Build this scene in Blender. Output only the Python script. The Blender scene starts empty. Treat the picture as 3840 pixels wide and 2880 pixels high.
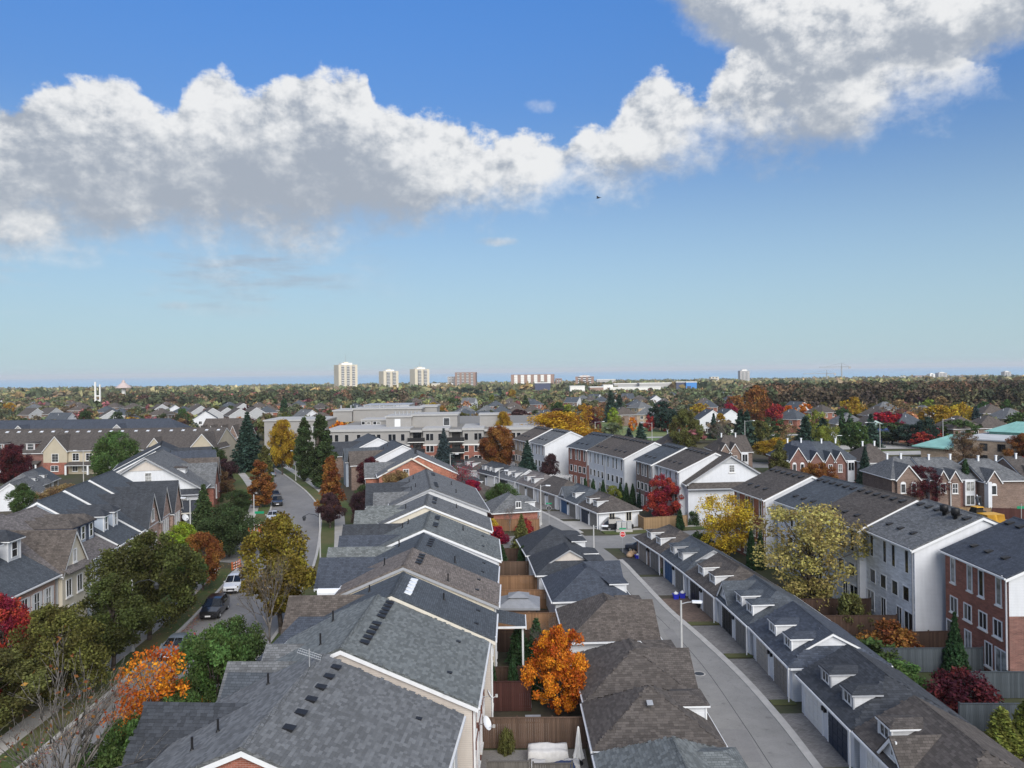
import bpy, bmesh, math, random
import numpy as np
from mathutils import Matrix, Vector

random.seed(7); rng = np.random.default_rng(7)
scn = bpy.context.scene
COL = scn.collection
R_ = math.radians

# ---------------------------------------------------------------- camera
cd = bpy.data.cameras.new('camera'); cam = bpy.data.objects.new('camera', cd); COL.objects.link(cam)
cd.sensor_width = 36; cd.lens = 36*2888/3840; cd.shift_y = -50/3840
cd.clip_start = 0.5; cd.clip_end = 120000
CAM = Vector((0, 0, 24))
cam.matrix_world = Matrix.Translation(CAM) @ Matrix.Rotation(R_(90), 4, 'X') @ Matrix.Rotation(R_(-0.75), 4, 'Z')
scn.camera = cam

# ---------------------------------------------------------------- light, sky, exposure
SUN_EL, SUN_AZ = R_(34), R_(163)          # azimuth clockwise from +Y (the view direction): behind and to the right
sdir = Vector((math.sin(SUN_AZ)*math.cos(SUN_EL), math.cos(SUN_AZ)*math.cos(SUN_EL), math.sin(SUN_EL)))
sl = bpy.data.lights.new('sun', 'SUN'); sun = bpy.data.objects.new('sun', sl); COL.objects.link(sun)
sl.energy = 2.5; sl.angle = R_(50); sl.color = (1.0, 0.95, 0.88)
sun.rotation_euler = (-sdir).to_track_quat('-Z', 'Y').to_euler()
sun.location = sdir*300

world = bpy.data.worlds.new('World'); scn.world = world; world.use_nodes = True
wt = world.node_tree; wn = wt.nodes; wl = wt.links; wn.clear()
def W(t, **k):
    n = wn.new(t)
    for a, b in k.items(): setattr(n, a, b)
    return n
def wm(op, a, b=None, c=None, clamp=False):
    n = W('ShaderNodeMath', operation=op, use_clamp=clamp)
    for i, x in enumerate((a, b, c)):
        if x is None: continue
        if isinstance(x, (int, float)): n.inputs[i].default_value = x
        else: wl.new(x, n.inputs[i])
    return n.outputs[0]
def wsmooth(x, a, b):
    n = W('ShaderNodeMapRange', interpolation_type='SMOOTHSTEP')
    wl.new(x, n.inputs[0]); n.inputs[1].default_value = a; n.inputs[2].default_value = b
    return n.outputs[0]
def wmix(f, a, b):
    n = W('ShaderNodeMix', data_type='RGBA')
    if isinstance(f, (int, float)): n.inputs[0].default_value = f
    else: wl.new(f, n.inputs[0])
    for i, x in ((6, a), (7, b)):
        if isinstance(x, tuple): n.inputs[i].default_value = (*x, 1)
        else: wl.new(x, n.inputs[i])
    return n.outputs[2]
sky = W('ShaderNodeTexSky', sky_type='NISHITA', sun_disc=False, sun_elevation=SUN_EL, sun_rotation=SUN_AZ,
        altitude=100, air_density=1.0, dust_density=0.3, ozone_density=3.0)
tc = W('ShaderNodeTexCoord')
sep = W('ShaderNodeSeparateXYZ'); wl.new(tc.outputs['Generated'], sep.inputs[0])
dx, dy, dz = sep.outputs
hyp = wm('SQRT', wm('ADD', wm('MULTIPLY', dx, dx), wm('MULTIPLY', dy, dy)))
AZ = wm('ARCTAN2', dx, dy)                     # azimuth in radians, 0 along +Y
EL = wm('ARCTAN2', dz, hyp)                    # elevation in radians
CLOUD_DARK = (1.78, 1.98, 2.28); CLOUD_LIT = (4.0, 4.02, 4.02); HZ_AMT = .88; HZ_COL = (1.98, 2.7, 3.05)
# clouds: two long cumulus banks given by their upper and lower outlines over azimuth, plus scattered small cumulus all round
def wcurve(x, pts, lo, hi):
    """pts: (azimuth, value) -> float curve over azimuth -0.8..0.8"""
    n = W('ShaderNodeFloatCurve'); c = n.mapping.curves[0]; n.mapping.use_clip = False
    P = [((a+.8)/1.6, (v-lo)/(hi-lo)) for a, v in pts]
    c.points[0].location = P[0]; c.points[1].location = P[-1]
    for q in P[1:-1]: c.points.new(*q)
    for q in c.points: q.handle_type = 'AUTO_CLAMPED'
    n.mapping.update(); wl.new(wm('DIVIDE', wm('ADD', x, .8), 1.6, clamp=True), n.inputs[1])
    return wm('ADD', wm('MULTIPLY', n.outputs[0], hi-lo), lo)
def wnoise(vec, scale, detail=7, rough=.55, dist=0.):
    n = W('ShaderNodeTexNoise'); wl.new(vec, n.inputs['Vector']); n.inputs['Scale'].default_value = scale
    n.inputs['Detail'].default_value = detail; n.inputs['Roughness'].default_value = rough; n.inputs['Distortion'].default_value = dist
    return n.outputs[0]
def wvec(ax, ay, oz=0.):
    n = W('ShaderNodeCombineXYZ'); wl.new(ax, n.inputs[0]); wl.new(ay, n.inputs[1]); n.inputs[2].default_value = oz; return n.outputs[0]
PX = lambda pts: [((x-1106)/1663.6, (801-y)/1663.6 - .0131*(x-1106)/1663.6*0) for x, y in pts]
P0 = wvec(AZ, wm('MULTIPLY', EL, 1.25)); P1 = wvec(wm('ADD', AZ, .022), wm('ADD', wm('MULTIPLY', EL, 1.25), .030))
n0 = wnoise(P0, 9.0, 9, .58); n1 = wnoise(P1, 9.0, 5, .55)
bil = wnoise(P0, 22.0, 6, .6); bil1 = wnoise(P1, 22.0, 4, .6)
fin = wnoise(P0, 60.0, 5, .62); P2 = wvec(wm('ADD', AZ, .008), wm('ADD', wm('MULTIPLY', EL, 1.25), .011)); fin1 = wnoise(P2, 60.0, 3, .62)
big = wnoise(wvec(AZ, EL, 3.), 3.2, 4, .5)
wob = wm('MULTIPLY', wm('SUBTRACT', n0, .5), .20); wob2 = wm('ADD', wm('MULTIPLY', wm('SUBTRACT', bil, .5), .075), wm('MULTIPLY', wm('SUBTRACT', fin, .5), .035))
W1 = wm('ADD', wob, wob2)
topA = wcurve(AZ, PX([(-225, 330), (0, 300), (150, 305), (260, 262), (340, 262), (400, 300), (450, 232), (500, 200), (560, 232), (620, 215), (700, 205), (760, 190), (800, 200), (822, 262), (900, 270), (960, 262), (1050, 300), (1130, 300), (1200, 310), (1270, 292), (1310, 300), (1370, 232), (1430, 212), (1500, 235), (1560, 175), (1640, 140), (1740, 150), (1850, 190), (1960, 230), (2050, 270), (2140, 300), (2212, 330), (2437, 330)]), 0, .6)
botA = wcurve(AZ, PX([(-225, 620), (0, 610), (200, 592), (400, 572), (600, 552), (760, 540), (850, 522), (930, 505), (1080, 490), (1170, 470), (1260, 448), (1400, 430), (1520, 405), (1640, 400), (1820, 388), (1900, 350), (2050, 322), (2140, 300), (2212, 290), (2437, 290)]), 0, .6)
topB = wcurve(AZ, PX([(-225, -40), (0, 20), (90, 20), (130, -30), (240, -30), (330, 10), (420, 20), (520, 15), (600, 10), (640, -60), (1300, -60), (1440, 15), (1480, -20), (1600, -160), (2437, -190)]), 0, .6)
botB = wcurve(AZ, PX([(-225, 40), (0, 20), (100, 20), (140, -10), (300, -10), (350, 15), (420, 30), (480, 40), (540, 32), (600, 15), (650, -30), (1300, -30), (1400, 60), (1440, 85), (1500, 130), (1600, 215), (1700, 275), (1850, 295), (2000, 285), (2212, 262), (2437, 255)]), 0, .6)
up = wm('ADD', wm('SUBTRACT', topA, EL), wm('MULTIPLY', W1, .55)); lo = wm('ADD', wm('SUBTRACT', EL, botA), wm('MULTIPLY', W1, .75))
dA = wm('MULTIPLY', wsmooth(up, -.004, .012), wsmooth(lo, -.012, .06))
upB = wm('ADD', wm('SUBTRACT', topB, EL), wm('MULTIPLY', W1, .5)); loB = wm('ADD', wm('SUBTRACT', EL, botB), wm('MULTIPLY', W1, .6))
dB = wm('MULTIPLY', wsmooth(upB, -.004, .012), wsmooth(loB, -.01, .035))
# scattered cumulus elsewhere, thinning towards the blue gap of the view
sc_n = wnoise(wvec(AZ, wm('MULTIPLY', EL, 1.6), 11.), 4.2, 8, .55)
away = wsmooth(wm('ABSOLUTE', AZ), .85, 1.25); high = wsmooth(EL, .50, .65)
dS = wm('MULTIPLY', wsmooth(sc_n, .46, .60), wm('MAXIMUM', away, high)); dS = wm('MULTIPLY', dS, wsmooth(EL, .02, .12))
# two small puffs in the gap
def puff(x, y, rx, ry):
    a, e = PX([(x, y)])[0]
    q = wm('ADD', wm('POWER', wm('DIVIDE', wm('SUBTRACT', AZ, a), rx), 2.), wm('POWER', wm('DIVIDE', wm('SUBTRACT', EL, e), ry), 2.))
    return wm('MULTIPLY', wsmooth(wm('ADD', wm('SUBTRACT', 1., q), wm('MULTIPLY', W1, 16.)), .2, 1.6), .75)
str_n = wnoise(wvec(wm('MULTIPLY', AZ, .55), wm('MULTIPLY', EL, 3.4), 5.), 9., 8, .6)
dT = wm('MULTIPLY', wm('MULTIPLY', wsmooth(str_n, .44, .66), wm('MULTIPLY', wsmooth(EL, .055, .10), wsmooth(EL, .19, .14))), wm('MULTIPLY', wsmooth(AZ, -.10, -.32), .8))
dP = wm('MAXIMUM', puff(1178, 252, .026, .013), wm('MAXIMUM', puff(1070, 525, .04, .008), puff(415, 665, .03, .007)))
dens = wm('MINIMUM', wm('MAXIMUM', wm('MAXIMUM', dA, dB), wm('MAXIMUM', dS, wm('MAXIMUM', dP, dT))), 1.)
# light: bright along the upper outline and on the sun side of every billow, grey underneath
shA = wcurve(AZ, PX([(-225, 330), (0, 300), (300, 265), (600, 205), (800, 215), (1000, 285), (1250, 300), (1450, 225), (1700, 190), (2000, 250), (2212, 300), (2437, 300)]), 0, .6)
dpt = wm('SUBTRACT', wm('ADD', shA, wm('MULTIPLY', W1, .35)), EL)
isB = wsmooth(wm('SUBTRACT', dB, wm('MULTIPLY', dA, .8)), -.1, .3)
hB = wm('SUBTRACT', EL, botB)
lightA = wsmooth(dpt, .14, .01); lightB = wsmooth(wm('ADD', hB, wm('MULTIPLY', W1, .5)), .015, .12)
base_l = wm('ADD', wm('MULTIPLY', lightA, wm('SUBTRACT', 1., isB)), wm('MULTIPLY', lightB, isB))
rel = wm('ADD', wm('MULTIPLY', wm('SUBTRACT', n0, n1), 2.3), wm('ADD', wm('MULTIPLY', wm('SUBTRACT', bil, bil1), 1.6), wm('MULTIPLY', wm('SUBTRACT', fin, fin1), .9)))
thin = wsmooth(dens, .95, .2)
lit = wm('ADD', wm('ADD', wm('MULTIPLY', base_l, .66), wm('MULTIPLY', rel, wm('ADD', wm('MULTIPLY', base_l, .5), .55))), wm('ADD', wm('MULTIPLY', thin, .16), wm('MULTIPLY', wm('SUBTRACT', big, .46), 1.2)))
lit = wsmooth(lit, -.12, .92)
cc = wmix(lit, CLOUD_DARK, CLOUD_LIT)
# far cloud bases sink into the pale air near the horizon
fade = wsmooth(EL, .02, .16)
tint = wmix(wsmooth(EL, .18, .55), (.36, .425, .50), (.345, .60, .86))
tn = W('ShaderNodeMix', data_type='RGBA', blend_type='MULTIPLY'); tn.inputs[0].default_value = 1; wl.new(sky.outputs[0], tn.inputs[6]); wl.new(tint, tn.inputs[7])
skyc = wmix(wm('MULTIPLY', wsmooth(EL, .34, -.03), HZ_AMT), tn.outputs[2], HZ_COL)
SKYCOL = wmix(wm('MULTIPLY', dens, wm('ADD', wm('MULTIPLY', fade, .62), .34)), skyc, cc)

bg = W('ShaderNodeBackground'); bg.inputs[1].default_value = 0.125
wl.new(SKYCOL, bg.inputs[0])
wo = W('ShaderNodeOutputWorld'); wl.new(bg.outputs[0], wo.inputs[0])
scn.view_settings.view_transform = 'Standard'; scn.view_settings.look = 'None'
scn.view_settings.exposure = 0.80; scn.view_settings.gamma = 1
scn.render.engine = 'CYCLES'
HAZE = 7e-5

# ---------------------------------------------------------------- materials
MATS = {}
def new_mat(name):
    m = bpy.data.materials.new(name); m.use_nodes = True
    m.node_tree.nodes.clear(); MATS[name] = m
    return m, m.node_tree.nodes, m.node_tree.links
class NB:
    """small helper for node graphs"""
    def __init__(s, name):
        s.m, s.n, s.l = new_mat(name)
        s.out = s.n.new('ShaderNodeOutputMaterial'); s.b = s.n.new('ShaderNodeBsdfPrincipled')
        s.l.new(s.b.outputs[0], s.out.inputs[0])
    def node(s, t, **k):
        n = s.n.new(t)
        for a, b in k.items(): setattr(n, a, b)
        return n
    def put(s, sock, v):
        if isinstance(v, (int, float)): sock.default_value = v
        elif isinstance(v, tuple): sock.default_value = v if len(v) == len(sock.default_value) else (*v, 1)
        else: s.l.new(v, sock)
    def math(s, op, a, b=0., clamp=False):
        n = s.node('ShaderNodeMath', operation=op, use_clamp=clamp); s.put(n.inputs[0], a); s.put(n.inputs[1], b); return n.outputs[0]
    def mix(s, f, a, b, bt='MIX'):
        n = s.node('ShaderNodeMix', data_type='RGBA', blend_type=bt); s.put(n.inputs[0], f); s.put(n.inputs[6], a); s.put(n.inputs[7], b); return n.outputs[2]
    def noise(s, scale, vec=None, detail=4, rough=.6, out=0):
        n = s.node('ShaderNodeTexNoise'); n.inputs['Scale'].default_value = scale; n.inputs['Detail'].default_value = detail; n.inputs['Roughness'].default_value = rough
        if vec is not None: s.l.new(vec, n.inputs['Vector'])
        return n.outputs[out]
    def ramp(s, f, stops):
        n = s.node('ShaderNodeValToRGB'); s.put(n.inputs[0], f); e = n.color_ramp.elements
        while len(e) < len(stops): e.new(.5)
        for i, (p, c) in enumerate(stops): e[i].position = p; e[i].color = (*c, 1)
        return n.outputs[0]
    def mr(s, f, a, b, c, d):
        n = s.node('ShaderNodeMapRange'); s.put(n.inputs[0], f)
        for i, v in enumerate((a, b, c, d)): n.inputs[i+1].default_value = v
        return n.outputs[0]
    def uv(s): return s.node('ShaderNodeUVMap', uv_map='UVMap').outputs[0]
    def obj(s): return s.node('ShaderNodeTexCoord').outputs['Object']
    def pos(s): return s.node('ShaderNodeNewGeometry').outputs['Position']
    def bump(s, h, st=.3, d=.02):
        n = s.node('ShaderNodeBump'); n.inputs['Strength'].default_value = st; n.inputs['Distance'].default_value = d; s.put(n.inputs['Height'], h)
        s.l.new(n.outputs[0], s.b.inputs['Normal'])
    def col(s, c): s.put(s.b.inputs['Base Color'], c)
    def rough(s, r): s.put(s.b.inputs['Roughness'], r)
    def spec(s, v): s.b.inputs['Specular IOR Level'].default_value = v
def sc(c, k): return tuple(min(1, x*k) for x in c)

def plain(name, c, rough=.6, var=.18, scale=2.5, spec=.35, metal=0.):
    b = NB(name); n = b.noise(scale, b.obj(), 5)
    b.col(b.mix(b.mr(n, .3, .7, 0, 1), sc(c, 1-var), sc(c, 1+var))); b.rough(rough); b.spec(spec); b.b.inputs['Metallic'].default_value = metal
    return b.m
def shingle(name, c, contrast=.3, spec=.25):
    b = NB(name); uv = b.uv()
    br = b.node('ShaderNodeTexBrick', offset=.37, squash=1.0); b.l.new(uv, br.inputs['Vector'])
    br.inputs['Color1'].default_value = (*sc(c, 1-contrast), 1); br.inputs['Color2'].default_value = (*sc(c, 1+contrast), 1)
    br.inputs['Mortar'].default_value = (*sc(c, .45), 1); br.inputs['Scale'].default_value = 1
    br.inputs['Brick Width'].default_value = .30; br.inputs['Row Height'].default_value = .15; br.inputs['Mortar Size'].default_value = .010
    big = b.noise(.35, b.pos(), 3); fine = b.noise(14, b.pos(), 3)
    mp = b.node('ShaderNodeMapping'); mp.inputs['Scale'].default_value = (2.2, .25, 1); b.l.new(uv, mp.inputs[0])
    streak = b.noise(1.0, mp.outputs[0], 4)
    k = b.math('MULTIPLY', b.mr(big, .25, .75, .91, 1.09), b.mr(fine, .2, .8, .86, 1.14))
    k = b.math('MULTIPLY', k, b.mr(streak, .3, .75, .84, 1.12))
    b.col(b.mix(1., br.outputs[0], b.node('ShaderNodeCombineColor').outputs[0], 'MULTIPLY'))
    cc = [n for n in b.n if n.type == 'COMBINE_COLOR'][0]
    for i in range(3): b.l.new(k, cc.inputs[i])
    b.rough(.9); b.spec(spec); b.bump(br.outputs['Fac'], -.5, .02)
    return b.m
def shingle_geo(name, c, contrast=.26):
    b = NB(name); g = b.node('ShaderNodeNewGeometry'); oi = b.node('ShaderNodeObjectInfo')
    r = b.math('FRACT', b.math('ADD', g.outputs['Random Per Island'], b.math('MULTIPLY', oi.outputs['Random'], 7.3)))
    fine = b.noise(18, g.outputs['Position'], 3); big = b.noise(.35, g.outputs['Position'], 3)
    col = b.ramp(r, [(0, sc(c, 1-contrast)), (.35, sc(c, .86)), (.7, sc(c, 1.08)), (1, sc(c, 1+contrast))])
    k = b.math('MULTIPLY', b.mr(big, .25, .75, .92, 1.08), b.mr(fine, .2, .8, .86, 1.14))
    n = b.node('ShaderNodeVectorMath', operation='SCALE'); b.l.new(col, n.inputs[0]); b.l.new(k, n.inputs[3])
    b.col(n.outputs[0]); b.rough(.92); b.spec(.25)
    return b.m
def siding(name, c, pitch=.115, var=.05):
    b = NB(name); sx = b.node('ShaderNodeSeparateXYZ'); b.l.new(b.uv(), sx.inputs[0])
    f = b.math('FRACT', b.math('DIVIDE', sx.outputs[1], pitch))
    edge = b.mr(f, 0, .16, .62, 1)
    n = b.noise(.9, b.pos(), 5)
    mp = b.node('ShaderNodeMapping'); mp.inputs['Scale'].default_value = (3, .3, 1); b.l.new(b.uv(), mp.inputs[0])
    st = b.noise(1.2, mp.outputs[0], 4)
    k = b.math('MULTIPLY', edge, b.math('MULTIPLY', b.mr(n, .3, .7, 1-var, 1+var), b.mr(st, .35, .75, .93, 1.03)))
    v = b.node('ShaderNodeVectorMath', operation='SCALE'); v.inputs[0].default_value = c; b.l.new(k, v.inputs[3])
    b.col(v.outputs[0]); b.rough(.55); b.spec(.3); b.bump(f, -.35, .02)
    return b.m
def brick(name, c, mortar=(.45, .42, .39), con=.22):
    b = NB(name); br = b.node('ShaderNodeTexBrick', offset=.5); b.l.new(b.uv(), br.inputs['Vector'])
    br.inputs['Color1'].default_value = (*sc(c, 1-con), 1); br.inputs['Color2'].default_value = (*sc(c, 1+con), 1); br.inputs['Mortar'].default_value = (*[.55*a+.45*m for a, m in zip(c, mortar)], 1)
    br.inputs['Scale'].default_value = 1; br.inputs['Brick Width'].default_value = .24; br.inputs['Row Height'].default_value = .078; br.inputs['Mortar Size'].default_value = .006
    n = b.noise(.8, b.pos(), 5)
    mp = b.node('ShaderNodeMapping'); mp.inputs['Scale'].default_value = (.7, 3.2, 1); b.l.new(b.uv(), mp.inputs[0])
    n2 = b.noise(1.3, mp.outputs[0], 3)
    v = b.node('ShaderNodeVectorMath', operation='SCALE'); b.l.new(br.outputs[0], v.inputs[0])
    b.l.new(b.math('MULTIPLY', b.mr(n, .3, .7, .84, 1.14), b.mr(n2, .3, .7, .8, 1.18)), v.inputs[3])
    b.col(v.outputs[0]); b.rough(.85); b.spec(.25); b.bump(br.outputs['Fac'], -.3, .01)
    return b.m
def ground_mat(name, c1, c2, scale, c3=None, s3=.12, rough=.95, bumpd=.03):
    b = NB(name); p = b.pos(); n = b.noise(scale, p, 6, .65); m = b.noise(s3, p, 4)
    col = b.mix(b.mr(n, .3, .7, 0, 1), c1, c2)
    if c3: col = b.mix(b.mr(m, .42, .62, 0, .85), col, c3)
    b.col(col); b.rough(rough); b.spec(.2); b.bump(n, .5, bumpd)
    return b.m
def asphalt(name, c, crack=.18):
    b = NB(name); p = b.pos(); f = b.noise(9, p, 5, .7); g = b.noise(.16, p, 4); sp = b.noise(.9, p, 5, .7)
    vo = b.node('ShaderNodeTexVoronoi', feature='DISTANCE_TO_EDGE'); vo.inputs['Scale'].default_value = .11
    wv = b.node('ShaderNodeVectorMath', operation='ADD'); b.l.new(p, wv.inputs[0]); b.l.new(b.noise(.45, p, 5, out=1), wv.inputs[1])
    sv = b.node('ShaderNodeVectorMath', operation='SCALE'); b.l.new(b.noise(.5, p, 4, out=1), sv.inputs[0]); sv.inputs[3].default_value = 3.0; b.l.new(sv.outputs[0], wv.inputs[1]); b.l.new(wv.outputs[0], vo.inputs['Vector'])
    ck = b.mr(vo.outputs[0], .0, .006, 1-crack, 1)
    k = b.math('MULTIPLY', b.math('MULTIPLY', b.mr(f, .25, .75, .88, 1.12), b.mr(g, .3, .7, .86, 1.12)), b.math('MULTIPLY', ck, b.math('MULTIPLY', b.mr(sp, .3, .62, .9, 1.04), b.mr(b.noise(1.3, p, 3, .5), .64, .74, 1., .72))))
    v = b.node('ShaderNodeVectorMath', operation='SCALE'); v.inputs[0].default_value = c; b.l.new(k, v.inputs[3])
    b.col(v.outputs[0]); b.rough(.88); b.spec(.3); b.bump(f, .25, .01)
    return b.m
def wood(name, c, con=.3):
    b = NB(name); oi = b.node('ShaderNodeObjectInfo'); mp = b.node('ShaderNodeMapping'); mp.inputs['Scale'].default_value = (14, 14, 1.4)
    b.l.new(b.obj(), mp.inputs[0]); n = b.noise(1, mp.outputs[0], 5)
    k = b.math('MULTIPLY', b.mr(n, .3, .7, 1-con, 1+con*.6), b.mr(oi.outputs['Random'], 0, 1, .78, 1.2))
    v = b.node('ShaderNodeVectorMath', operation='SCALE'); v.inputs[0].default_value = c; b.l.new(k, v.inputs[3])
    b.col(v.outputs[0]); b.rough(.85); b.spec(.2)
    return b.m
def gloss(name, c, rough=.15, metal=0., spec=.5, coat=0.):
    b = NB(name); b.col(c); b.rough(rough); b.b.inputs['Metallic'].default_value = metal; b.spec(spec); b.b.inputs['Coat Weight'].default_value = coat
    return b.m
def glass(name, c1, c2, rough=.06):
    b = NB(name); oi = b.node('ShaderNodeObjectInfo'); n = b.noise(1.1, b.obj(), 2)
    f = b.math('FRACT', b.math('MULTIPLY', oi.outputs['Random'], 3.7))
    b.col(b.mix(b.math('MULTIPLY', b.mr(f, .25, 1, 0, 1), b.mr(n, .35, .6, .2, 1)), c1, c2)); b.rough(rough); b.spec(.6)
    return b.m
def foliage(name, trans=.25):
    b = NB(name); g = b.node('ShaderNodeNewGeometry'); oi = b.node('ShaderNodeObjectInfo'); at = b.node('ShaderNodeAttribute', attribute_name='tint')
    r = g.outputs['Random Per Island']
    hs = b.node('ShaderNodeHueSaturation'); hs.inputs['Saturation'].default_value = 1.04; b.l.new(oi.outputs['Color'], hs.inputs['Color'])
    b.l.new(b.math('ADD', b.mr(r, 0, 1, .488, .512), b.mr(at.outputs['Fac'], 0, 1, -.02, .02)), hs.inputs['Hue'])
    b.l.new(b.math('MULTIPLY', b.mr(b.math('FRACT', b.math('MULTIPLY', r, 17.3)), 0, 1, .62, 1.35), b.mr(at.outputs['Fac'], 0, 1, .6, 1.4)), hs.inputs['Value'])
    b.col(hs.outputs[0]); b.rough(.75); b.spec(.2)
    tr = b.node('ShaderNodeBsdfTranslucent'); b.l.new(hs.outputs[0], tr.inputs[0])
    mx = b.node('ShaderNodeMixShader'); mx.inputs[0].default_value = trans
    b.l.new(b.b.outputs[0], mx.inputs[1]); b.l.new(tr.outputs[0], mx.inputs[2]); b.l.new(mx.outputs[0], b.out.inputs[0])
    return b.m
def foliage_attr(name):
    b = NB(name); g = b.node('ShaderNodeNewGeometry'); at = b.node('ShaderNodeAttribute', attribute_name='leafcol')
    r = g.outputs['Random Per Island']
    hs = b.node('ShaderNodeHueSaturation'); hs.inputs['Saturation'].default_value = .82; b.l.new(at.outputs['Color'], hs.inputs['Color'])
    b.l.new(b.mr(r, 0, 1, .48, .52), hs.inputs['Hue']); b.l.new(b.mr(b.math('FRACT', b.math('MULTIPLY', r, 17.3)), 0, 1, .6, 1.4), hs.inputs['Value'])
    b.col(hs.outputs[0]); b.rough(.8); b.spec(.2)
    return b.m

ROOFC = dict(gray=(.135, .14, .145), green=(.14, .152, .152), navy=(.058, .068, .088), brown=(.088, .077, .070), tan=(.17, .145, .13),
             slate=(.075, .086, .10), dark=(.047, .052, .061), taupe=(.15, .135, .13), umber=(.10, .085, .075), teal=(.16, .42, .38))
for k, c in ROOFC.items():
    if k != 'teal': shingle('roof_'+k, c, .30 if k not in ('navy', 'dark', 'slate') else .2)
for k in ('gray', 'brown', 'green', 'dark', 'slate', 'navy'): shingle_geo('tab_'+k, ROOFC[k])
siding('siding_white', (.63, .645, .67)); siding('siding_cream', (.62, .57, .47)); siding('siding_beige', (.55, .50, .45)); siding('siding_blue', (.42, .48, .56))
siding('siding_tan', (.40, .35, .27)); siding('siding_grey', (.42, .43, .44)); siding('siding_pale', (.56, .57, .585))
brick('brick_red', (.25, .085, .055)); brick('brick_orange', (.33, .12, .07)); brick('brick_brown', (.17, .115, .09)); brick('brick_pink', (.40, .27, .22)); brick('brick_tan', (.36, .27, .19)); brick('brick_white', (.66, .675, .70), (.6, .6, .6), .05); brick('brick_dark', (.16, .07, .055))
plain('trim_white', (.68, .69, .70), .5, .06); plain('trim_cream', (.62, .58, .50), .5, .06); plain('trim_grey', (.32, .33, .35), .5, .08); plain('trim_navy', (.03, .04, .075), .5, .1); plain('metal_white', (.72, .74, .76), .35, .05)
plain('black_plastic', (.012, .012, .014), .5, .2); plain('dark_metal', (.03, .032, .035), .45, .2); plain('galvanised', (.42, .43, .44), .45, .12, metal=.4); plain('concrete', (.40, .385, .36), .9, .14, 1.2); plain('pole_grey', (.42, .42, .41), .8, .1)
plain('stucco_grey', (.285, .275, .262), .9, .06, .8); plain('stucco_tan', (.42, .37, .28), .9, .06, .8); plain('stucco_white', (.38, .375, .365), .9, .05, .8); plain('stone_white', (.68, .67, .64), .8, .08)
glass('glass', (.012, .014, .017), (.10, .105, .11)); glass('glass_curtain', (.05, .05, .05), (.45, .45, .43), .12); glass('glass_dark', (.010, .012, .015), (.03, .033, .036)); gloss('car_glass', (.01, .012, .014), .04, spec=.7)
for k, c in dict(door_white=(.66, .65, .62), door_beige=(.36, .33, .29), door_grey=(.17, .165, .155), door_navy=(.022, .032, .055), door_blue=(.03, .09, .20), door_black=(.016, .018, .022), door_taupe=(.22, .20, .18)).items(): plain(k, c, .5, .06)
wood('wood_cedar', (.22, .125, .07)); wood('wood_grey', (.12, .11, .10)); wood('wood_dark', (.065, .04, .03)); wood('wood_brown', (.11, .072, .052)); wood('wood_bluegrey', (.062, .074, .084)); wood('wood_red', (.072, .03, .026)); wood('wood_tan', (.30, .20, .11))
asphalt('asphalt', (.20, .195, .19)); asphalt('asphalt_dark', (.06, .06, .063), .1); asphalt('asphalt_lane', (.225, .22, .21), .16)
ground_mat('grass', (.045, .07, .022), (.085, .11, .035), 6, (.12, .105, .05)); ground_mat('grass_park', (.10, .16, .05), (.15, .21, .075), 2, (.19, .20, .09), .03); ground_mat('soil', (.05, .045, .035), (.09, .075, .05), 1.2, (.05, .065, .025), .08)
ground_mat('far_ground', (.07, .075, .04), (.13, .11, .06), .05, (.09, .075, .045), .01); ground_mat('sidewalk', (.36, .345, .32), (.44, .425, .395), 1.5, (.33, .315, .29), .3, .9, .004)
ground_mat('gravel', (.16, .155, .145), (.26, .25, .235), 8)
foliage('leaf'); foliage('needle', .08); foliage_attr('leaf_far'); plain('bark', (.07, .055, .045), .9, .3, 6); plain('bark_pale', (.15, .135, .12), .9, .25, 6)

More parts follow.
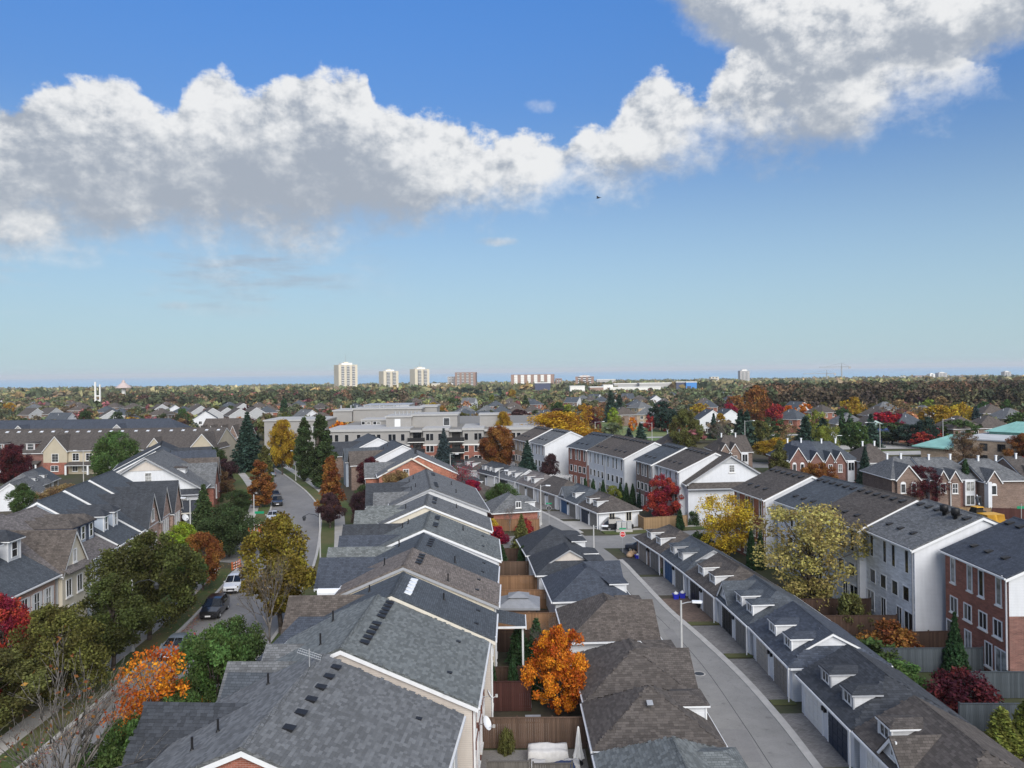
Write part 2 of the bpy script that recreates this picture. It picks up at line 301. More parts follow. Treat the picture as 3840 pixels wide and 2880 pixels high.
# ---------------------------------------------------------------- mesh helpers
class MB:
    def __init__(s): s.v = []; s.f = []; s.m = []
    def poly(s, pts, m=0):
        b = len(s.v); s.v += [tuple(p) for p in pts]; s.f.append(tuple(range(b, b+len(pts)))); s.m.append(m); return s
    def box(s, x0, y0, z0, x1, y1, z1, m=0, T=None):
        p = [(x, y, z) for z in (z0, z1) for y in (y0, y1) for x in (x0, x1)]
        if T is not None: p = [tuple(T @ Vector(q)) for q in p]
        b = len(s.v); s.v += p
        for f in ((0, 2, 3, 1), (4, 5, 7, 6), (0, 1, 5, 4), (2, 6, 7, 3), (0, 4, 6, 2), (1, 3, 7, 5)): s.f.append(tuple(b+i for i in f)); s.m.append(m)
        return s
    def ext(s, pts, d, m=0, ms=None):
        """polygon swept along vector d, closed"""
        n = len(pts); b = len(s.v); s.v += [tuple(p) for p in pts] + [tuple(Vector(p)+Vector(d)) for p in pts]
        ms = m if ms is None else ms
        s.f.append(tuple(range(b, b+n))); s.m.append(m); s.f.append(tuple(range(b+2*n-1, b+n-1, -1))); s.m.append(m)
        for i in range(n): j = (i+1) % n; s.f.append((b+i, b+n+i, b+n+j, b+j)); s.m.append(ms)
        return s
    def tube(s, p0, p1, r0, r1=None, n=8, m=0, cap=True):
        r1 = r0 if r1 is None else r1; p0 = Vector(p0); p1 = Vector(p1); d = (p1-p0).normalized()
        u = d.orthogonal().normalized(); w = d.cross(u); b = len(s.v)
        for p, r in ((p0, r0), (p1, r1)):
            for i in range(n): a = 2*math.pi*i/n; s.v.append(tuple(p+u*(r*math.cos(a))+w*(r*math.sin(a))))
        for i in range(n): j = (i+1) % n; s.f.append((b+i, b+j, b+n+j, b+n+i)); s.m.append(m)
        if cap: s.f.append(tuple(b+i for i in reversed(range(n)))); s.m.append(m); s.f.append(tuple(b+n+i for i in range(n))); s.m.append(m)
        return s
    def path(s, pts, rs, n=6, m=0):
        for i in range(len(pts)-1): s.tube(pts[i], pts[i+1], rs[i], rs[i+1], n, m, cap=True)
        return s
    def lathe(s, prof, c=(0, 0, 0), n=16, m=0):
        b = len(s.v)
        for r, z in prof:
            for i in range(n): a = 2*math.pi*i/n; s.v.append((c[0]+r*math.cos(a), c[1]+r*math.sin(a), c[2]+z))
        for k in range(len(prof)-1):
            for i in range(n): j = (i+1) % n; s.f.append((b+k*n+i, b+k*n+j, b+k*n+n+j, b+k*n+n+i)); s.m.append(m)
        return s
    def slab(s, pts, t=.12, m=0, me=None): return s.ext([pts[i] for i in range(len(pts))], (0, 0, -t), m, me)
    def mesh(s, name, mats, smooth=False): return mk_mesh(name, s.v, s.f, mats, s.m, smooth)
    def obj(s, name, mats, parent=None, smooth=False, M=None):
        return link(name, s.mesh(name, mats, smooth), parent, M)
def mk_mesh(name, v, f, mats, mi=None, smooth=False):
    me = bpy.data.meshes.new(name); me.from_pydata(v, [], f)
    for x in ([mats] if isinstance(mats, str) else mats): me.materials.append(MATS[x])
    if mi is not None and any(mi): me.polygons.foreach_set('material_index', mi)
    if smooth: me.polygons.foreach_set('use_smooth', [True]*len(me.polygons))
    np_ = len(me.polygons); nl = len(me.loops)
    if np_:
        nor = np.empty(np_*3, np.float32); me.polygons.foreach_get('normal', nor); nor = nor.reshape(-1, 3)
        lt = np.empty(np_, np.int32); me.polygons.foreach_get('loop_total', lt)
        lv = np.empty(nl, np.int32); me.loops.foreach_get('vertex_index', lv)
        co = np.empty(len(me.vertices)*3, np.float32); me.vertices.foreach_get('co', co); co = co.reshape(-1, 3)
        u = np.stack([-nor[:, 1], nor[:, 0], np.zeros(np_)], 1); ln = np.linalg.norm(u, axis=1); flat = ln < .02
        u[flat] = (1, 0, 0); ln[flat] = 1; u /= ln[:, None]; w = np.cross(nor, u)
        pi = np.repeat(np.arange(np_), lt); P = co[lv]
        uv = np.stack([(P*u[pi]).sum(1), (P*w[pi]).sum(1)], 1).astype(np.float32)
        l = me.uv_layers.new(name='UVMap'); l.data.foreach_set('uv', uv.ravel())
    me.update(); return me
def link(name, me, parent=None, M=None):
    o = bpy.data.objects.new(name, me); COL.objects.link(o)
    if parent is not None: o.parent = parent
    if M is not None: o.matrix_basis = M
    return o
def thing(name, label, cat, loc=(0, 0, 0), rz=0., group=None):
    o = bpy.data.objects.new(name, None); COL.objects.link(o); o.location = loc; o.rotation_euler = (0, 0, rz); o.empty_display_size = .3
    o['label'] = label; o['category'] = cat
    if group: o['group'] = group
    return o
def tag(o, label=None, cat=None, group=None, kind=None):
    if label: o['label'] = label
    if cat: o['category'] = cat
    if group: o['group'] = group
    if kind: o['kind'] = kind
    return o
def dup(root, loc=None, rz=None, label=None, scale=None, group=None):
    r = root.copy(); COL.objects.link(r)
    if loc is not None: r.location = loc
    if rz is not None: r.rotation_euler = (0, 0, rz)
    if scale is not None: r.scale = scale
    if label: r['label'] = label
    if group: r['group'] = group
    for ch in root.children:
        c = ch.copy(); COL.objects.link(c); c.parent = r
        for g in ch.children:
            d = g.copy(); COL.objects.link(d); d.parent = c
    return r
CACHE = {}
def cached(key, fn):
    if key not in CACHE: CACHE[key] = fn()
    return CACHE[key]
ROT = {'N': 0., 'R': R_(90), 'F': R_(180), 'L': R_(-90)}
def place(x, y, z, face): return Matrix.Translation((x, y, z)) @ Matrix.Rotation(ROT[face] if isinstance(face, str) else face, 4, 'Z')

def window(parent, x, y, z, face, w=1., h=1.4, style='2', fr='trim_white', gl='glass', sill=True, fw=.09):
    """window centred at x (along the wall), bottom at z. Parts: frame with bars, pane, sill"""
    def fm():
        m = MB(); a, b = w/2, h
        m.box(-a-fw, -.06, -fw, a+fw, .02, 0); m.box(-a-fw, -.06, b, a+fw, .02, b+fw); m.box(-a-fw, -.06, 0, -a, .02, b); m.box(a, -.06, 0, a+fw, .02, b)
        if '2' in style: m.box(-.03, -.045, 0, .03, .02, b)
        if 'h' in style: m.box(-a, -.045, b/2-.03, a, .02, b/2+.03)
        if 'g' in style:
            for k in (1, 2): m.box(-a, -.035, b*k/3-.014, a, .02, b*k/3+.014)
            m.box(-.014, -.035, 0, .014, .02, b)
        if 'a' in style:
            pts = [(-a-fw, 0, b+fw)]+[(-(a+fw)*math.cos(t), 0, b+fw+(a+fw)*.8*math.sin(t)) for t in [math.pi*i/8 for i in range(9)]]
            m.ext([(p[0], -.05, p[2]) for p in pts[1:]], (0, .07, 0))
        return m.mesh('window', fr)
    if gl == 'glass' and random.random() < .34: gl = 'glass_curtain'
    me = cached(('wf', w, h, style, fr, fw), fm)
    pm = cached(('wp', w, h, gl), lambda: MB().box(-w/2, -.012, 0, w/2, .015, h).mesh('pane', gl))
    o = link('window', me, parent, place(x, y, z, face)); link('pane', pm, o)
    if sill:
        sm = cached(('ws', w), lambda: MB().box(-w/2-.16, -.13, -.2, w/2+.16, .015, -.095).mesh('sill', 'stone_white')); link('sill', sm, o)
    return o
def vent_box(parent, p, rz, tilt, m='black_plastic', s=1.):
    """slant-backed roof vent sitting on a slope; local -y points down the slope"""
    me = cached(('vent', m), lambda: MB().ext([(-.22, -.2, -.02), (-.22, -.26, .17), (-.22, .24, .06), (-.22, .28, -.02)], (.44, 0, 0)).mesh('roof_vent', m))
    return link('roof_vent', me, parent, Matrix.Translation(p) @ Matrix.Rotation(rz, 4, 'Z') @ Matrix.Rotation(tilt, 4, 'X') @ Matrix.Scale(s, 4))
def vent_pipe(parent, p, m='black_plastic', h=.55):
    me = cached(('pipe', m, h), lambda: MB().tube((0, 0, -.1), (0, 0, h), .055, n=8).tube((0, 0, -.05), (0, 0, .1), .13, .07, n=8).mesh('vent_pipe', m))
    return link('vent_pipe', me, parent, Matrix.Translation(p))

# --- roofs with every shingle laid
def in_poly(pts, x, y):
    c = False; n = len(pts)
    for i in range(n):
        x1, y1 = pts[i]; x2, y2 = pts[i-1]
        if (y1 > y) != (y2 > y) and x < (x2-x1)*(y-y1)/(y2-y1)+x1: c = not c
    return c
TABW = (.20, .26, .32, .38)
def tab_mesh(mat, w):
    e = .165
    return cached(('tab', mat, w), lambda: MB().ext([(-w/2+.004, 0, 0), (-w/2+.004, 0, .022), (-w/2+.004, e*1.1, .006), (-w/2+.004, e*1.1, 0)], (w-.008, 0, 0)).mesh('shingle', mat))
def lay_shingles(roof, faces, mat, root, n_obj=300):
    """roof: part object; faces: list of 3D polygons (first edge = eave). Nearest n_obj shingles are objects, the rest one field."""
    e = .165; items = []
    bpy.context.view_layer.update()
    RM = Matrix.Translation(root.location) @ Matrix.Rotation(root.rotation_euler.z, 4, 'Z')
    for pts in faces:
        pts = [Vector(p) for p in pts]; u = (pts[1]-pts[0]).normalized()
        n = None
        for q in pts[2:]:
            c = u.cross(q-pts[0])
            if c.length > 1e-4: n = c.normalized(); break
        if n.z < 0: n = -n
        v = n.cross(u)
        if v.z < 0: v = -v
        n = u.cross(v)
        if n.z < 0: u = -u; n = -n
        p2 = [((p-pts[0]).dot(u), (p-pts[0]).dot(v)) for p in pts]
        x0 = min(p[0] for p in p2); x1 = max(p[0] for p in p2); y1 = max(p[1] for p in p2)
        M0 = Matrix((( u.x, v.x, n.x, 0), (u.y, v.y, n.y, 0), (u.z, v.z, n.z, 0), (0, 0, 0, 1)))
        r = 0
        while r*e < y1-.02:
            x = x0 + random.random()*-.3
            while x < x1:
                w = random.choice(TABW)
                cx = x+w/2
                if in_poly(p2, cx, r*e+e*.5) :
                    P = pts[0]+u*cx+v*(r*e)+n*.012
                    items.append(((RM @ P - CAM).length, P, M0, w))
                x += w
            r += 1
    items.sort(key=lambda t: t[0])
    for d, P, M0, w in items[:n_obj]:
        link('shingle', tab_mesh(mat, w), roof, Matrix.Translation(P) @ M0)
    if items[n_obj:]:
        V = []; Fc = []
        for d, P, M0, w in items[n_obj:]:
            src = tab_mesh(mat, w); b = len(V); T = Matrix.Translation(P) @ M0
            V += [tuple(T @ q.co) for q in src.vertices]; Fc += [tuple(b+i for i in p.vertices) for p in src.polygons]
        link('shingles', mk_mesh('shingles', V, Fc, mat), roof)['kind'] = 'stuff'

# --- gabled house; local frame: y along the ridge (away), x to the right, z up
class House:
    def __init__(s, name, label, cat, near, far, zr, wr, er, wl, el, roof='gray', wall='brick_red', gable=None, trim='trim_white', wall_l=None, oh=.35, rk=.18, hipn=0., hipf=0., group=None, thick=.14, base=0., gut=True, split=None, shingles=0, wall_low=None, lowz=3.0, gut_mat='trim_white'):
        n = Vector((near[0], near[1])); f = Vector((far[0], far[1])); d = f-n; s.L = d.length; a = math.atan2(d.x, d.y)
        c = (n+f)/2
        s.root = thing(name, label, cat, (c.x, c.y, base), -a, group); s.a = a
        s.zr, s.wr, s.er, s.wl, s.el, s.oh = zr, wr, er, wl, el, oh
        L = s.L/2; s.roofm = roof; s.trim = trim
        s.sr = (zr-er)/wr; s.slp = (zr-el)/wl
        gable = gable or wall
        wall_l = wall_l or wall
        hn, hf = hipn, hipf
        # walls
        w = MB(); lo = -.2
        w.poly([(wr, -L, lo), (wr, L, lo), (wr, L, er), (wr, -L, er)], 0)
        w.poly([(-wl, L, lo), (-wl, -L, lo), (-wl, -L, el), (-wl, L, el)], 1)
        for sg, hh in ((-1, hn), (1, hf)):
            y = sg*L
            top = [(wr, y, er), (0, y, zr-.05), (-wl, y, el)] if hh == 0 else [(wr, y, er), (-wl, y, el)]
            if wall_low and hh == 0:
                w.poly([(-wl, y, lo), (wr, y, lo), (wr, y, lowz), (-wl, y, lowz)][::-sg], 3); w.poly(([(-wl, y, lowz), (wr, y, lowz)]+top)[::-sg], 2)
            else: w.poly(([(-wl, y, lo), (wr, y, lo)]+top)[::-sg], 2)
        w.obj('wall', ['%s' % wall, wall_l, gable, wall_low or gable], s.root)
        # roof
        r = MB(); R = rk
        xr, zrr = wr+oh, er-s.sr*oh; xl, zll = -wl-oh, el-s.slp*oh
        yn = -L-R; yf = L+R; up = .10
        rn = yn if hn == 0 else -L+hn; rf = yf if hf == 0 else L-hf
        yn2 = yn if hn == 0 else -L-oh; yf2 = yf if hf == 0 else L+oh
        Rn, Rf = (0, rn, zr+up), (0, rf, zr+up); A, B = (xr, yn2, zrr+up), (xr, yf2, zrr+up); Cc, Dd = (xl, yf2, zll+up), (xl, yn2, zll+up)
        faces = [[A, B, Rf, Rn], [Cc, Dd, Rn, Rf]]
        if hn: faces.append([Dd, A, Rn])
        if hf: faces.append([B, Cc, Rf])
        for i, fc in enumerate(faces): r.slab(fc, thick)
        s.roof = r.obj('roof', 'roof_'+roof, s.root)
        if shingles: lay_shingles(s.roof, faces, 'tab_'+roof, s.root, shingles)
        # ridge cap
        c = MB(); k = int((rf-rn)/.3)
        for i in range(k):
            y0 = rn+i*(rf-rn)/k; y1 = y0+(rf-rn)/k*.93
            for sx, sl in ((1, s.sr), (-1, s.slp)):
                c.poly([(0, y0, zr+up+.05), (0, y1, zr+up+.035), (sx*.16, y1, zr+up+.035-.16*sl), (sx*.16, y0, zr+up+.05-.16*sl)][::sx])
        if k: c.obj('ridge_cap', 'roof_'+roof, s.root)
        # rake and eave trim, one board per edge
        tw = .24
        for sg, hh in ((-1, hn), (1, hf)):
            if hh: continue
            y = sg*(L+R)
            for wx, ex, sl in ((xr, zrr, s.sr), (xl, zll, s.slp)):
                MB().ext([(0, y, zr-.03), (wx, y, ex-.03), (wx, y, ex-.03-tw), (0, y, zr-.03-tw)], (0, -sg*.05, 0)).obj('rake_trim', trim, s.root)
                MB().ext([(0, y-sg*.05, zr-.045), (wx, y-sg*.05, ex-.045), (wx, y-sg*.05, ex-.09), (0, y-sg*.05, zr-.09)], (0, -sg*(R-.05), 0)).obj('soffit', trim, s.root)
        if gut:
            for x0, x1, z in ((xr-.02, xr+.11, zrr), (xl-.11, xl+.02, zll)): MB().box(x0, yn2, z-.09, x1, yf2, z+.04).obj('gutter', gut_mat, s.root)
            if hn: MB().box(xl+.03, yn2-.11, zll-.09, xr-.03, yn2+.02, zll+.04).obj('gutter', gut_mat, s.root)
            if hf: MB().box(xl+.03, yf2-.02, zll-.09, xr-.03, yf2+.11, zll+.04).obj('gutter', gut_mat, s.root)
            MB().box(wr-.02, yn2+.05, zrr-.10, xr-.03, yf2-.05, zrr-.06).obj('soffit', gut_mat, s.root); MB().box(xl+.03, yn2+.05, zll-.10, -wl+.02, yf2-.05, zll-.06).obj('soffit', gut_mat, s.root)
    def z_at(s, x): return s.zr-(s.sr*x if x > 0 else s.slp*-x)+.10
    def vents(s, side, d, ys, m='black_plastic', sc_=1.):
        for y in ys:
            x = side*d; sl = s.sr if side > 0 else s.slp
            vent_box(s.root, (x, y, s.z_at(x)), R_(90)*side, -math.atan(sl)*-1, m, sc_)
    def pipes(s, pts, m='black_plastic', h=.5):
        for x, y in pts: vent_pipe(s.root, (x, y, s.z_at(x)), m, h)
    def downspout(s, x, y, mat='trim_white', z=None):
        z = z or s.er
        MB().box(x-.05, y-.05, .1, x+.05, y+.05, z-.25).ext([(x-.05, y-.05, z-.25), (x+.05, y-.05, z-.25), (x+.05+.3*(1 if x > 0 else -1), y-.05, z-.02), (x-.05+.3*(1 if x > 0 else -1), y-.05, z-.02)], (0, .1, 0)).obj('downspout', mat, s.root)
    def wing(s, y, hw, zr, ze, x_end, side=-1, roof=None, wall='siding_white', hip=0., oh=.25, win=None, trim=None, x_in=0., shingles=0, name='front_wing', gable=None, z0=-.2):
        """cross gable running from the main ridge out to x_end on one side"""
        roof = roof or s.roofm; trim = trim or s.trim; sg = side; xe = sg*abs(x_end); sl = (zr-ze)/hw; up = .10
        wx = xe-sg*.25
        m = MB()
        m.poly([(wx, y-hw, z0), (wx, y+hw, z0), (wx, y+hw, ze)] + ([(wx, y, zr-.04)] if not hip else []) + [(wx, y-hw, ze)])
        xi = sg*max(0., x_in)
        for k in (-1, 1): m.poly([(xi, y+k*hw, z0), (wx, y+k*hw, z0), (wx, y+k*hw, ze), (xi, y+k*hw, ze)])
        wo_ = m.obj('wing_wall', gable or wall, s.root)
        rr = MB(); xh = xe-sg*hip; z1 = ze-sl*oh
        faces = []
        for k in (-1, 1):
            faces.append([(xe+sg*(oh if hip else 0), y+k*(hw+oh), z1+up), (xi, y+k*(hw+oh), z1+up), (xi, y, zr+up), (xh, y, zr+up)])
        if hip: faces.append([(xe+sg*oh, y-hw-oh, z1+up), (xe+sg*oh, y+hw+oh, z1+up), (xh, y, zr+up)])
        for fc in faces: rr.slab(fc, .12)
        ro = rr.obj('wing_roof', 'roof_'+roof, s.root)
        if shingles: lay_shingles(ro, faces[:1]+faces[2:], 'tab_'+roof, s.root, shingles)
        t = MB()
        if not hip:
            for k in (-1, 1):
                t.ext([(xe, y, zr-.02), (xe, y+k*(hw+oh), z1-.02), (xe, y+k*(hw+oh), z1-.24), (xe, y, zr-.24)], (-sg*.06, 0, 0))
        for k in (-1, 1): t.box(min(xi, xe), y+k*(hw+oh)-(.10 if k < 0 else -.0), z1-.09, max(xi, xe), y+k*(hw+oh)+(.0 if k < 0 else .10), z1+.03)
        t.obj('wing_trim', trim, s.root)
        if win:
            for (wy, wz, ww, wh, st) in win: window(s.root, wx, y+wy, wz, 'R' if sg > 0 else 'L', ww, wh, st)
        return ro
    def dormer(s, side, y, xf, w, zt, style='hip', roof=None, wall='siding_white', trim=None, win='h', rise=.55, ww=None, wh=None, oh=.14, frame='trim_white', nm='dormer'):
        """dormer standing on one slope: face at x=side*xf, eave height zt"""
        roof = roof or s.roofm; trim = trim or s.trim; sg = side; sl = s.sr if sg > 0 else s.slp
        zb = s.z_at(sg*xf)-.02; xb = (s.zr+.1-zt)/sl; a = w/2; up = .02
        m = MB(); X = sg*xf; XB = sg*max(.05, xb)
        m.poly([(X, y-a, zb), (X, y+a, zb), (X, y+a, zt), (X, y-a, zt)])
        for k in (-1, 1): m.poly([(X, y+k*a, zb), (XB, y+k*a, zt), (X, y+k*a, zt)])
        d = m.obj(nm, wall, s.root)
        xr = sg*max(.05, (s.zr+.1-zt-rise)/sl); r = MB(); X2 = X+sg*oh
        if style == 'hip':
            xh = X-sg*a*.9
            if sg*xh < sg*xr: xh = xr
            f = [[(X2, y-a-oh, zt), (XB, y-a-oh, zt), (xr, y, zt+rise), (xh, y, zt+rise)], [(X2, y+a+oh, zt), (XB, y+a+oh, zt), (xr, y, zt+rise), (xh, y, zt+rise)], [(X2, y-a-oh, zt), (X2, y+a+oh, zt), (xh, y, zt+rise)]]
        elif style == 'gable':
            f = [[(X2, y-a-oh, zt-.06), (XB, y-a-oh, zt-.06), (xr, y, zt+rise), (X2, y, zt+rise)], [(X2, y+a+oh, zt-.06), (XB, y+a+oh, zt-.06), (xr, y, zt+rise), (X2, y, zt+rise)]]
            MB().poly([(X+sg*.004, y-a, zt-.01), (X+sg*.004, y+a, zt-.01), (X+sg*.004, y, zt+rise-.06)]).obj('dormer_gable', wall, d)
        else:   # shed
            f = [[(X2, y-a-oh, zt+.05), (X2, y+a+oh, zt+.05), (sg*max(.05, xb-1.2), y+a+oh, zt+.05+.30), (sg*max(.05, xb-1.2), y-a-oh, zt+.05+.30)]]
        for q in f: r.slab(q, .07)
        r.obj('dormer_roof', 'roof_'+roof, d)
        t = MB(); x0, x1 = sorted((X2+sg*.03, XB))
        for k in (-1, 1): t.box(x0, y+k*(a+oh)-.03, zt-.16, x1, y+k*(a+oh)+.03, zt-.07)
        x0, x1 = sorted((X2, X2+sg*.03)); t.box(x0, y-a-oh, zt-.16, x1, y+a+oh, zt-.07)
        for k in (-1, 1): x0, x1 = sorted((X+sg*.03, X-sg*.06)); t.box(x0, y+k*a-.07, zb, x1, y+k*a+.07, zt-.07)
        t.obj('dormer_trim', trim, d)
        if win:
            ww = ww or w*.62; wh = wh or max(.3, (zt-zb)*.66)
            window(s.root, X, y, zb+(zt-zb-wh)*.5, 'R' if sg > 0 else 'L', ww, wh, win, frame, sill=False, fw=.07)
        return d

# ================================================================ SETTING: ground, streets, lane
def struct(o): o['kind'] = 'structure'; return o
def gz(y):
    return 0. if y < 230 else -40*min(1., (y-230)/2800.)
ys = [-200, -50, 0, 100, 230, 430, 700, 1000, 1500, 2000, 2600, 3030, 4010]
m = MB()
for a, b in zip(ys[:-1], ys[1:]):
    for x0, x1 in ((-6000, -1500), (-1500, -400), (-400, 0), (0, 400), (400, 1500), (1500, 6000)):
        m.poly([(x0, a, gz(a)-.15), (x1, a, gz(a)-.15), (x1, b, gz(b)-.15), (x0, b, gz(b)-.15)])
m.poly([(-6000, 4010, -40.15), (6000, 4010, -40.15), (6000, 4012, -48), (-6000, 4012, -48)])
struct(m.obj('ground', 'far_ground'))
# near soil / yards a little above the wide ground sheet
struct(MB().poly([(-150, 20, -.02), (150, 20, -.02), (150, 215, -.02), (-150, 215, -.02)]).obj('yard_ground', 'soil'))
# the lake
b = NB('lake'); n = b.noise(.004, b.pos(), 4); b.col(b.mix(n, (.22, .40, .54), (.27, .46, .60))); b.rough(.5); b.spec(.25)
struct(MB().poly([(-20000, 3900, -42), (20000, 3900, -42), (20000, 26000, -42), (-20000, 26000, -42)]).obj('lake', 'lake'))

def ribbon(name, A, B, z, mat, t=0., kind=True):
    m = MB()
    for i in range(len(A)-1):
        q = [(*A[i], z), (*B[i], z), (*B[i+1], z), (*A[i+1], z)]
        if t: m.slab(q, t)
        else: m.poly(q)
    o = m.obj(name, mat)
    return struct(o) if kind else o
def offs(P, d):
    out = []
    for i, p in enumerate(P):
        a = Vector(P[max(0, i-1)]); c = Vector(P[min(len(P)-1, i+1)]); t = (c-a).normalized(); out.append((p[0]+t.y*d, p[1]-t.x*d))
    return out
def fine(P, n=4):
    """Catmull-Rom refinement of a plan polyline"""
    out = []
    for i in range(len(P)-1):
        p0 = np.array(P[max(0, i-1)]); p1 = np.array(P[i]); p2 = np.array(P[i+1]); p3 = np.array(P[min(len(P)-1, i+2)])
        for k in range(n):
            t = k/n; q = .5*((2*p1)+(p2-p0)*t+(2*p0-5*p1+4*p2-p3)*t*t+(3*p1-p0-3*p2+p3)*t**3); out.append((float(q[0]), float(q[1])))
    out.append(P[-1]); return out
LC = fine([(-30.2, 20), (-30.3, 44), (-30.5, 56), (-30.9, 65), (-31.6, 76), (-34.0, 95), (-37.6, 110), (-41, 129), (-47.0, 150), (-55.5, 171), (-66, 194), (-72, 206)])
RC = fine([(-21.2, 20), (-21.3, 44), (-21.5, 56), (-21.9, 65), (-22.6, 76), (-25.2, 96), (-29.4, 116), (-34.0, 134.5), (-40.5, 152), (-48.5, 170), (-59.5, 193), (-66, 206)])
ribbon('street', LC, RC, .004, 'asphalt')
# left side: kerb, grass verge, sidewalk, front gardens.  right side the same
cut = [i for i, p in enumerate(LC) if p[1] < 97]; cut2 = [i for i, p in enumerate(LC) if p[1] > 113]
def side(P, sg, tagname):
    k0, k1 = offs(P, sg*0.), offs(P, sg*.32)
    ribbon('kerb', k0, k1, .14, 'concrete', .16)
    ribbon('grass_verge', k1, offs(P, sg*2.3), .12, 'grass', .14)
    A, B = offs(P, sg*2.3), offs(P, sg*3.9)
    for i in range(len(A)-1): pass
    sw = MB()
    # sidewalk slabs, 1.5 m each with open joints
    pts = [Vector(p) for p in offs(P, sg*3.1)]; acc = []; d = 0
    flags = []
    for i in range(len(pts)-1):
        L = (pts[i+1]-pts[i]).length; t = (pts[i+1]-pts[i]).normalized()
        while d < L: flags.append((pts[i]+t*d, math.atan2(-t.x, t.y))); d += 1.55
        d -= L
    return flags
slab_me = MB().box(-.8, -.765, -.12, .8, .765, 0).mesh('paving_slab', 'sidewalk')
for P, sg, nm in (([LC[i] for i in cut], -1, 'a'), ([LC[i] for i in cut2], -1, 'b'), (RC, 1, 'c')):
    fl = side(P, sg, nm)
    base = ribbon('sidewalk', offs(P, sg*2.3), offs(P, sg*3.9), .09, 'concrete')
    for p, a in fl:
        if 20 < p.y < 190: link('paving_slab', slab_me, base, Matrix.Translation((p.x, p.y, .128+random.uniform(-.004, .004))) @ Matrix.Rotation(a, 4, 'Z'))
    ribbon('front_lawn', offs(P, sg*3.9), offs(P, sg*(9.5 if sg < 0 else 5.5)), .11, 'grass', .13)
# side street on the left and far crossing street
ribbon('side_street', [(-31, 97.5), (-34.2, 97.4), (-60, 106), (-110, 118), (-150, 124)][::-1], [(-36, 112.6), (-38.2, 112.8), (-62, 115), (-110, 127), (-150, 133)][::-1], .008, 'asphalt')
ribbon('crossing_street', [(-140, 205), (-66, 201), (-30, 199), (60, 184), (150, 172)], [(-140, 217), (-66, 213), (-30, 210), (60, 195), (150, 183)], .006, 'asphalt')
# lane between the garages
LL = fine([(12.3, 30), (12.3, 46), (12.3, 52), (12.1, 62), (11.0, 73), (9.4, 82), (8.2, 90), (6.9, 98), (5.0, 106), (2.4, 116), (-1.0, 127), (-6.0, 142), (-12, 158)])
LR = fine([(17.7, 30), (17.7, 46), (17.7, 52), (17.3, 60), (16.2, 69), (15.0, 77), (14.0, 88), (13.1, 97), (11.4, 106), (9.0, 116), (5.4, 128), (1.0, 141), (-5.0, 158)])
ribbon('lane', LL, LR, .004, 'asphalt_lane')
gap = lambda P, a, b: [[p for p in P if p[1] <= a], [p for p in P if p[1] >= b]]
for P in gap(LR, 98.5, 113): ribbon('kerb', P, offs(P, .55), .045, 'concrete', .06)
for P in gap(LL, 98.5, 113): ribbon('kerb', offs(P, -.35), P, .03, 'concrete', .05)
def manhole(label, x, y):
    t = thing('manhole_cover', label, 'manhole', (x, y, .005)); MB().lathe([(0, .012), (.36, .012), (.38, .004)], n=20).obj('cover', 'dark_metal', t); MB().lathe([(.38, .004), (.46, .010), (.48, .002)], n=20).obj('ring', 'concrete', t)
manhole('manhole cover in the lane beside the lamp post', 14.4, 60.5); manhole('manhole cover farther up the lane', 11.6, 84); manhole('manhole cover in the street left of the golden tree', -26.0, 70.5); manhole('manhole cover in the street nearer the bottom', -25.6, 63.5); manhole('manhole cover at the cross street', 8.5, 106)
for q in ([(13.2, 47.0), (15.0, 46.8), (15.2, 51.0), (13.4, 51.3)], [(13.6, 66), (14.6, 65.9), (14.5, 71), (13.5, 71)], [(-27.5, 56), (-25.4, 56.2), (-25.3, 60.4), (-27.4, 60.2)], [(10.3, 77.5), (11.8, 77.7), (11.5, 80.2), (10.1, 80)]): struct(MB().poly([(*p, .008) for p in q]).obj('asphalt_patch', 'asphalt'))
ribbon('asphalt_seam', offs(LL, 2.95), offs(LL, 3.0), .0075, 'asphalt_dark')
# short street that crosses the lane
ribbon('cross_street', [(-2, 104.5), (4.4, 103.6), (16, 103.2), (40, 108), (80, 116)], [(-2, 111.8), (3.4, 111.4), (14, 111.2), (40, 117), (80, 125)], .008, 'asphalt_lane')
ribbon('grass_verge', [(13.2, 112.3), (16, 112.0), (40, 117.6)], [(12.9, 114.0), (16, 113.9), (40, 119.2)], .10, 'grass', .12)
ribbon('sidewalk', [(12.9, 114.1), (16, 114.0), (40, 119.3)], [(12.7, 115.2), (16, 115.2), (40, 120.4)], .11, 'sidewalk', .12)
ribbon('grass_verge', [(14.4, 99.2), (17.6, 99.4)], [(14.0, 102.6), (17.2, 102.8)], .06, 'asphalt_dark', .08)

# ================================================================ MIDDLE ROW OF HOUSES
C1 = House('row_house', 'nearest house of the middle row with broad light grey shingle roof and brick gable end', 'house', (-11.0, 30.9), (-10.3, 40.8), 9, 7.2, 6, 5.0, 6.9, 'gray', 'siding_white', 'brick_red', shingles=210)
C2 = House('row_house', 'second house of the middle row, pale grey roof with ten dark ridge vents', 'house', (-9.5, 41.9), (-9.2, 51.4), 9, 7.1, 6, 5.0, 6.9, 'green', 'brick_red', 'siding_beige', shingles=300)
C3 = House('row_house', 'narrow middle row house with plain slate-blue roof and five white ridge vents', 'house', (-8.3, 51.9), (-8.3, 57.3), 9, 6.6, 6, 5.0, 6.9, 'slate', 'siding_grey', 'siding_beige', trim='trim_cream')
C4 = House('row_house', 'middle row house with tan mottled shingle roof', 'house', (-8.6, 59.5), (-8.6, 65.1), 9, 7.0, 6, 5.0, 6.9, 'tan', 'siding_pale', 'siding_cream', trim='trim_grey')
C5 = House('row_house', 'middle row house with slate-blue roof just beyond the tan roof', 'house', (-8.4, 65.5), (-8.4, 71.2), 9, 6.6, 6, 5.0, 6.9, 'slate', 'siding_white', 'siding_white')
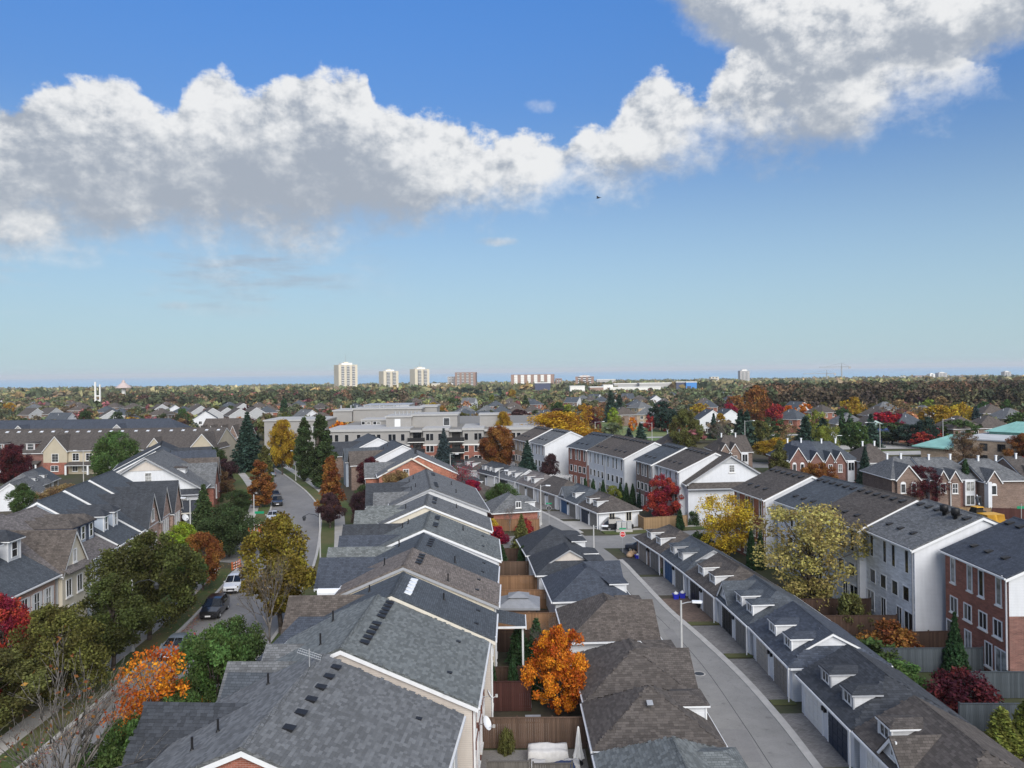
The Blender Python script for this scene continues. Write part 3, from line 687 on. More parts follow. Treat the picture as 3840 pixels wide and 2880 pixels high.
C6 = House('row_house', 'middle row house with grey-green roof and white gable beyond the slate-blue one', 'house', (-8.6, 73.6), (-9.0, 82.4), 9, 7.0, 6, 5.0, 6.9, 'green', 'siding_white', 'siding_white')
C7 = House('row_house', 'middle row house with cream gable strip and grey roof', 'house', (-10.0, 86.9), (-10.5, 94.2), 9, 7.2, 6, 5.0, 6.9, 'gray', 'siding_white', 'siding_cream')
C8 = House('row_house', 'long grey-roofed house at the far end of the middle row, pale gable', 'house', (-10.7, 99.1), (-13.4, 118.1), 9, 7.2, 6, 5.0, 6.9, 'gray', 'siding_white', 'siding_pale', trim='trim_grey')
C9 = House('row_house', 'house with red brick gable facing the view beyond the middle row', 'house', (-17.1, 138.7), (-19.6, 150.5), 9, 7.0, 5.6, 7.0, 5.6, 'gray', 'brick_orange', 'brick_orange')
C10 = House('row_house', 'dark-roofed house with white gable left of the red brick gable', 'house', (-22.8, 158.9), (-26.5, 170.0), 9, 6.5, 6, 6.5, 6, 'slate', 'brick_brown', 'siding_white')
C11 = House('row_house', 'farthest dark-roofed house with white gable before the apartment building', 'house', (-31.0, 176.7), (-35.5, 189.0), 9, 6.5, 6, 6.5, 6, 'slate', 'brick_brown', 'siding_white')
C1.vents(1, 1.0, [4.2, 3.0, 1.7, .3, -1.1, -2.6])
C2.vents(1, .9, [4.3, 3.6, 2.9, 2.2, 1.5, .1, -.7, -1.5, -2.3, -3.1], sc_=1.05)
C3.vents(1, .9, [1.9, 1.1, .3, -.5, -1.3], 'metal_white'); C4.vents(1, .9, [1.8, 1.0, 0, -.8]); C5.vents(1, .9, [1.8, 1.0, .2, -.6]); C6.vents(1, .9, [3, 2.3, 1.6, -.6, -1.3, -2.])
C7.vents(1, .9, [2.4, 1.7, 1, -.6, -1.3]); C8.vents(1, .9, [7, 6.2, 5.4, 4.6, -3, -3.9, -4.8, -5.7, -6.6])
C1.pipes([(-2.2, 3.2), (-2.6, -1.6), (-3.2, -2.8)], h=.6); C2.pipes([(-1.8, -2.4), (-2.4, 2.6)], h=.7); C3.pipes([(3.2, .6), (-2.2, 1.)]); C4.pipes([(3.4, -2.2), (-2, .5)], h=.6); C5.pipes([(3.3, -2.4), (-2, 1.2)], h=.6); C6.pipes([(3.6, 1.5), (-2.1, 2.2), (-2.6, 1.2)]); C7.pipes([(3.5, 1.5), (-2.4, -.5)]); C8.pipes([(-2, 5), (-2.6, 3.8), (-1.8, -3.6), (-2.4, -4.6), (3.4, 2), (3.6, -5)])
C9.pipes([(-.2, -3.2), (-.3, -2.4), (.1, -1.4)], h=.9); C10.pipes([(-2, 1), (-3, 0)], h=.5)
for hse in (C1, C2, C3, C4, C5, C6): 
    for yy in (-hse.L*.25, hse.L*.28): vent_box(hse.root, (5.6, yy, hse.z_at(5.6)), R_(90), math.atan(hse.sr), 'black_plastic', .6)
for hse in (C1, C2, C3, C4, C5, C6, C7, C8): hse.downspout(hse.wr+.08, -hse.L/2+.35)
# street-side wings, porches and dormers of the middle row
C1.wing(1.0, 2.5, 8.0, 5.7, 7.4, -1, 'dark', 'brick_red', shingles=90, win=[(0, 3.6, 1.4, 1.5, '2')])
C1.wing(5.2, 1.5, 7.9, 6.4, 5.2, -1, 'slate', 'siding_white', name='x')
C2.wing(-3.9, 1.7, 7.9, 6.2, 6.6, -1, 'gray', 'siding_white', win=[(0, 4, 1.2, 1.5, '2')])
C2.wing(-.6, 1.0, 7.7, 6.9, 5.6, -1, 'gray', 'siding_white', z0=5.6)
C2.wing(4.2, 2.0, 7.8, 6.0, 6.9, -1, 'navy', 'siding_white', hip=1.8)
C3.wing(.6, 2.0, 8.0, 6.0, 7.9, -1, 'umber', 'brick_brown', win=[(0, 4, 1.2, 1.5, '2')])
C4.wing(1.2, 1.9, 7.8, 6.0, 7.3, -1, 'navy', 'siding_white')
C5.wing(-1.9, 1.8, 8.0, 6.2, 8.4, -1, 'navy', 'siding_white', win=[(0, 4, 1.2, 1.5, '2')])
C5.wing(2.0, 1.5, 8.0, 6.5, 8.6, -1, 'green', 'siding_white')
C6.wing(-2.4, 2.2, 8.0, 5.8, 8.4, -1, 'navy', 'siding_white'); C6.wing(3.2, 2.2, 8.0, 5.8, 9.0, -1, 'dark', 'siding_white', win=[(0, 4, 1.2, 1.5, '2')])
C7.wing(-1.0, 2.2, 8.0, 5.8, 8.2, -1, 'green', 'siding_white'); C7.wing(3.0, 1.4, 7.8, 6.4, 7.4, -1, 'green', 'siding_white')
C8.wing(-5.8, 1.6, 8, 6.4, 7.4, -1, 'gray', 'siding_white'); C8.wing(-1.6, 2.0, 8.0, 6, 8.6, -1, 'dark', 'brick_brown'); C8.wing(3.4, 2.0, 8.0, 6, 8.8, -1, 'dark', 'brick_brown', win=[(0, 4, 1., 1.6, '2')])
C9.wing(0, 2.6, 7.2, 5.0, 9.5, -1, 'gray', 'brick_orange', win=[(0, 3, 1.0, 1.4, '2')]); C10.wing(-1.5, 2.6, 7.6, 5.2, 10.5, -1, 'umber', 'brick_brown'); C10.wing(3.5, 2.4, 7.8, 5.4, 11, -1, 'slate', 'siding_blue'); C11.wing(0, 3, 7.8, 5, 11.5, -1, 'dark', 'brick_brown')
window(C9.root, -2.2, -C9.L/2, 5.2, 'N', .9, 1.3, '2h'); MB().ext([(-5.5, -C9.L/2-.5, 6.6), (-1.2, -C9.L/2-.5, 8.6), (2.6, -C9.L/2-.5, 6.3), (2.6, -C9.L/2-.5, 6.05), (-1.2, -C9.L/2-.5, 8.3), (-5.5, -C9.L/2-.5, 6.3)], (0, .2, 0)).obj('gable_band', 'trim_cream', C9.root)
# rounded metal-clad dormer on the street slope of the fourth house
dm = MB(); 
for i in range(9):
    a0, a1 = math.pi*i/9, math.pi*(i+1)/9
    dm.poly([(-7.0, -1.2-.32*math.cos(a0), 6.6+.32*math.sin(a0)), (-3.4, -1.2-.32*math.cos(a0), 6.6+.32*math.sin(a0)), (-3.4, -1.2-.32*math.cos(a1), 6.6+.32*math.sin(a1)), (-7.0, -1.2-.32*math.cos(a1), 6.6+.32*math.sin(a1))])
dm.ext([(-7.0, -1.2-.32*math.cos(math.pi*i/9), 6.6+.32*math.sin(math.pi*i/9)) for i in range(10)], (-.02, 0, 0)); dm.box(-7, -1.5, 6.2, -3.4, -.9, 6.6)
dm.obj('porch_hood', 'metal_white', C4.root)
# rear windows of the middle row
for hse, st in ((C1, '2'), (C2, '2'), (C3, '2'), (C4, '2'), (C5, '2'), (C6, '2'), (C7, '2'), (C8, '2')):
    for yy in np.arange(-hse.L/2+1.2, hse.L/2-.6, 2.3):
        window(hse.root, hse.wr, float(yy), 3.9, 'R', 1.0, 1.4, st); window(hse.root, hse.wr, float(yy), .9, 'R', 1.1, 1.6, st)
window(C1.root, 2.2, -C1.L/2, 5.2, 'N', 1.0, 1.4, '2h')
# small hipped porch roof behind the fifth house
pr = MB().slab([(6.6, -2.2, 4.6), (9.4, -2.2, 4.0), (9.4, .8, 4.0), (6.6, .8, 4.6)], .1); pr.obj('porch_roof', 'roof_slate', C4.root); MB().box(9.38, -2.3, 3.82, 9.48, .9, 3.98).box(6.6, -2.3, 3.9, 9.4, -2.2, 4.05).obj('porch_fascia', 'trim_white', C4.root); MB().box(9.1, -2., 0, 9.25, -1.85, 3.9).box(9.1, .5, 0, 9.25, .65, 3.9).obj('porch_post', 'trim_white', C4.root)

# ================================================================ GARAGES
def door(parent, x, y, z, face, mat, w=2.55, h=2.1, rows=4, cols=4, frame='trim_white', fr=True):
    base = cached(('gd', mat, w, h), lambda: MB().box(-w/2, -.03, 0, w/2, .04, h).mesh('garage_door', mat))
    d = link('garage_door', base, parent, place(x, y, z, face))
    pw, ph = w/cols, h/rows
    pan = cached(('gp', mat, pw, ph), lambda: MB().ext([(-pw/2+.05, -.03, .04), (pw/2-.05, -.03, .04), (pw/2-.05, -.03, ph-.04), (-pw/2+.05, -.03, ph-.04)], (0, -.035, 0)).mesh('panel', mat))
    for i in range(cols):
        for j in range(rows): link('panel', pan, d, Matrix.Translation((-w/2+pw*(i+.5), 0, ph*j)))
    if fr:
        fm = cached(('gf', w, h, frame), lambda: MB().box(-w/2-.16, -.07, 0, -w/2, .02, h+.02).box(w/2, -.07, 0, w/2+.16, .02, h+.02).box(-w/2-.16, -.07, h+.02, w/2+.16, .02, h+.2).mesh('door_frame', frame))
        link('door_frame', fm, parent, place(x, y, z, face))
    return d
def wall_lamp(parent, x, y, z, face):
    me = cached('wlamp', lambda: MB().box(-.05, -.04, 0, .05, 0, .3).box(-.08, -.22, .02, .08, -.06, .26).ext([(-.1, -.24, .26), (.1, -.24, .26), (0, -.14, .36)], (0, .2, 0)).mesh('wall_lamp', 'black_plastic'))
    return link('wall_lamp', me, parent, place(x, y, z, face))
def garageG(label, near, far, roof, wall='siding_white', hipn=2.9, hipf=0., dorm=(), cross=None, sh=0, gablet=None, name='garage', zr=4.75, er=2.7, w=3.45):
    h = House(name, label, 'garage', near, far, zr, w, er, w, er, roof, wall, hipn=hipn, hipf=hipf, shingles=sh, oh=.35, group='garages on the left side of the lane')
    for yy in dorm: h.dormer(1, yy, w-.05, 2.0, 3.8, 'hip', roof, 'siding_white', rise=.38, win='2', wh=.5, oh=.18)
    if cross:
        h.wing(cross[0], cross[1], zr-.03, er, w+.35, 1, roof, wall, win=[(0, 3.2, .7, .6, '2')], shingles=0)
    n = 2 if h.L > 7 else 1
    for k in range(n):
        yy = (k-(n-1)/2)*h.L/2*.96
        door(h.root, h.wr, yy, 0, 'R', 'door_white', 2.9 if n == 2 else 4.2, fr=True)
    MB().box(h.wr+.26, -h.L/2-.2, 0.1, h.wr+.34, -h.L/2-.12, er-.2).obj('downspout', 'trim_white', h.root)
    if gablet:
        z0 = gablet; y = -h.L/2+(z0-er)*hipn/(zr-er); hw = (zr-z0)/h.sr-.02; z1 = zr-.02
        MB().poly([(-hw, y, z0), (hw, y, z0), (0, y, z1)]).obj('gablet', 'siding_beige', h.root)
        for k in (-1, 1):
            MB().ext([(0, y-.22, z1+.10), (k*(hw+.3), y-.22, z0-.06), (k*(hw+.3), y-.22, z0-.24), (0, y-.22, z1-.10)], (0, .08, 0)).obj('gablet_trim', 'trim_grey', h.root)
            MB().slab([(0, y-.26, z1+.16), (k*(hw+.35), y-.26, z0-.03), (k*(hw+.35), y+.5, z0-.03), (0, -h.L/2+hipn+.2, z1+.16)], .06).obj('gablet_roof', 'roof_'+roof, h.root)
    return h
G1 = garageG('nearest lane garage with grey-green hipped roof at the bottom edge', (8.15, 34.6), (8.05, 42.6), 'green', dorm=(1.2,), hipn=0, hipf=2.6, sh=300)
G2 = garageG('brown hipped garage roof with a single square vent', (8.05, 43.7), (8.0, 49.2), 'brown', dorm=(.9,), hipn=2.9, sh=300, hipf=2.5)
G3 = garageG('brown garage roof with cross gable to the lane, beside the orange maple', (8.15, 49.9), (8.0, 57.6), 'brown', dorm=(2.4,), cross=(-.9, 2.7), hipn=2.9, sh=300, hipf=2.9)
G4 = garageG('brown garage roof with cross gable next to the navy garage roof', (7.75, 61.1), (7.5, 69.0), 'umber', dorm=(2.5,), cross=(-1.0, 2.7), hipn=2.9, hipf=2.9)
G5 = garageG('plain dark navy garage roof on the left side of the lane', (7.2, 71.9), (6.6, 79.5), 'navy', dorm=(-2.0,), cross=(1.4, 2.4), hipn=2.9, hipf=2.9)
G6 = garageG('slate garage roof with a pale gablet facing the view', (6.0, 81.2), (5.4, 88.6), 'dark', dorm=(-2.4, 1.0), hipn=2.9, gablet=3.5, hipf=2.9)
G7 = garageG('slate garage roof with two flat-topped dormers by the cross street', (5.1, 90.1), (4.1, 98.2), 'dark', dorm=(-2.2, .9), hipn=2.9, hipf=2.9)
G8 = garageG('brick garage with grey hipped roof beyond the cross street', (.3, 117.2), (-1.6, 124.5), 'gray', 'brick_red', dorm=(-1.4, 1.2), hipn=2.9, hipf=2.9)
G9 = garageG('low brown garage roof behind the round green bush', (-4.6, 129), (-7, 136.5), 'brown', 'brick_brown', dorm=(-1.5,), hipn=2.9, hipf=2.9)
G10 = garageG('dark garage roof with white doors below the apartment building', (-8.6, 139.5), (-11.0, 147), 'dark', 'siding_white', dorm=(-1.5, 1.5), hipn=2.9, hipf=2.9)
vent_box(G2.root, (-.2, -1.2, 4.35), 0, math.atan(.6), 'galvanised', .8)
G8w = window(G8.root, .4, -G8.L/2, 3.2, 'N', .7, .8, '2')

def garageR(label, near, far, roof, doors, wall='siding_white', hipn=2.6, gablet=None, front=None, sh=0, dorm=(-2.0, 1.2), trim='trim_white', zr=4.45, hipf=0., grp='garages on the right side of the lane', dtrim=None, dwall='siding_pale'):
    h = House('garage', label, 'garage', (near[0]+.33, near[1]), (far[0]+.33, far[1]), zr, 3.35, 2.65, 3.35, 2.65, roof, wall, hipn=hipn, hipf=hipf, shingles=sh, oh=.32, group=grp, trim=trim)
    for yy in dorm: h.dormer(-1, yy, 2.8, 1.4, 4.02, 'hip', roof, dwall, trim=dtrim or trim, rise=.22, win='2', wh=.6, oh=.12)
    n = len(doors); 
    for k, dmat in enumerate(doors):
        yy = (k-(n-1)/2)*h.L*.47
        door(h.root, -h.wl, yy, 0, 'L', dmat, 2.75); wall_lamp(h.root, -h.wl, yy+1.7 if k == 0 else yy-1.7, 1.75, 'L')
    MB().box(-h.wl-.42, -h.L/2-.28, 0.1, -h.wl-.34, -h.L/2-.2, 2.4).obj('downspout', 'trim_white', h.root)
    if gablet:
        z0 = gablet; y = -h.L/2+(z0-2.65)*hipn/(zr-2.65); hw = (zr-z0)/h.sr-.02; z1 = zr-.02
        MB().poly([(-hw, y, z0), (hw, y, z0), (0, y, z1)]).obj('gablet', 'siding_white', h.root)
        for k in (-1, 1):
            MB().ext([(0, y-.22, z1+.10), (k*(hw+.3), y-.22, z0-.06), (k*(hw+.3), y-.22, z0-.24), (0, y-.22, z1-.10)], (0, .08, 0)).obj('gablet_trim', trim, h.root)
            MB().slab([(0, y-.26, z1+.16), (k*(hw+.35), y-.26, z0-.03), (k*(hw+.35), y+.5, z0-.03), (0, -h.L/2+hipn+.2, z1+.16)], .06).obj('gablet_roof', 'roof_'+roof, h.root)
    if front:
        y, hw, z1 = front
        h.wing(y, hw, z1, 2.65, 3.6, -1, roof, wall, win=[(0, 3.1, .45, .8, '2')], x_in=.4)
    return h
R0 = garageR('brown shingled garage at the bottom right corner with white doors', (23.3, 36.2), (23.1, 45.2), 'brown', ['door_white', 'door_white'], sh=300, front=(.6, 1.4, 4.1), dorm=(2.6,))
R1 = garageR('slate-grey garage with one navy and one cream door', (23.05, 45.8), (22.9, 53.7), 'dark', ['door_navy', 'door_white'], sh=300, trim='trim_grey', hipn=2.7)
R2 = garageR('dark garage roof with white-edged dormers and a white gablet, taupe and cream doors', (22.85, 55.3), (22.7, 63.8), 'navy', ['door_taupe', 'door_beige'], sh=300, gablet=3.4)
R3 = garageR('grey garage with white gable to the lane and two charcoal doors', (22.6, 64.5), (22.2, 72.2), 'slate', ['door_grey', 'door_black'], front=(2.6, 1.6, 4.35), dorm=(-2.4, .2))
R4 = garageR('brown-grey garage with two pale dormers, black and taupe doors', (22.0, 72.9), (21.15, 81.0), 'brown', ['door_taupe', 'door_black'], dorm=(-1.6, 1.6))
R5 = garageR('blue-grey garage with one blue door and dark-trimmed dormers', (21.1, 81.6), (20.2, 89.5), 'slate', ['door_grey', 'door_blue'], trim='trim_grey', gablet=3.4, dorm=(-.6, 2.3))
R6 = garageR('brown garage at the stop sign corner with two white dormers', (20.1, 90.1), (18.6, 98.8), 'brown', ['door_grey', 'door_taupe'], 'brick_brown', hipf=2.6)
N1 = garageR('white-walled garage with dark doors beside the parked black SUV', (15.6, 116.6), (13.4, 123.4), 'brown', ['door_grey', 'door_navy'], hipn=2.8, grp='garages beyond the cross street', dorm=(-1.2, 1.6))
N2 = garageR('blue-grey garage with blue door and small gable beyond the cross street', (13.1, 124.6), (10.7, 132.2), 'slate', ['door_grey', 'door_blue'], front=(2.4, 1.5, 4.3), dorm=(-1.2,), grp='garages beyond the cross street')
N3 = garageR('long brown garage with beige doors beyond the blue-grey one', (10.3, 133.6), (7.0, 142.0), 'brown', ['door_taupe', 'door_beige'], dorm=(), grp='garages beyond the cross street')
N4 = garageR('tan garage roof with two dormers and pale doors', (6.7, 142.6), (3.6, 150), 'taupe', ['door_taupe', 'door_beige'], grp='garages beyond the cross street')
N5 = garageR('grey garage roof with two dormers near the far end of the lane', (3.2, 150.6), (-.4, 158), 'gray', ['door_white', 'door_black'], grp='garages beyond the cross street', gablet=3.4)
N6 = garageR('dark garage roof with three dormers at the far end of the lane', (-1, 159), (-5, 166.5), 'dark', ['door_white', 'door_grey'], dorm=(-2.4, 0, 2.4), grp='garages beyond the cross street')
N7 = garageR('small brown garage roof with white gable in front of the apartment building', (-6.0, 168), (-9.5, 175.5), 'brown', ['door_white', 'door_white'], grp='garages beyond the cross street')
for yy in (-1.2, 1.6): window(N1.root, yy, -N1.L/2, 1.0, 'N', .8, 1.5, '2', fr='trim_cream')
# driveway aprons in front of the right garages
def brickpave(name, c):
    b = NB(name); br = b.node('ShaderNodeTexBrick', offset=.5); b.l.new(b.uv(), br.inputs['Vector']); br.inputs['Scale'].default_value = 1
    br.inputs['Brick Width'].default_value = .24; br.inputs['Row Height'].default_value = .12; br.inputs['Mortar Size'].default_value = .008
    br.inputs['Color1'].default_value = (*sc(c, .8), 1); br.inputs['Color2'].default_value = (*sc(c, 1.2), 1); br.inputs['Mortar'].default_value = (*sc(c, .55), 1)
    n = b.noise(.7, b.pos(), 5); v = b.node('ShaderNodeVectorMath', operation='SCALE'); b.l.new(br.outputs[0], v.inputs[0]); b.l.new(b.mr(n, .3, .7, .78, 1.15), v.inputs[3]); b.col(v.outputs[0]); b.rough(.9); b.spec(.2)
brickpave('paver_grey', (.20, .19, .18)); brickpave('paver_brown', (.16, .115, .09)); brickpave('paver_dark', (.075, .075, .078))
for h, pm in ((R0, 'paver_grey'), (R1, 'paver_grey'), (R2, 'paver_grey'), (R3, 'paver_grey'), (R4, 'paver_brown'), (R5, 'paver_grey'), (R6, 'paver_dark'), (N1, 'sidewalk'), (N2, 'paver_grey'), (N3, 'paver_grey')):
    M = Matrix.Translation(h.root.location) @ Matrix.Rotation(h.root.rotation_euler.z, 4, 'Z')
    q = [M @ Vector((-h.wl+.05, yy, 0)) for yy in (-h.L/2+.3, h.L/2-.3)]
    ky = lambda y: np.interp(y, [p[1] for p in LR], [p[0] for p in LR])+.54
    struct(MB().poly([(ky(q[0].y), q[0].y, .012), (q[0].x, q[0].y, .012), (q[1].x, q[1].y, .012), (ky(q[1].y), q[1].y, .012)]).obj('driveway', pm))

# ================================================================ THREE-STOREY HOUSES ON THE RIGHT
def tall(label, near, far, roof, wall, gable, wall_low=None, style='sq', wr=6., lowz=2.6, vents=6, zr=10.8, er=8.2, trim='trim_white', sill=False, grp='three-storey houses on the right'):
    h = House('townhouse', label, 'house', near, far, zr, wr, er, 6., er, roof, wall, gable, trim=trim, wall_low=wall_low, lowz=lowz, oh=.35, rk=.2, group=grp)
    L = h.L
    for fr in (.14, .40, .58, .86):
        y = (fr-.5)*L; window(h.root, -h.wl, y, 5.75, 'L', .55, 1.95, 's', sill=sill); 
    for fr in (.16, .38, .62, .85):
        y = (fr-.5)*L; window(h.root, -h.wl, y, 3.25, 'L', .95, 1.2, '2' if sill else 's', sill=sill)
    for fr, w in ((.12, 1.3), (.3, .8), (.62, .8), (.9, 1.3)):
        y = (fr-.5)*L; window(h.root, -h.wl, y, .55, 'L', w, 1.75, '2', sill=sill)
    h.vents(-1, .9, [(-.42+.84*i/(vents-1))*L for i in range(vents)], sc_=1.25); h.vents(-1, 4.6, [-.2*L, .05*L, .28*L], sc_=1.1)
    h.downspout(-h.wl-.06, -L/2+.25, 'trim_grey' if not sill else 'trim_white')
    return h
D1 = tall('red brick three-storey house with dark roof at the right edge', (42.8, 57.3), (42.9, 65.9), 'navy', 'brick_red', 'siding_white', 'brick_dark', lowz=5.2, sill=True)
D2 = tall('white brick three-storey house with grey roof and two black roof turbines', (40.6, 66.8), (40.35, 75.4), 'gray', 'brick_white', 'siding_white')
D3 = tall('white three-storey house with taupe roof behind the pale yellow tree', (39.6, 75.9), (38.5, 84.2), 'brown', 'brick_white', 'siding_white')
D3b = tall('white three-storey house with slate roof left of the taupe roof', (38.45, 84.4), (37.3, 92.4), 'slate', 'brick_white', 'siding_white')
D4 = tall('red brick three-storey house with brown roof behind the golden yellow tree', (36.2, 93.6), (34.9, 102), 'brown', 'brick_orange', 'siding_white', sill=True)
D5 = tall('white corner house with brown roof behind its wide gable', (31.6, 120.6), (29.9, 129), 'brown', 'siding_white', 'siding_white')
D6 = tall('tan brick three-storey house with slate roof behind the red maple', (29.0, 129.6), (27.4, 136.5), 'slate', 'brick_brown', 'siding_pale', 'brick_brown', lowz=5)
D7 = tall('white three-storey house with grey roof and pale blank end wall', (25.6, 139.4), (23.2, 147.2), 'brown', 'siding_white', 'siding_pale')
D7b = tall('white three-storey house with tan roof left of the grey roof', (23.1, 147.4), (20.7, 155), 'umber', 'siding_white', 'siding_white')
D8 = tall('red brick three-storey house with slate roof beyond the white pair', (20.2, 155.3), (17.0, 162.5), 'slate', 'brick_red', 'siding_pale', 'brick_dark', lowz=5)
D9 = tall('white three-storey house with grey roof and blank white gable, far up the lane', (12.4, 166.2), (9.6, 173.5), 'gray', 'siding_white', 'siding_white')
D10 = tall('brown-roofed three-storey house next to the orange tree, farthest of its row', (8.8, 174.5), (6.0, 182), 'umber', 'brick_tan', 'siding_pale')
for yy in (-2.6, -.9):
    MB().lathe([(.0, 0), (.16, 0), (.16, .35), (.36, .4), (.36, .95), (.30, 1.0), (0, 1.05)], n=14).obj('roof_turbine', 'black_plastic', D2.root, True, Matrix.Translation((-1.3, yy, D2.z_at(-1.3)-.05)))
# the wide gable of the white corner house faces the cross street
D5.wing  # (side wing built below)
cw = House('corner_house_gable', 'white gable-fronted corner house facing the cross street', 'house', (33.4, 118.4), (33.0, 124.2), 10.6, 6.7, 6.5, 6.7, 6.5, 'brown', 'siding_white', 'siding_white', trim='trim_grey', rk=.45, oh=.5)
cw.root.name = 'corner_house'
Lc = cw.L/2
window(cw.root, .2, -Lc, 8.0, 'N', .75, 1.0, 'g'); window(cw.root, -3.3, -Lc, 2.8, 'N', .95, 1.5, 'g'); window(cw.root, .5, -Lc, 2.8, 'N', .95, 1.5, 'g'); window(cw.root, 5.6, -Lc, 3.2, 'N', .9, 1.2, 'g'); window(cw.root, -3.3, -Lc, .3, 'N', .95, 1.2, 'g')
MB().ext([(-6.9, -Lc, 6.45), (-6.9, -Lc-.75, 5.75), (-6.9, -Lc-.75, 5.6), (-6.9, -Lc, 5.6)], (13.8, 0, 0)).obj('skirt_roof', 'roof_brown', cw.root); MB().box(-6.95, -Lc-.8, 5.42, 6.95, -Lc-.7, 5.62).obj('skirt_fascia', 'trim_grey', cw.root)
MB().ext([(-1.5, -Lc-.1, 9.3), (1.5, -Lc-.1, 9.3), (0, -Lc-.1, 10.3)], (0, .08, 0)).obj('gable_vent', 'siding_grey', cw.root)

# ================================================================ LEFT ROW
def left_house(label, near, far, roof, wall, gable, zr=11., wr=8., er=5.9, **k):
    return House('street_house', label, 'house', near, far, zr, wr, er, 8., er, roof, wall, gable, group='houses on the left side of the street', **k)
L0 = left_house('house at the left edge with navy dormers hidden behind the red maple', (-50.2, 47), (-50.0, 57.6), 'slate', 'brick_red', 'siding_blue', zr=10.4)
L1 = left_house('left-row house with navy roof and two tall white dormers', (-50.0, 58), (-50.2, 70.6), 'slate', 'brick_pink', 'siding_pale', zr=10.4)
L2 = left_house('left-row house with steep brown cross gable and cream front', (-50.2, 71.0), (-50.3, 75.6), 'taupe', 'siding_cream', 'siding_grey', zr=10.5)
L3 = left_house('left-row house with taupe roof and three joined dormers, pale blue side', (-50.3, 75.9), (-50.7, 81.6), 'taupe', 'siding_white', 'siding_blue', zr=10.2)
L4 = left_house('left-row house with slate roof and two white-framed dormers over brick', (-50.8, 82.2), (-51.6, 88.0), 'slate', 'brick_pink', 'siding_blue', zr=10.7)
L5 = left_house('left-row house with slate roof and one steep dark front gable', (-51.9, 89.2), (-53.0, 95.6), 'slate', 'brick_pink', 'siding_pale', zr=10.9)
L6 = left_house('end house of the left row with two steep dark gables and pink brick front', (-53.3, 97), (-54.8, 105.2), 'slate', 'brick_pink', 'siding_cream', zr=11.0)
for yy in (1.8, 4.9): L1.dormer(1, yy, 5.2, 1.7, 9.5, 'hip', 'dark', 'siding_white', rise=.8, ww=.75, wh=1.3, oh=.3)
L1.dormer(1, -2, 5.2, 1.7, 9.5, 'hip', 'dark', 'siding_white', rise=.8, ww=.75, wh=1.3, oh=.3)
L0.dormer(1, 2, 5.2, 1.7, 9.5, 'hip', 'dark', 'siding_white', rise=.8, ww=.75, wh=1.3, oh=.3)
L2.wing(0, 2.15, 9.3, 5.9, 8.55, 1, 'umber', 'siding_cream', win=[(0, 6.4, .5, 1.1, '2'), (-1.1, 3.4, .8, 1.5, '2'), (.8, 3.4, .8, 1.5, '2'), (-.6, .8, .9, 1.6, '2')])
L2sk = MB().slab([(8.3, -2.2, 6.2), (9.0, -2.2, 5.75), (9.0, 2.2, 5.75), (8.3, 2.2, 6.2)], .1).obj('skirt_roof', 'roof_taupe', L2.root)
for yy in (-1.7, 0, 1.7): L3.dormer(1, yy, 6.2, 1.25, 8.9, 'hip', 'brown', 'siding_blue', rise=.7, ww=.6, wh=1.3, oh=.22, trim='trim_navy')
for yy in (-1.5, 1.3): L4.dormer(1, yy, 6.3, 1.2, 8.8, 'hip', 'dark', 'siding_blue', rise=.7, ww=.6, wh=1.4, oh=.22)
L5.wing(.4, 2.5, 9.6, 5.9, 8.7, 1, 'dark', 'brick_pink', win=[(0, 6.3, .9, 1.3, '2'), (-1, 3, .8, 1.6, '2'), (1, 3, .8, 1.6, '2')])
L6.wing(-2.6, 2.3, 9.6, 5.9, 8.7, 1, 'dark', 'brick_pink', win=[(-1, 3.4, .5, 1.9, 's'), (0, 3.4, .5, 1.9, 's'), (1, 3.4, .5, 1.9, 's')]); L6.wing(2.2, 2.3, 9.6, 5.9, 9.0, 1, 'dark', 'brick_pink', win=[(-1, 3.4, .5, 1.9, 's'), (0, 3.4, .5, 1.9, 's'), (1, 3.4, .5, 1.9, 's')])
for h in (L0, L1, L3, L4):
    for yy in np.arange(-h.L/2+1.0, h.L/2-.5, 1.75): window(h.root, h.wr, float(yy), 3.3, 'R', .75, 1.6, '2h', sill=True); window(h.root, h.wr, float(yy), .8, 'R', .8, 1.6, '2h', sill=True)
for h, s_ in ((L1, 0), (L4, 0)):
    for yy in np.arange(-h.L/2+1.0, h.L/2-.5, 1.75):
        for k in (-1, 1): MB().box(h.wr, yy+k*.62-.15, 3.25, h.wr+.05, yy+k*.62+.15, 4.95).obj('shutter', 'trim_white', h.root)
# white corner house beyond the side street, gable to the view
LE = House('street_house', 'white gable-fronted corner house beyond the side street on the left', 'house', (-57.4, 120.4), (-60.2, 132.0), 11.2, 8., 6.2, 8., 6.2, 'gray', 'siding_white', 'siding_white', trim='trim_grey', rk=.6, oh=.6)
le = LE.L/2
window(LE.root, .3, -le, 7.2, 'N', .9, 1.5, 'g'); window(LE.root, 5.4, -le, 3.4, 'N', 1.0, 1.4, 'g'); window(LE.root, 0.3, -le, 3.2, 'N', .9, 1.4, 'g')
MB().ext([(-8.2, -le, 6.0), (-8.2, -le-.7, 5.3), (-8.2, -le-.7, 5.15), (-8.2, -le, 5.15)], (16.4, 0, 0)).obj('skirt_roof', 'roof_dark', LE.root); MB().box(-8.2, -le-.76, 5.0, 8.2, -le-.66, 5.2).obj('skirt_fascia', 'trim_grey', LE.root)
MB().ext([(-2.6, -le-.08, 9.1), (2.6, -le-.08, 9.1), (0, -le-.08, 10.5)], (0, .07, 0)).obj('gable_shingles', 'siding_beige', LE.root)
LE.dormer(1, -2.0, 5.2, 1.8, 8.9, 'shed', 'umber', 'siding_white', win='2')
LE.wing(2.5, 3.2, 9.0, 5.6, 9.4, 1, 'gray', 'brick_red', win=[(0, 3.2, .9, 1.7, 'a')])
pc = MB()
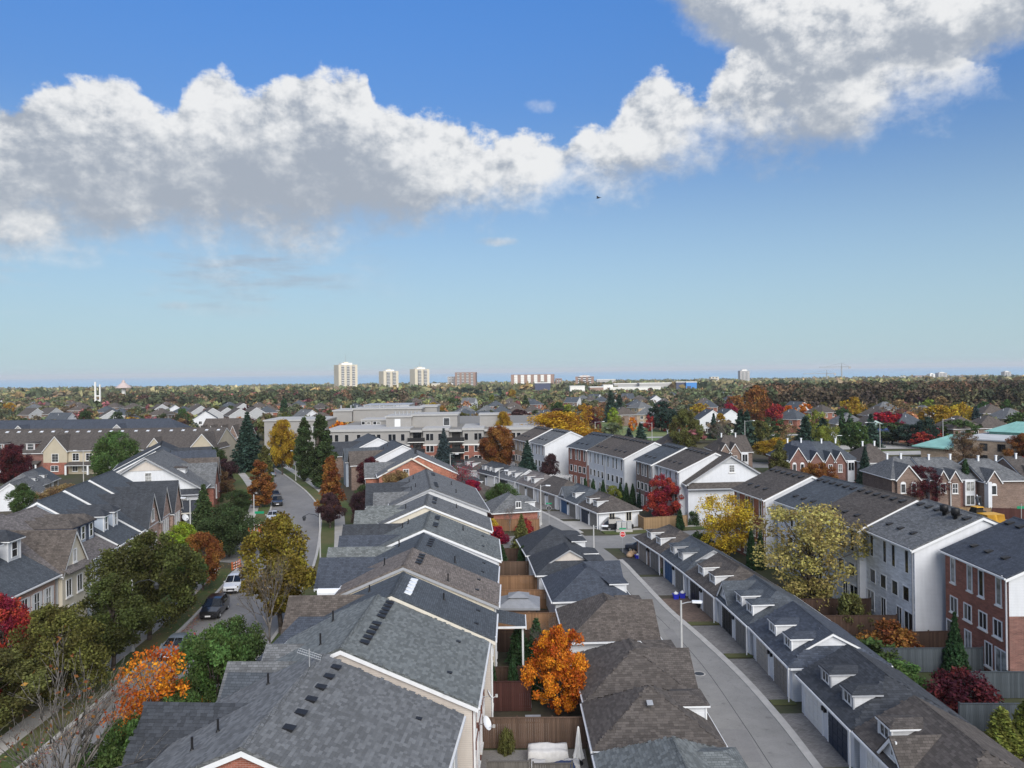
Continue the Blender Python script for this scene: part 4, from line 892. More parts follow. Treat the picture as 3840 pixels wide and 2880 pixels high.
for x in (3.6, 8.4): pc.box(x-.15, -le-3.2, 0, x+.15, -le-2.9, 2.7)
pc.obj('porch_post', 'trim_white', LE.root); MB().slab([(3, -le-3.5, 2.8), (9.2, -le-3.5, 2.8), (9.2, -le, 4.2), (3, -le, 4.2)], .12).ext([(3., -le-3.4, 2.9), (6., -le-3.4, 2.9), (4.5, -le-3.4, 4.1)], (0, 2.2, 0)).obj('porch_roof', 'roof_dark', LE.root); MB().ext([(3.2, -le-3.46, 2.95), (5.8, -le-3.46, 2.95), (4.5, -le-3.46, 3.95)], (0, .05, 0)).box(2.9, -le-3.55, 2.6, 9.3, -le-3.45, 2.8).obj('porch_gable', 'trim_cream', LE.root)
MB().box(4.6, -le-.06, .2, 5.5, -le, 2.3).obj('front_door', 'wood_dark', LE.root)
LF = House('street_house', 'taupe and slate roofed house behind the white corner house', 'house', (-61.4, 133.4), (-63.2, 139.6), 10.2, 8, 6, 8, 6, 'taupe', 'brick_red', 'siding_pale'); LF.wing(0, 3, 9, 5.8, 9.6, 1, 'umber', 'brick_red', win=[(0, 3, .9, 1.7, 'a')])
LG = House('street_house', 'slate roofed brick house with white side gable on the bend of the street', 'house', (-65.2, 140.5), (-68.4, 150), 10.2, 8, 6, 8, 6, 'slate', 'brick_red', 'siding_pale'); LG.wing(-1.5, 3.2, 9.4, 5.8, 10.2, 1, 'navy', 'brick_red', win=[(0, 3, .9, 1.7, 'a')]); LG.pipes([(2, 0), (3, 1)]); LG.wing(3, 2.6, 9.2, 5.8, 9.8, 1, 'navy', 'brick_red')
LH = House('street_house', 'dark roofed house at the far end of the left row with white rake boards', 'house', (-69.4, 151.5), (-73.5, 161.5), 10.2, 8, 6, 8, 6, 'dark', 'brick_brown', 'siding_white'); LH.wing(0, 3, 9, 5.8, 9.6, 1, 'dark', 'brick_brown')

# ================================================================ TOWNHOUSES BEYOND THE LEFT ROW
def facing(name, label, cat, x0, x1, y, zr, ze, dep, roof, wall, gable=None, **k):
    """house whose ridge runs left to right; its local +x side faces the camera"""
    return House(name, label, cat, (x0, y+dep), (x1, y+dep), zr, dep, ze, dep, ze, roof, wall, gable, **k)
B1 = facing('townhouse', 'brown-roofed brick townhouse block at the left edge behind the burgundy tree', 'townhouse', -142, -115.6, 189.5, 10.6, 5.4, 8, 'brown', 'brick_dark', 'stucco_tan')
B2 = facing('townhouse', 'tan townhouse with arched porch and pointed gable left of the big round tree', 'townhouse', -115.2, -98, 189.5, 10.4, 5.9, 8, 'brown', 'stucco_tan', 'stucco_tan')
B3 = facing('townhouse', 'brown-roofed tan townhouse behind the big round green tree', 'townhouse', -97.5, -73.5, 189.5, 10.4, 5.9, 8, 'brown', 'stucco_tan', 'stucco_tan')
for h in (B1, B2, B3): h.vents(1, 1.2, list(np.linspace(-h.L/2+1.5, h.L/2-1.5, int(h.L/2.8))), 'metal_white', 1.5)
# local y runs left to right here, local +x towards the camera
B2.wing(-B2.L/2+2.9, 2.9, 9.4, 5.9, 8.9, 1, 'brown', 'stucco_tan', win=[(0, 3.1, 1.5, 1.9, 'g')], z0=2.9)
MB().box(7.9, -B2.L/2+.05, 0, 8.75, -B2.L/2+5.75, 2.88).obj('brick_base', 'brick_red', B2.root)
window(B2.root, 8.75, -B2.L/2+2.8, .9, 'R', 1.7, 1.2, '2g')
for yy in (-1.0, 2.3, 5.2, 8): window(B2.root, 8, yy, 3.3, 'R', 1.5, 1.7, '2g')
pm = MB().slab([(8, -2.6, 3.0), (10.2, -2.6, 2.5), (10.2, 8.5, 2.5), (8, 8.5, 3.0)], .12).obj('porch_roof', 'roof_brown', B2.root)
for yy in (-2.4, 3.0, 8.3): MB().box(9.8, yy-.2, 0, 10.1, yy+.2, 2.5).obj('porch_column', 'trim_white', B2.root)
MB().box(10.0, -2.4, 2.2, 10.12, 8.3, 2.5).obj('porch_beam', 'trim_white', B2.root)
for yy in (-1.2, 1.2, 4.4, 6.8): window(B2.root, 8, yy, .7, 'R', 1.2, 1.5, '2')
for yy, w in ((-10, 1.0), (-4.5, 1.1), (2.0, 1.0), (9.6, 1.4)): B1.dormer(1, yy, 7.2, 2.0, 7.6, 'shed', 'brown', 'brick_dark', ww=w, wh=1.5)
for yy in (-11, -7, 0, 10.5): window(B1.root, 8, yy, 1.0, 'R', 1.2, 1.6, '2g')
MB().slab([(8, -5, 3.4), (10, -5, 2.8), (10, 12.8, 2.8), (8, 12.8, 3.4)], .12).obj('porch_roof', 'roof_brown', B1.root)
for yy in (-4.6, 3.8, 6.6, 12.4): MB().box(9.6, yy-.15, 0, 9.9, yy+.15, 2.8).obj('porch_column', 'trim_white', B1.root)
B3.wing(9.5, 3.2, 9.6, 6.0, 9.4, 1, 'brown', 'stucco_tan'); B3.wing(-3, 1.8, 8.6, 6.4, 7.6, 1, 'brown', 'stucco_tan')
B4 = facing('townhouse', 'long navy-roofed townhouse block with two tudor gables behind the brown roofs', 'townhouse', -172, -102, 236, 10.3, 6.2, 7, 'navy', 'brick_brown', 'stucco_white', hipf=6)
for yy in (-151.23+137, -121.07+137):
    B4.wing(yy, 3.4, 9.2, 6.0, 7.6, 1, 'navy', 'stucco_white')
    for k in (-1.2, 1.2): MB().box(7.36, yy+k-.08, 6.0, 7.45, yy+k+.08, 8.0).obj('timber', 'trim_grey', B4.root)
B5 = facing('townhouse', 'brick townhouses with four steep white-edged gables at the end of the street', 'townhouse', -92.6, -80.14, 226, 10.6, 5.6, 7, 'umber', 'brick_brown', 'brick_brown')
for yy in (-5, -2, 1.2, 4.4): B5.wing(yy, 1.2, 9.0, 6.2, 7.7, 1, 'umber', 'brick_brown', win=[(0, 3.0, .8, 1.4, 'a')])
for yy in (-4.6, -1.4, 2, 5): window(B5.root, 7, yy, .5, 'R', .9, 1.5, '2')
# stepped gable rows of further townhouses, copied from one prototype
row0 = House('row_house', 'far row house with white stepped gable', 'house', (-1, -4), (1, 4), 9.2, 5.5, 5.8, 5.5, 5.8, 'brown', 'brick_brown', 'siding_grey', rk=.1)
for yy in (-2, 2): window(row0.root, 5.5, yy, 3, 'R', 1., 1.4, '2'); window(row0.root, -5.5, yy, 3, 'L', 1., 1.4, '2')
hip0 = House('suburban_house', 'far brick house with hipped brown roof', 'house', (0, -4.5), (0, 4.5), 8.4, 5, 5.3, 5, 5.3, 'brown', 'brick_red', hipn=4, hipf=4)
hip1 = House('suburban_house', 'far tan house with hipped grey roof', 'house', (0, -5), (0, 5), 8.6, 5.2, 5.3, 5.2, 5.3, 'gray', 'brick_tan', hipn=4, hipf=4)
hip2 = House('suburban_house', 'far brick house with hipped slate roof', 'house', (0, -5), (0, 5), 8.6, 5.2, 5.3, 5.2, 5.3, 'slate', 'brick_red', hipn=4, hipf=4)
hip3 = House('suburban_house', 'far brick house with hipped umber roof', 'house', (0, -5), (0, 5), 8.6, 5.2, 5.3, 5.2, 5.3, 'umber', 'brick_brown', hipn=4, hipf=4)
gab0 = House('suburban_house', 'far house with slate roof and white gable', 'house', (0, -5), (0, 5), 9, 5, 5.6, 5, 5.6, 'slate', 'brick_brown', 'siding_white', rk=.2)
gab1 = House('suburban_house', 'far house with grey roof and white gable', 'house', (0, -5), (0, 5), 9, 5, 5.6, 5, 5.6, 'gray', 'siding_white', 'siding_white', rk=.2)
for h in (hip0, hip1, hip2, hip3, gab0, gab1):
    for yy in (-2.4, 2.0): window(h.root, h.wr, yy, 3.2, 'R', 1.2, 1.3, '2'); window(h.root, -h.wl, yy, 3.2, 'L', 1.2, 1.3, '2')
    for xx in (-2.2, 2.2): window(h.root, xx, -h.L/2, 3.2, 'N', 1.2, 1.3, '2'); window(h.root, xx, -h.L/2, .6, 'N', 1.3, 1.4, '2')
    vent_pipe(h.root, (-1.5, .5, h.z_at(-1.5)), 'metal_white', .6)
PROTO = dict(r=row0, a=hip0, b=hip1, c=hip2, d=hip3, g=gab0, w=gab1)
used = set(); FAR_HOUSES = []
def put(k, x, y, rz, label, s=1., group='houses of the suburb beyond'):
    p = PROTO[k].root; FAR_HOUSES.append((x, y))
    if k not in used: used.add(k); o = p; o.location = (x, y, gz(y)); o.rotation_euler = (0, 0, R_(rz)); o['label'] = label; o['group'] = group; o.scale = (s, s, 1)
    else: o = dup(p, (x, y, gz(y)), R_(rz), label, (s, s, 1), group)
    return o
FH = [  # prototype, x, y, turn, label
 ('r', -202.82, 388.72, 35, 'far row house with white stepped gable left of the slate gable house'), ('g', -149.89, 304.4, 10, 'grey-blue house with white gable above the navy roofs'), ('g', -209.49, 357.59, 90, 'navy-roofed house with two dormers beyond the left townhouses'), ('r', -273.5, 438.4, 75, 'brown far row house above the left end of the navy roofs'), ('r', -266.61, 444.64, 75, 'brown far row house with white gable right of its twin'), ('w', -511.09, 773.08, 20, 'white gable at the far left edge'),
 ('r', -229.5, 501.54, 40, 'first far row house of the striped gables'), ('w', -211.43, 482.1, 30, 'white gabled house among the striped gables'), ('c', -194.71, 456.55, 60, 'slate hipped house between the striped gables'), ('r', -182.92, 448.97, 40, 'second far row house of the striped gables'), ('r', -157.94, 403.04, 40, 'third far row house of the striped gables'), ('r', -153.09, 409.47, 40, 'fourth far row house of the striped gables'), ('r', -138.53, 387.75, 40, 'fifth far row house of the striped gables'), ('r', -135.46, 402.58, 40, 'sixth far row house of the striped gables'), ('d', -147.6, 467.6, 20, 'umber hipped house at the end of the striped gables'), ('r', -176.55, 501.59, 40, 'row house behind the striped gables'), ('c', -204.57, 556.59, 80, 'dark hipped roof behind the striped gables'),
 ('w', -95.53, 357.43, 45, 'white gabled house behind the apartment building'), ('d', -83.22, 335.21, 45, 'dark brown roof right behind the apartment left wing'),
 ('d', -55.35, 539.31, 0, 'umber hipped house above the yellow tree'), ('b', -24.76, 404.74, 15, 'tan hipped house behind the apartment stair tower'), ('b', -13.54, 404.52, 0, 'tan house, first of the hipped roofs in a row'), ('c', -5.66, 392.18, 0, 'brick house with slate roof, second of the hipped roofs in a row'), ('d', 2.52, 397.6, 0, 'third of the hipped roofs in a row, umber'), ('a', 10.18, 400.88, 0, 'fourth of the hipped roofs in a row, brown over red brick'), ('c', -10.64, 500.17, 10, 'slate hipped roof behind the row of four'), ('d', -0.25, 481.02, 20, 'umber hipped roof behind the row of four'), ('w', -32.23, 576.92, 80, 'grey roof with white gable farther behind'),
 ('d', 50.48, 352.81, 10, 'umber hipped house above the park'), ('b', 72.44, 437.24, 30, 'tan hipped house right above the park'), ('b', 61.93, 351.95, -20, 'tan gabled house beside the park trees'), ('b', 64.13, 323.18, 15, 'low pale roof at the park edge'), ('c', 78.19, 487.13, 5, 'navy roof behind the park houses'),
 ('c', 110.58, 435.4, 70, 'dark roof with white skylight behind the lit brick houses'), ('g', 76.23, 298.29, 0, 'lit brick house, left of the pair beyond the green tree'), ('g', 83.79, 301.34, 0, 'lit brick house, right of the pair beyond the green tree'), ('d', 124.08, 498.67, 80, 'dark far roof left of the woods'),
 ('b', 113.98, 262.74, 0, 'tan hipped house between the two dark cypresses'), ('d', 120.09, 256.37, 0, 'umber hipped house left of the crimson tree'), ('c', 127.18, 249.91, 90, 'red brick house with slate roof right of the crimson tree'), ('a', 139.95, 348.95, 30, 'brown hipped roof below the woods'), ('d', 149.77, 316.15, 20, 'umber roof high behind the playground'), ('b', 171.13, 321.3, 20, 'greyish roof among the tan trees on the right'), ('d', 143.54, 233.2, 0, 'umber hipped roof behind the teal school roof'), ('d', 134.16, 232.33, 10, 'low brown roof left of the teal school roof'), ('b', 182.88, 284.26, 10, 'far pale roof at the right edge'), ('c', 108.07, 297.82, 40, 'slate roof half hidden below the woods'),
]
_r = random.Random(11); _n = 0; _pl = []
while _n < 64:
    yy = math.sqrt(_r.uniform(300**2, 760**2)); xx = _r.uniform(-.66, .66)*yy
    if (xx > .30*yy and yy > 400) or (15 < xx < 118 and yy < 440) or (-.5 < xx/yy < -.14 and yy > 600) or any((xx-a)**2+(yy-b)**2 < 400 for a, b in _pl) or any((xx-f[1])**2+(yy-f[2])**2 < 500 for f in FH): continue
    _pl.append((xx, yy)); _n += 1; k = _r.choice('abcdacdg')
    FH.append((k, xx, yy, _r.choice((0, 90, 20, 60)), {'a': 'brown hipped roof among the distant trees', 'b': 'grey hipped roof among the distant trees', 'c': 'slate hipped roof among the distant trees', 'd': 'umber hipped roof among the distant trees', 'g': 'slate gabled roof among the distant trees'}[k]))
for k, x, y, rz, lab in FH: put(k, x, y, rz+random.uniform(-4, 4), lab)
# white garages on the lane behind the left row
for i, (px, py, lab, rf) in enumerate((((-91.38, 142.25, 5.0), 0, 'white garage with grey roof and small gable at the left edge', 'gray'), ((-97.09, 153.24, 5.0), 0, 'grey-roofed white garage farther left behind the first', 'gray'), ((-98.4, 158.34, 5.0), 0, 'slate-roofed white garage nearest the tan townhouse', 'slate'))):
    h = House('garage', lab, 'garage', (px[0]+1, px[1]-4), (px[0]-1, px[1]+4), 5., 3.2, 2.7, 3.2, 2.7, rf, 'siding_white', hipn=0 if i == 0 else 2.6, group='white garages on the far left'); h.dormer(1, -1.5, 2.4, 1.6, 4.1, 'hip', rf, 'siding_white', rise=.3, win='2', wh=.5)
    for yy in (-1.9, 1.9): door(h.root, 3.2, yy, 0, 'R', 'door_taupe', 2.6, 2.1, 1, 4)

# ================================================================ APARTMENT BUILDING
AP = thing('apartment_building', 'four-storey grey and red brick apartment building with dark balconies', 'apartment building', (0, 203, -1))
def seg(x0, x1, y0, y1):
    MB().box(x0, y0, 0, x1, y1, 5.6).obj('brick_wall', 'brick_red', AP); MB().box(x0-.02, y0-.06, 5.6, x1+.02, y1, 9.6).obj('stucco_wall', 'stucco_grey', AP)
    MB().box(x0-.1, y0-.16, 5.5, x1+.1, y1, 5.85).obj('band', 'stone_white', AP); MB().box(x0-.2, y0-.4, 9.45, x1+.2, y1+.1, 10.1).obj('cornice', 'stucco_white', AP)
XS = [(-49.04, -27.25), (-23.6, -16.92), (-13.2, -7.71), (-4.69, 8.5)]
for x0, x1 in XS: seg(x0, x1, 0, 16)
for (a0, a1), (b0, b1) in zip(XS[:-1], XS[1:]):
    MB().box(a1-.3, 1.7, 0, b0+.3, 15.5, 5.6).obj('brick_wall', 'brick_red', AP); MB().box(a1-.3, 1.66, 5.6, b0+.3, 15.4, 9.45).obj('stucco_wall', 'stucco_grey', AP); MB().box(a1+.2, -.2, 9.1, b0-.2, 15, 9.7).obj('cornice', 'stucco_white', AP)
    xm = (a1+b0)/2; w = b0-a1
    for z in (.9, 3.8, 6.7):
        bal = MB().box(a1-.4, -1.0, z-.25, b0+.4, 1.7, z-.05).obj('balcony', 'stone_white', AP)
        MB().box(a1-.4, -1.02, z-.05, b0+.4, -.96, z+1.0).box(a1-.4, -1.0, z-.05, a1-.35, .0, z+1.0).box(b0+.35, -1.0, z-.05, b0+.4, 0, z+1.0).obj('railing', 'black_plastic', bal)
        window(AP, xm, 1.66 if z > 5 else 1.7, z, 'N', w*.55, 2.2, '2', fr='dark_metal', sill=False)
for px in (1240, 1262, 1290, 1335, 1365, 1400, 1440, 1470, 1508, 1607, 1620, 1650, 1664, 1748, 1787, 1800, 1878, 1892, 1925, 1940, 1990, 2010):
    pass
for x in (-47.99, -46.44, -43.77, -40.61, -36.74, -35.34, -32.31, -31.33, -29.01, -22.4, -21.42, -19.17, -18.19, -12.28, -9.68, -8.7, -3.22, -2.23, 0.16, 1.56, 4.73, 5.99):
    for z in (1.0, 3.9, 6.9): window(AP, x, 0 if z < 5.6 else -.06, z, 'N', .95, 1.75, 's', fr='stone_white' if z < 5.6 else 'stucco_white', gl='glass_dark', sill=False, fw=.1)
# roof and penthouse blocks
MB().slab([(XS[0][0], .2, 9.75), (8.4, .2, 9.75), (8.4, 60, 9.75), (XS[0][0], 60, 9.75)], .2).obj('flat_roof', 'gravel', AP)
def block(x0, x1, y0, y1, z0, z1, lab='penthouse'):
    o = MB().box(x0, y0, z0, x1, y1, z1).obj(lab, 'stucco_grey', AP); MB().box(x0-.3, y0-.3, z1, x1+.3, y1+.3, z1+.4).obj('cornice', 'stucco_white', o); return o
block(-34.7, -27.73, 8, 20, 9.7, 12.6); pb = block(-27.73, -15.25, 9, 20, 9.7, 12.9); block(-9.01, -3.87, 8, 14, 9.7, 12.9)
block(-55.9, -50.09, 37, 50, 9.7, 13.0); block(-49.92, -28.48, 38, 50, 9.7, 13.4); block(-29.67, -24.47, 46, 56, 9.7, 13.6)
block(-43.84, -34.49, 21, 30, 9.7, 11.0)
block(-73.24, -55.08, 24, 40, 0, 11.0, 'left_wing')
for x in (-69.68, -66.53, -59.82, -58.24): window(AP, x, 24, 7.8, 'N', 1.2, 1.5, '2', sill=False)
for x in (-43.45, -41.89, -40.1, -39.01): window(AP, x, 21, 9.9, 'N', .9, .8, 's', sill=False)
window(AP, -31.54, 8, 10.0, 'N', 1.4, 2.1, 's', gl='trim_white', sill=False); window(AP, -18.19, 9, 10.2, 'N', 1.6, 2.0, 's', sill=False)
for i in range(9):
    x = -54.24+i*2.3+random.uniform(-.6, .6); MB().tube((x, 42, 13.2), (x, 42, 14.4), .22, n=8).tube((x, 42, 14.4), (x, 42, 14.6), .32, n=8).obj('exhaust_stack', 'galvanised', AP)
for i in range(7):
    x = -32.87+i*1.1; MB().tube((x, 13, 12.8), (x, 13, 13.8+random.uniform(-.3, .3)), .18, n=8).tube((x, 13, 13.7), (x, 13, 13.9), .28, n=8).obj('exhaust_stack', 'galvanised', AP)
WB = thing('flat_building', 'pale blue flat-roofed building behind the apartment building', 'building', (-52.38, 320, -1.4)); MB().box(-9.5, 0, 0, 9.5, 18, 11.6).obj('wall', 'stucco_white', WB); MB().box(-9.7, -.2, 11.6, 9.7, 18.2, 11.9).obj('parapet', 'trim_grey', WB); MB().box(4, -.08, 0, 9.4, 0, 11.5).obj('front_panel', 'trim_white', WB); window(WB, 6.6, -.09, 8, 'N', 3, 1.4, '2', sill=False)
LW = thing('low_building', 'long low white building behind the orange tree', 'building', (2.83, 300, -1.1)); MB().box(-13, 0, 0, 11, 12, 5.2).obj('wall', 'stucco_white', LW); MB().box(-13.2, -.2, 5.2, 11.2, 12.2, 5.6).obj('parapet', 'trim_white', LW)
for x in (-9, -5, -1, 3, 7): window(LW, x, 0, 1.6, 'N', 1.8, 1.6, '2', sill=False)

# ================================================================ RIGHT MIDDLE GROUND: brick townhouses, school, excavator
def gable_front(h, yy, hw, zr, win, wall): h.wing(yy, hw, zr, h.er, h.wr+.9, 1, None, wall, win=win)
E1 = facing('townhouse', 'dark brick townhouse with two arched windows under a pointed gable', 'townhouse', 64.38, 70.12, 131, 7.8, 4.9, 5.5, 'gray', 'brick_brown', 'brick_brown', hipn=3, hipf=0)
gable_front(E1, -.4, 1.9, 7.2, [(-.9, 2.5, .7, 1.4, 'a'), (.9, 2.5, .7, 1.4, 'a')], 'brick_brown')
E2 = facing('townhouse', 'dark brick townhouse pair with twin small gables and white bay', 'townhouse', 70.27, 79.21, 130, 7.7, 4.8, 5.5, 'gray', 'brick_dark', 'siding_white', hipn=0, hipf=3)
gable_front(E2, -2.6, .9, 6.4, [(0, 2.6, .8, 1.5, '2h')], 'brick_brown'); gable_front(E2, -.6, .9, 6.3, [(0, 2.5, .8, 1.5, '2h')], 'brick_brown')
MB().box(5.5, 1.2, .3, 6.0, 2.9, 4.7).obj('bay', 'siding_white', E2.root); window(E2.root, 6.0, 2.05, 2.8, 'R', 1.3, 1.5, '2', sill=False); window(E2.root, 6.0, 2.05, .5, 'R', 1.3, 1.5, '2', sill=False)
E3 = facing('townhouse', 'taupe brick townhouse with arched window beside the excavator', 'townhouse', 78.19, 85.47, 128, 7.6, 4.8, 5.5, 'gray', 'brick_brown', 'brick_brown', hipn=0, hipf=3)
gable_front(E3, -2.4, 1.1, 6.5, [(0, 2.5, .75, 1.4, 'a')], 'brick_brown'); MB().box(5.5, -3.6, .3, 6.6, -3.0, 4.6).obj('bay', 'siding_white', E3.root)
E4 = facing('townhouse', 'taupe brick townhouse with white bay at the right edge', 'townhouse', 85.7, 91.73, 129, 7.8, 4.9, 5.5, 'brown', 'brick_brown', 'brick_brown', hipf=3); gable_front(E4, -1.6, 1.2, 6.6, [(0, 2.5, .9, 1.5, 'a')], 'brick_brown'); gable_front(E4, 1.8, 1.4, 7.2, [(0, 2.5, .9, 1.5, 'a')], 'brick_brown')
F1 = facing('townhouse', 'dark red brick townhouse with arched windows left of the burgundy tree', 'townhouse', 56.34, 63.16, 158, 8.2, 5.0, 6, 'navy', 'brick_dark', 'brick_dark', hipn=3)
gable_front(F1, -1.5, 1.7, 7.6, [(-.8, 2.6, .6, 1.5, 'a'), (.8, 2.6, .6, 1.5, 'a')], 'brick_dark'); gable_front(F1, 2.2, 1.1, 6.6, [(0, 2.4, 1., 1.5, '2')], 'brick_dark')
F2 = facing('townhouse', 'dark red brick townhouse with twin small gables and quoins', 'townhouse', 63.44, 70.54, 158, 8.0, 4.9, 6, 'slate', 'brick_dark', 'brick_dark', hipf=3)
gable_front(F2, -2.2, .9, 6.5, [(0, 2.5, .7, 1.4, '2h')], 'brick_dark'); gable_front(F2, -.2, 1., 6.6, [(0, 2.5, .7, 1.4, '2h')], 'brick_dark'); MB().box(6, 1.4, .3, 6.5, 2.8, 4.7).obj('bay', 'siding_white', F2.root); window(F2.root, 6.5, 2.1, 2.7, 'R', 1.1, 1.6, '2', sill=False)
F3 = facing('townhouse', 'brown-roofed house with blank white side wall behind the bare tree', 'townhouse', 70.48, 76.3, 154, 7.8, 4.8, 5.5, 'umber', 'siding_white', 'siding_white', hipn=3, hipf=2)
F4 = facing('townhouse', 'brown-roofed brick house with white door bay beyond the corner house', 'townhouse', 46.77, 54.65, 176, 8.0, 4.9, 5.5, 'umber', 'brick_brown', 'siding_white', hipn=3, hipf=0)
gable_front(F4, -2.4, 1.2, 6.8, [(0, 2.4, .9, 1.5, '2')], 'brick_brown'); gable_front(F4, -.2, 1.2, 6.8, [(0, 2.4, .8, 1.5, '2')], 'brick_brown'); MB().box(5.5, 1.3, .2, 6.0, 2.9, 4.7).obj('bay', 'siding_white', F4.root); window(F4.root, 6., 2.1, 2.6, 'R', 1.1, 1.6, '2', sill=False)
F5 = facing('townhouse', 'brown-roofed brick house with white-edged gable left of the big green tree', 'townhouse', 37.14, 44.26, 190, 7.8, 4.9, 5.5, 'umber', 'brick_brown', 'brick_brown', hipn=3); gable_front(F5, 1, 1.8, 7.2, [(0, 2.4, .9, 1.5, 'a')], 'brick_brown')
for h in (E1, E2, E3, E4, F1, F2, F3, F4, F5):
    for yy in (-h.L*.22, h.L*.2):
        MB().box(-.13, -.13, 0, .13, .13, .95).box(-.18, -.18, .9, .18, .18, 1.02).obj('chimney_pipe', 'metal_white', h.root, False, Matrix.Translation((.6, yy, h.zr-.3)))
# school with teal roof
SC = thing('school', 'tan brick school with flat roof and teal metal roofs', 'school', (108.76, 190, 0), R_(-50))
plain('teal_metal', (.20, .40, .36), .55, .14, .4); plain('roof_membrane', (.45, .46, .46), .8, .12, .3)
MB().box(0, 0, 0, 60, 40, 5.7).obj('wall', 'brick_tan', SC); MB().box(-.2, -.2, 5.7, 60.2, 40, 5.95).obj('parapet', 'trim_grey', SC); MB().slab([(.3, .3, 6.0), (59.8, .3, 6.0), (59.8, 39.7, 6.0), (.3, 39.7, 6.0)], .05).obj('flat_roof', 'roof_membrane', SC)
MB().ext([(-9.6, -1, 3.6), (0, -1, 3.4), (0, -1, 3.1), (-9.6, -1, 3.3)], (0, 1.2, 0)).poly([(-9.4, -.95, 3.6), (-.02, -.95, 3.4), (-.02, 7, 6.1), (-3.5, 7, 6.1)]).poly([(-3.5, 7, 6.1), (-9.4, -.95, 3.6), (-8, 14, 3.6)]).poly([(-3.5, 7, 6.1), (-8, 14, 3.6), (-3.5, 20, 6.1)]).obj('sloped_roof', 'teal_metal', SC)
MB().box(-7.8, 0, 0, 0, 13, 3.4).obj('low_wall', 'brick_tan', SC)
MB().box(-3.5, 6.8, 5.9, -.25, 7.2, 6.3).obj('roof_edge', 'teal_metal', SC)
MB().box(2, 17.5, 5.9, 38, 33, 6.7).obj('upper_wall', 'teal_metal', SC)
MB().poly([(1, 16.5, 6.7), (39, 16.5, 6.7), (34, 25, 9.0), (6, 25, 9.0)]).poly([(1, 16.5, 6.7), (6, 25, 9.0), (1, 34, 6.7)]).poly([(39, 16.5, 6.7), (39, 34, 6.7), (34, 25, 9.0)]).obj('upper_roof', 'teal_metal', SC)
for i in range(22): MB().ext([(6+i*1.25, 24.96, 9.02), (6.06+i*1.25, 24.96, 9.02), (6.06+i*1.25, 16.5, 6.73), (6+i*1.25, 16.5, 6.73)], (0, 0, .05)).obj('roof_seam', 'teal_metal', SC)
for x in (3.4, 6.6, 10.4, 15.0, 19, 23.5, 28, 33): window(SC, x, 0, 3.4, 'N', 1.5, 1.6, '2', fr='dark_metal', sill=False); window(SC, x, 0, .6, 'N', 1.5, 1.6, '2', fr='dark_metal', sill=False)
# excavator
XC = thing('excavator', 'yellow tracked excavator behind the white brick house roof', 'excavator', (68.5, 112, 0), R_(10))
gloss('paint_yellow', (.62, .33, .02), .4); gloss('paint_orange', (.55, .14, .04), .5)
for x in (-1.2, 1.2):
    tk = MB(); pts = [(x-.25, 1.9*math.cos(a), .45+.42*math.sin(a)) for a in np.linspace(0, 2*math.pi, 17)[:-1]]; tk.ext(pts, (.5, 0, 0)); tk.obj('track', 'dark_metal', XC)
MB().ext([(-1.4, -2.2, 1.1), (1.4, -2.2, 1.1), (1.5, 1.3, 1.1), (-1.4, 1.3, 1.1)], (0, 0, .2)).ext([(-1.4, -2.3, 1.3), (1.4, -2.3, 1.3), (1.4, -2.0, 2.5), (-1.4, -2.0, 2.5)], (0, 2.0, 0)).ext([(-1.4, -2.3, 1.3), (-1.4, 1.3, 1.3), (-1.4, 1.2, 2.3), (-1.4, -2.0, 2.5)], (1.3, 0, 0)).ext([(1.4, -2.3, 1.3), (1.4, .6, 1.3), (1.4, .2, 2.3), (1.4, -2.0, 2.5)], (-1.3, 0, 0)).obj('body', 'paint_yellow', XC)
cb = MB().ext([(-1.3, .1, 2.3), (-1.3, 1.6, 1.4), (-1.3, 1.5, 2.6), (-1.3, 1.1, 3.2), (-1.3, .1, 3.2)], (1.1, 0, 0)).obj('cab', 'car_glass', XC); MB().box(-1.35, 0, 3.2, -.15, 1.2, 3.3).obj('cab_roof', 'paint_yellow', cb)
MB().path([(.5, 1.0, 1.8), (1.6, 3.4, 4.0), (3.6, 5.0, 3.8)], [.26, .24, .18], 6).obj('boom', 'dark_metal', XC); MB().path([(3.6, 5.0, 3.9), (4.6, 5.8, 1.5)], [.18, .14], 6).obj('stick', 'dark_metal', XC); MB().tube((1.0, 2.2, 3.2), (2.2, 4, 4.3), .07, n=6).obj('hydraulic_ram', 'metal_white', XC); MB().ext([(4.2, 5.4, 1.5), (5.0, 5.4, 1.5), (5.1, 5.4, .6), (4.4, 5.4, .5)], (0, 1.0, 0)).obj('bucket', 'dark_metal', XC)

# ================================================================ PARK AND PLAYGROUND
def sheet(name, pts, mat, up=.02): struct(MB().poly([(x, y, gz(y)+up) for x, y in pts]).obj(name, mat))
sheet('park_lawn', [(20.49, 262), (74.5, 262), (120, 345), (128, 470), (24, 470), (20, 345)], 'grass_park')
for q, (y0, y1) in enumerate(((330, 333), (385, 388))): sheet('park_path', [(18, y0), (120, y0+8), (120, y1+8), (18, y1)], 'sidewalk', .04)
sheet('park_road', [(20, 272), (112, 278), (112, 284), (20, 278)], 'concrete', .05)
sheet('playground_lawn', [(84, 205), (160, 205), (170, 300), (95, 300)], 'grass'); sheet('playground_sand', [(90, 222), (118, 222), (122, 250), (96, 252)], 'sidewalk', .04); sheet('parking_lot', [(70, 205), (112, 207), (114, 216), (70, 214)], 'concrete', .05)
PG = thing('shade_pavilion', 'pale green two-tier park pavilion at the playground', 'pavilion', (115.47, 245, gz(245)))
for x in (-4.6, 4.6):
    for y in (-4.6, 4.6): MB().tube((x, y, 0), (x, y, 3.2), .14, n=8).obj('post', 'trim_grey', PG)
plain('canopy_green', (.40, .52, .47), .6, .05); plain('canopy_blue', (.10, .17, .45), .6, .05)
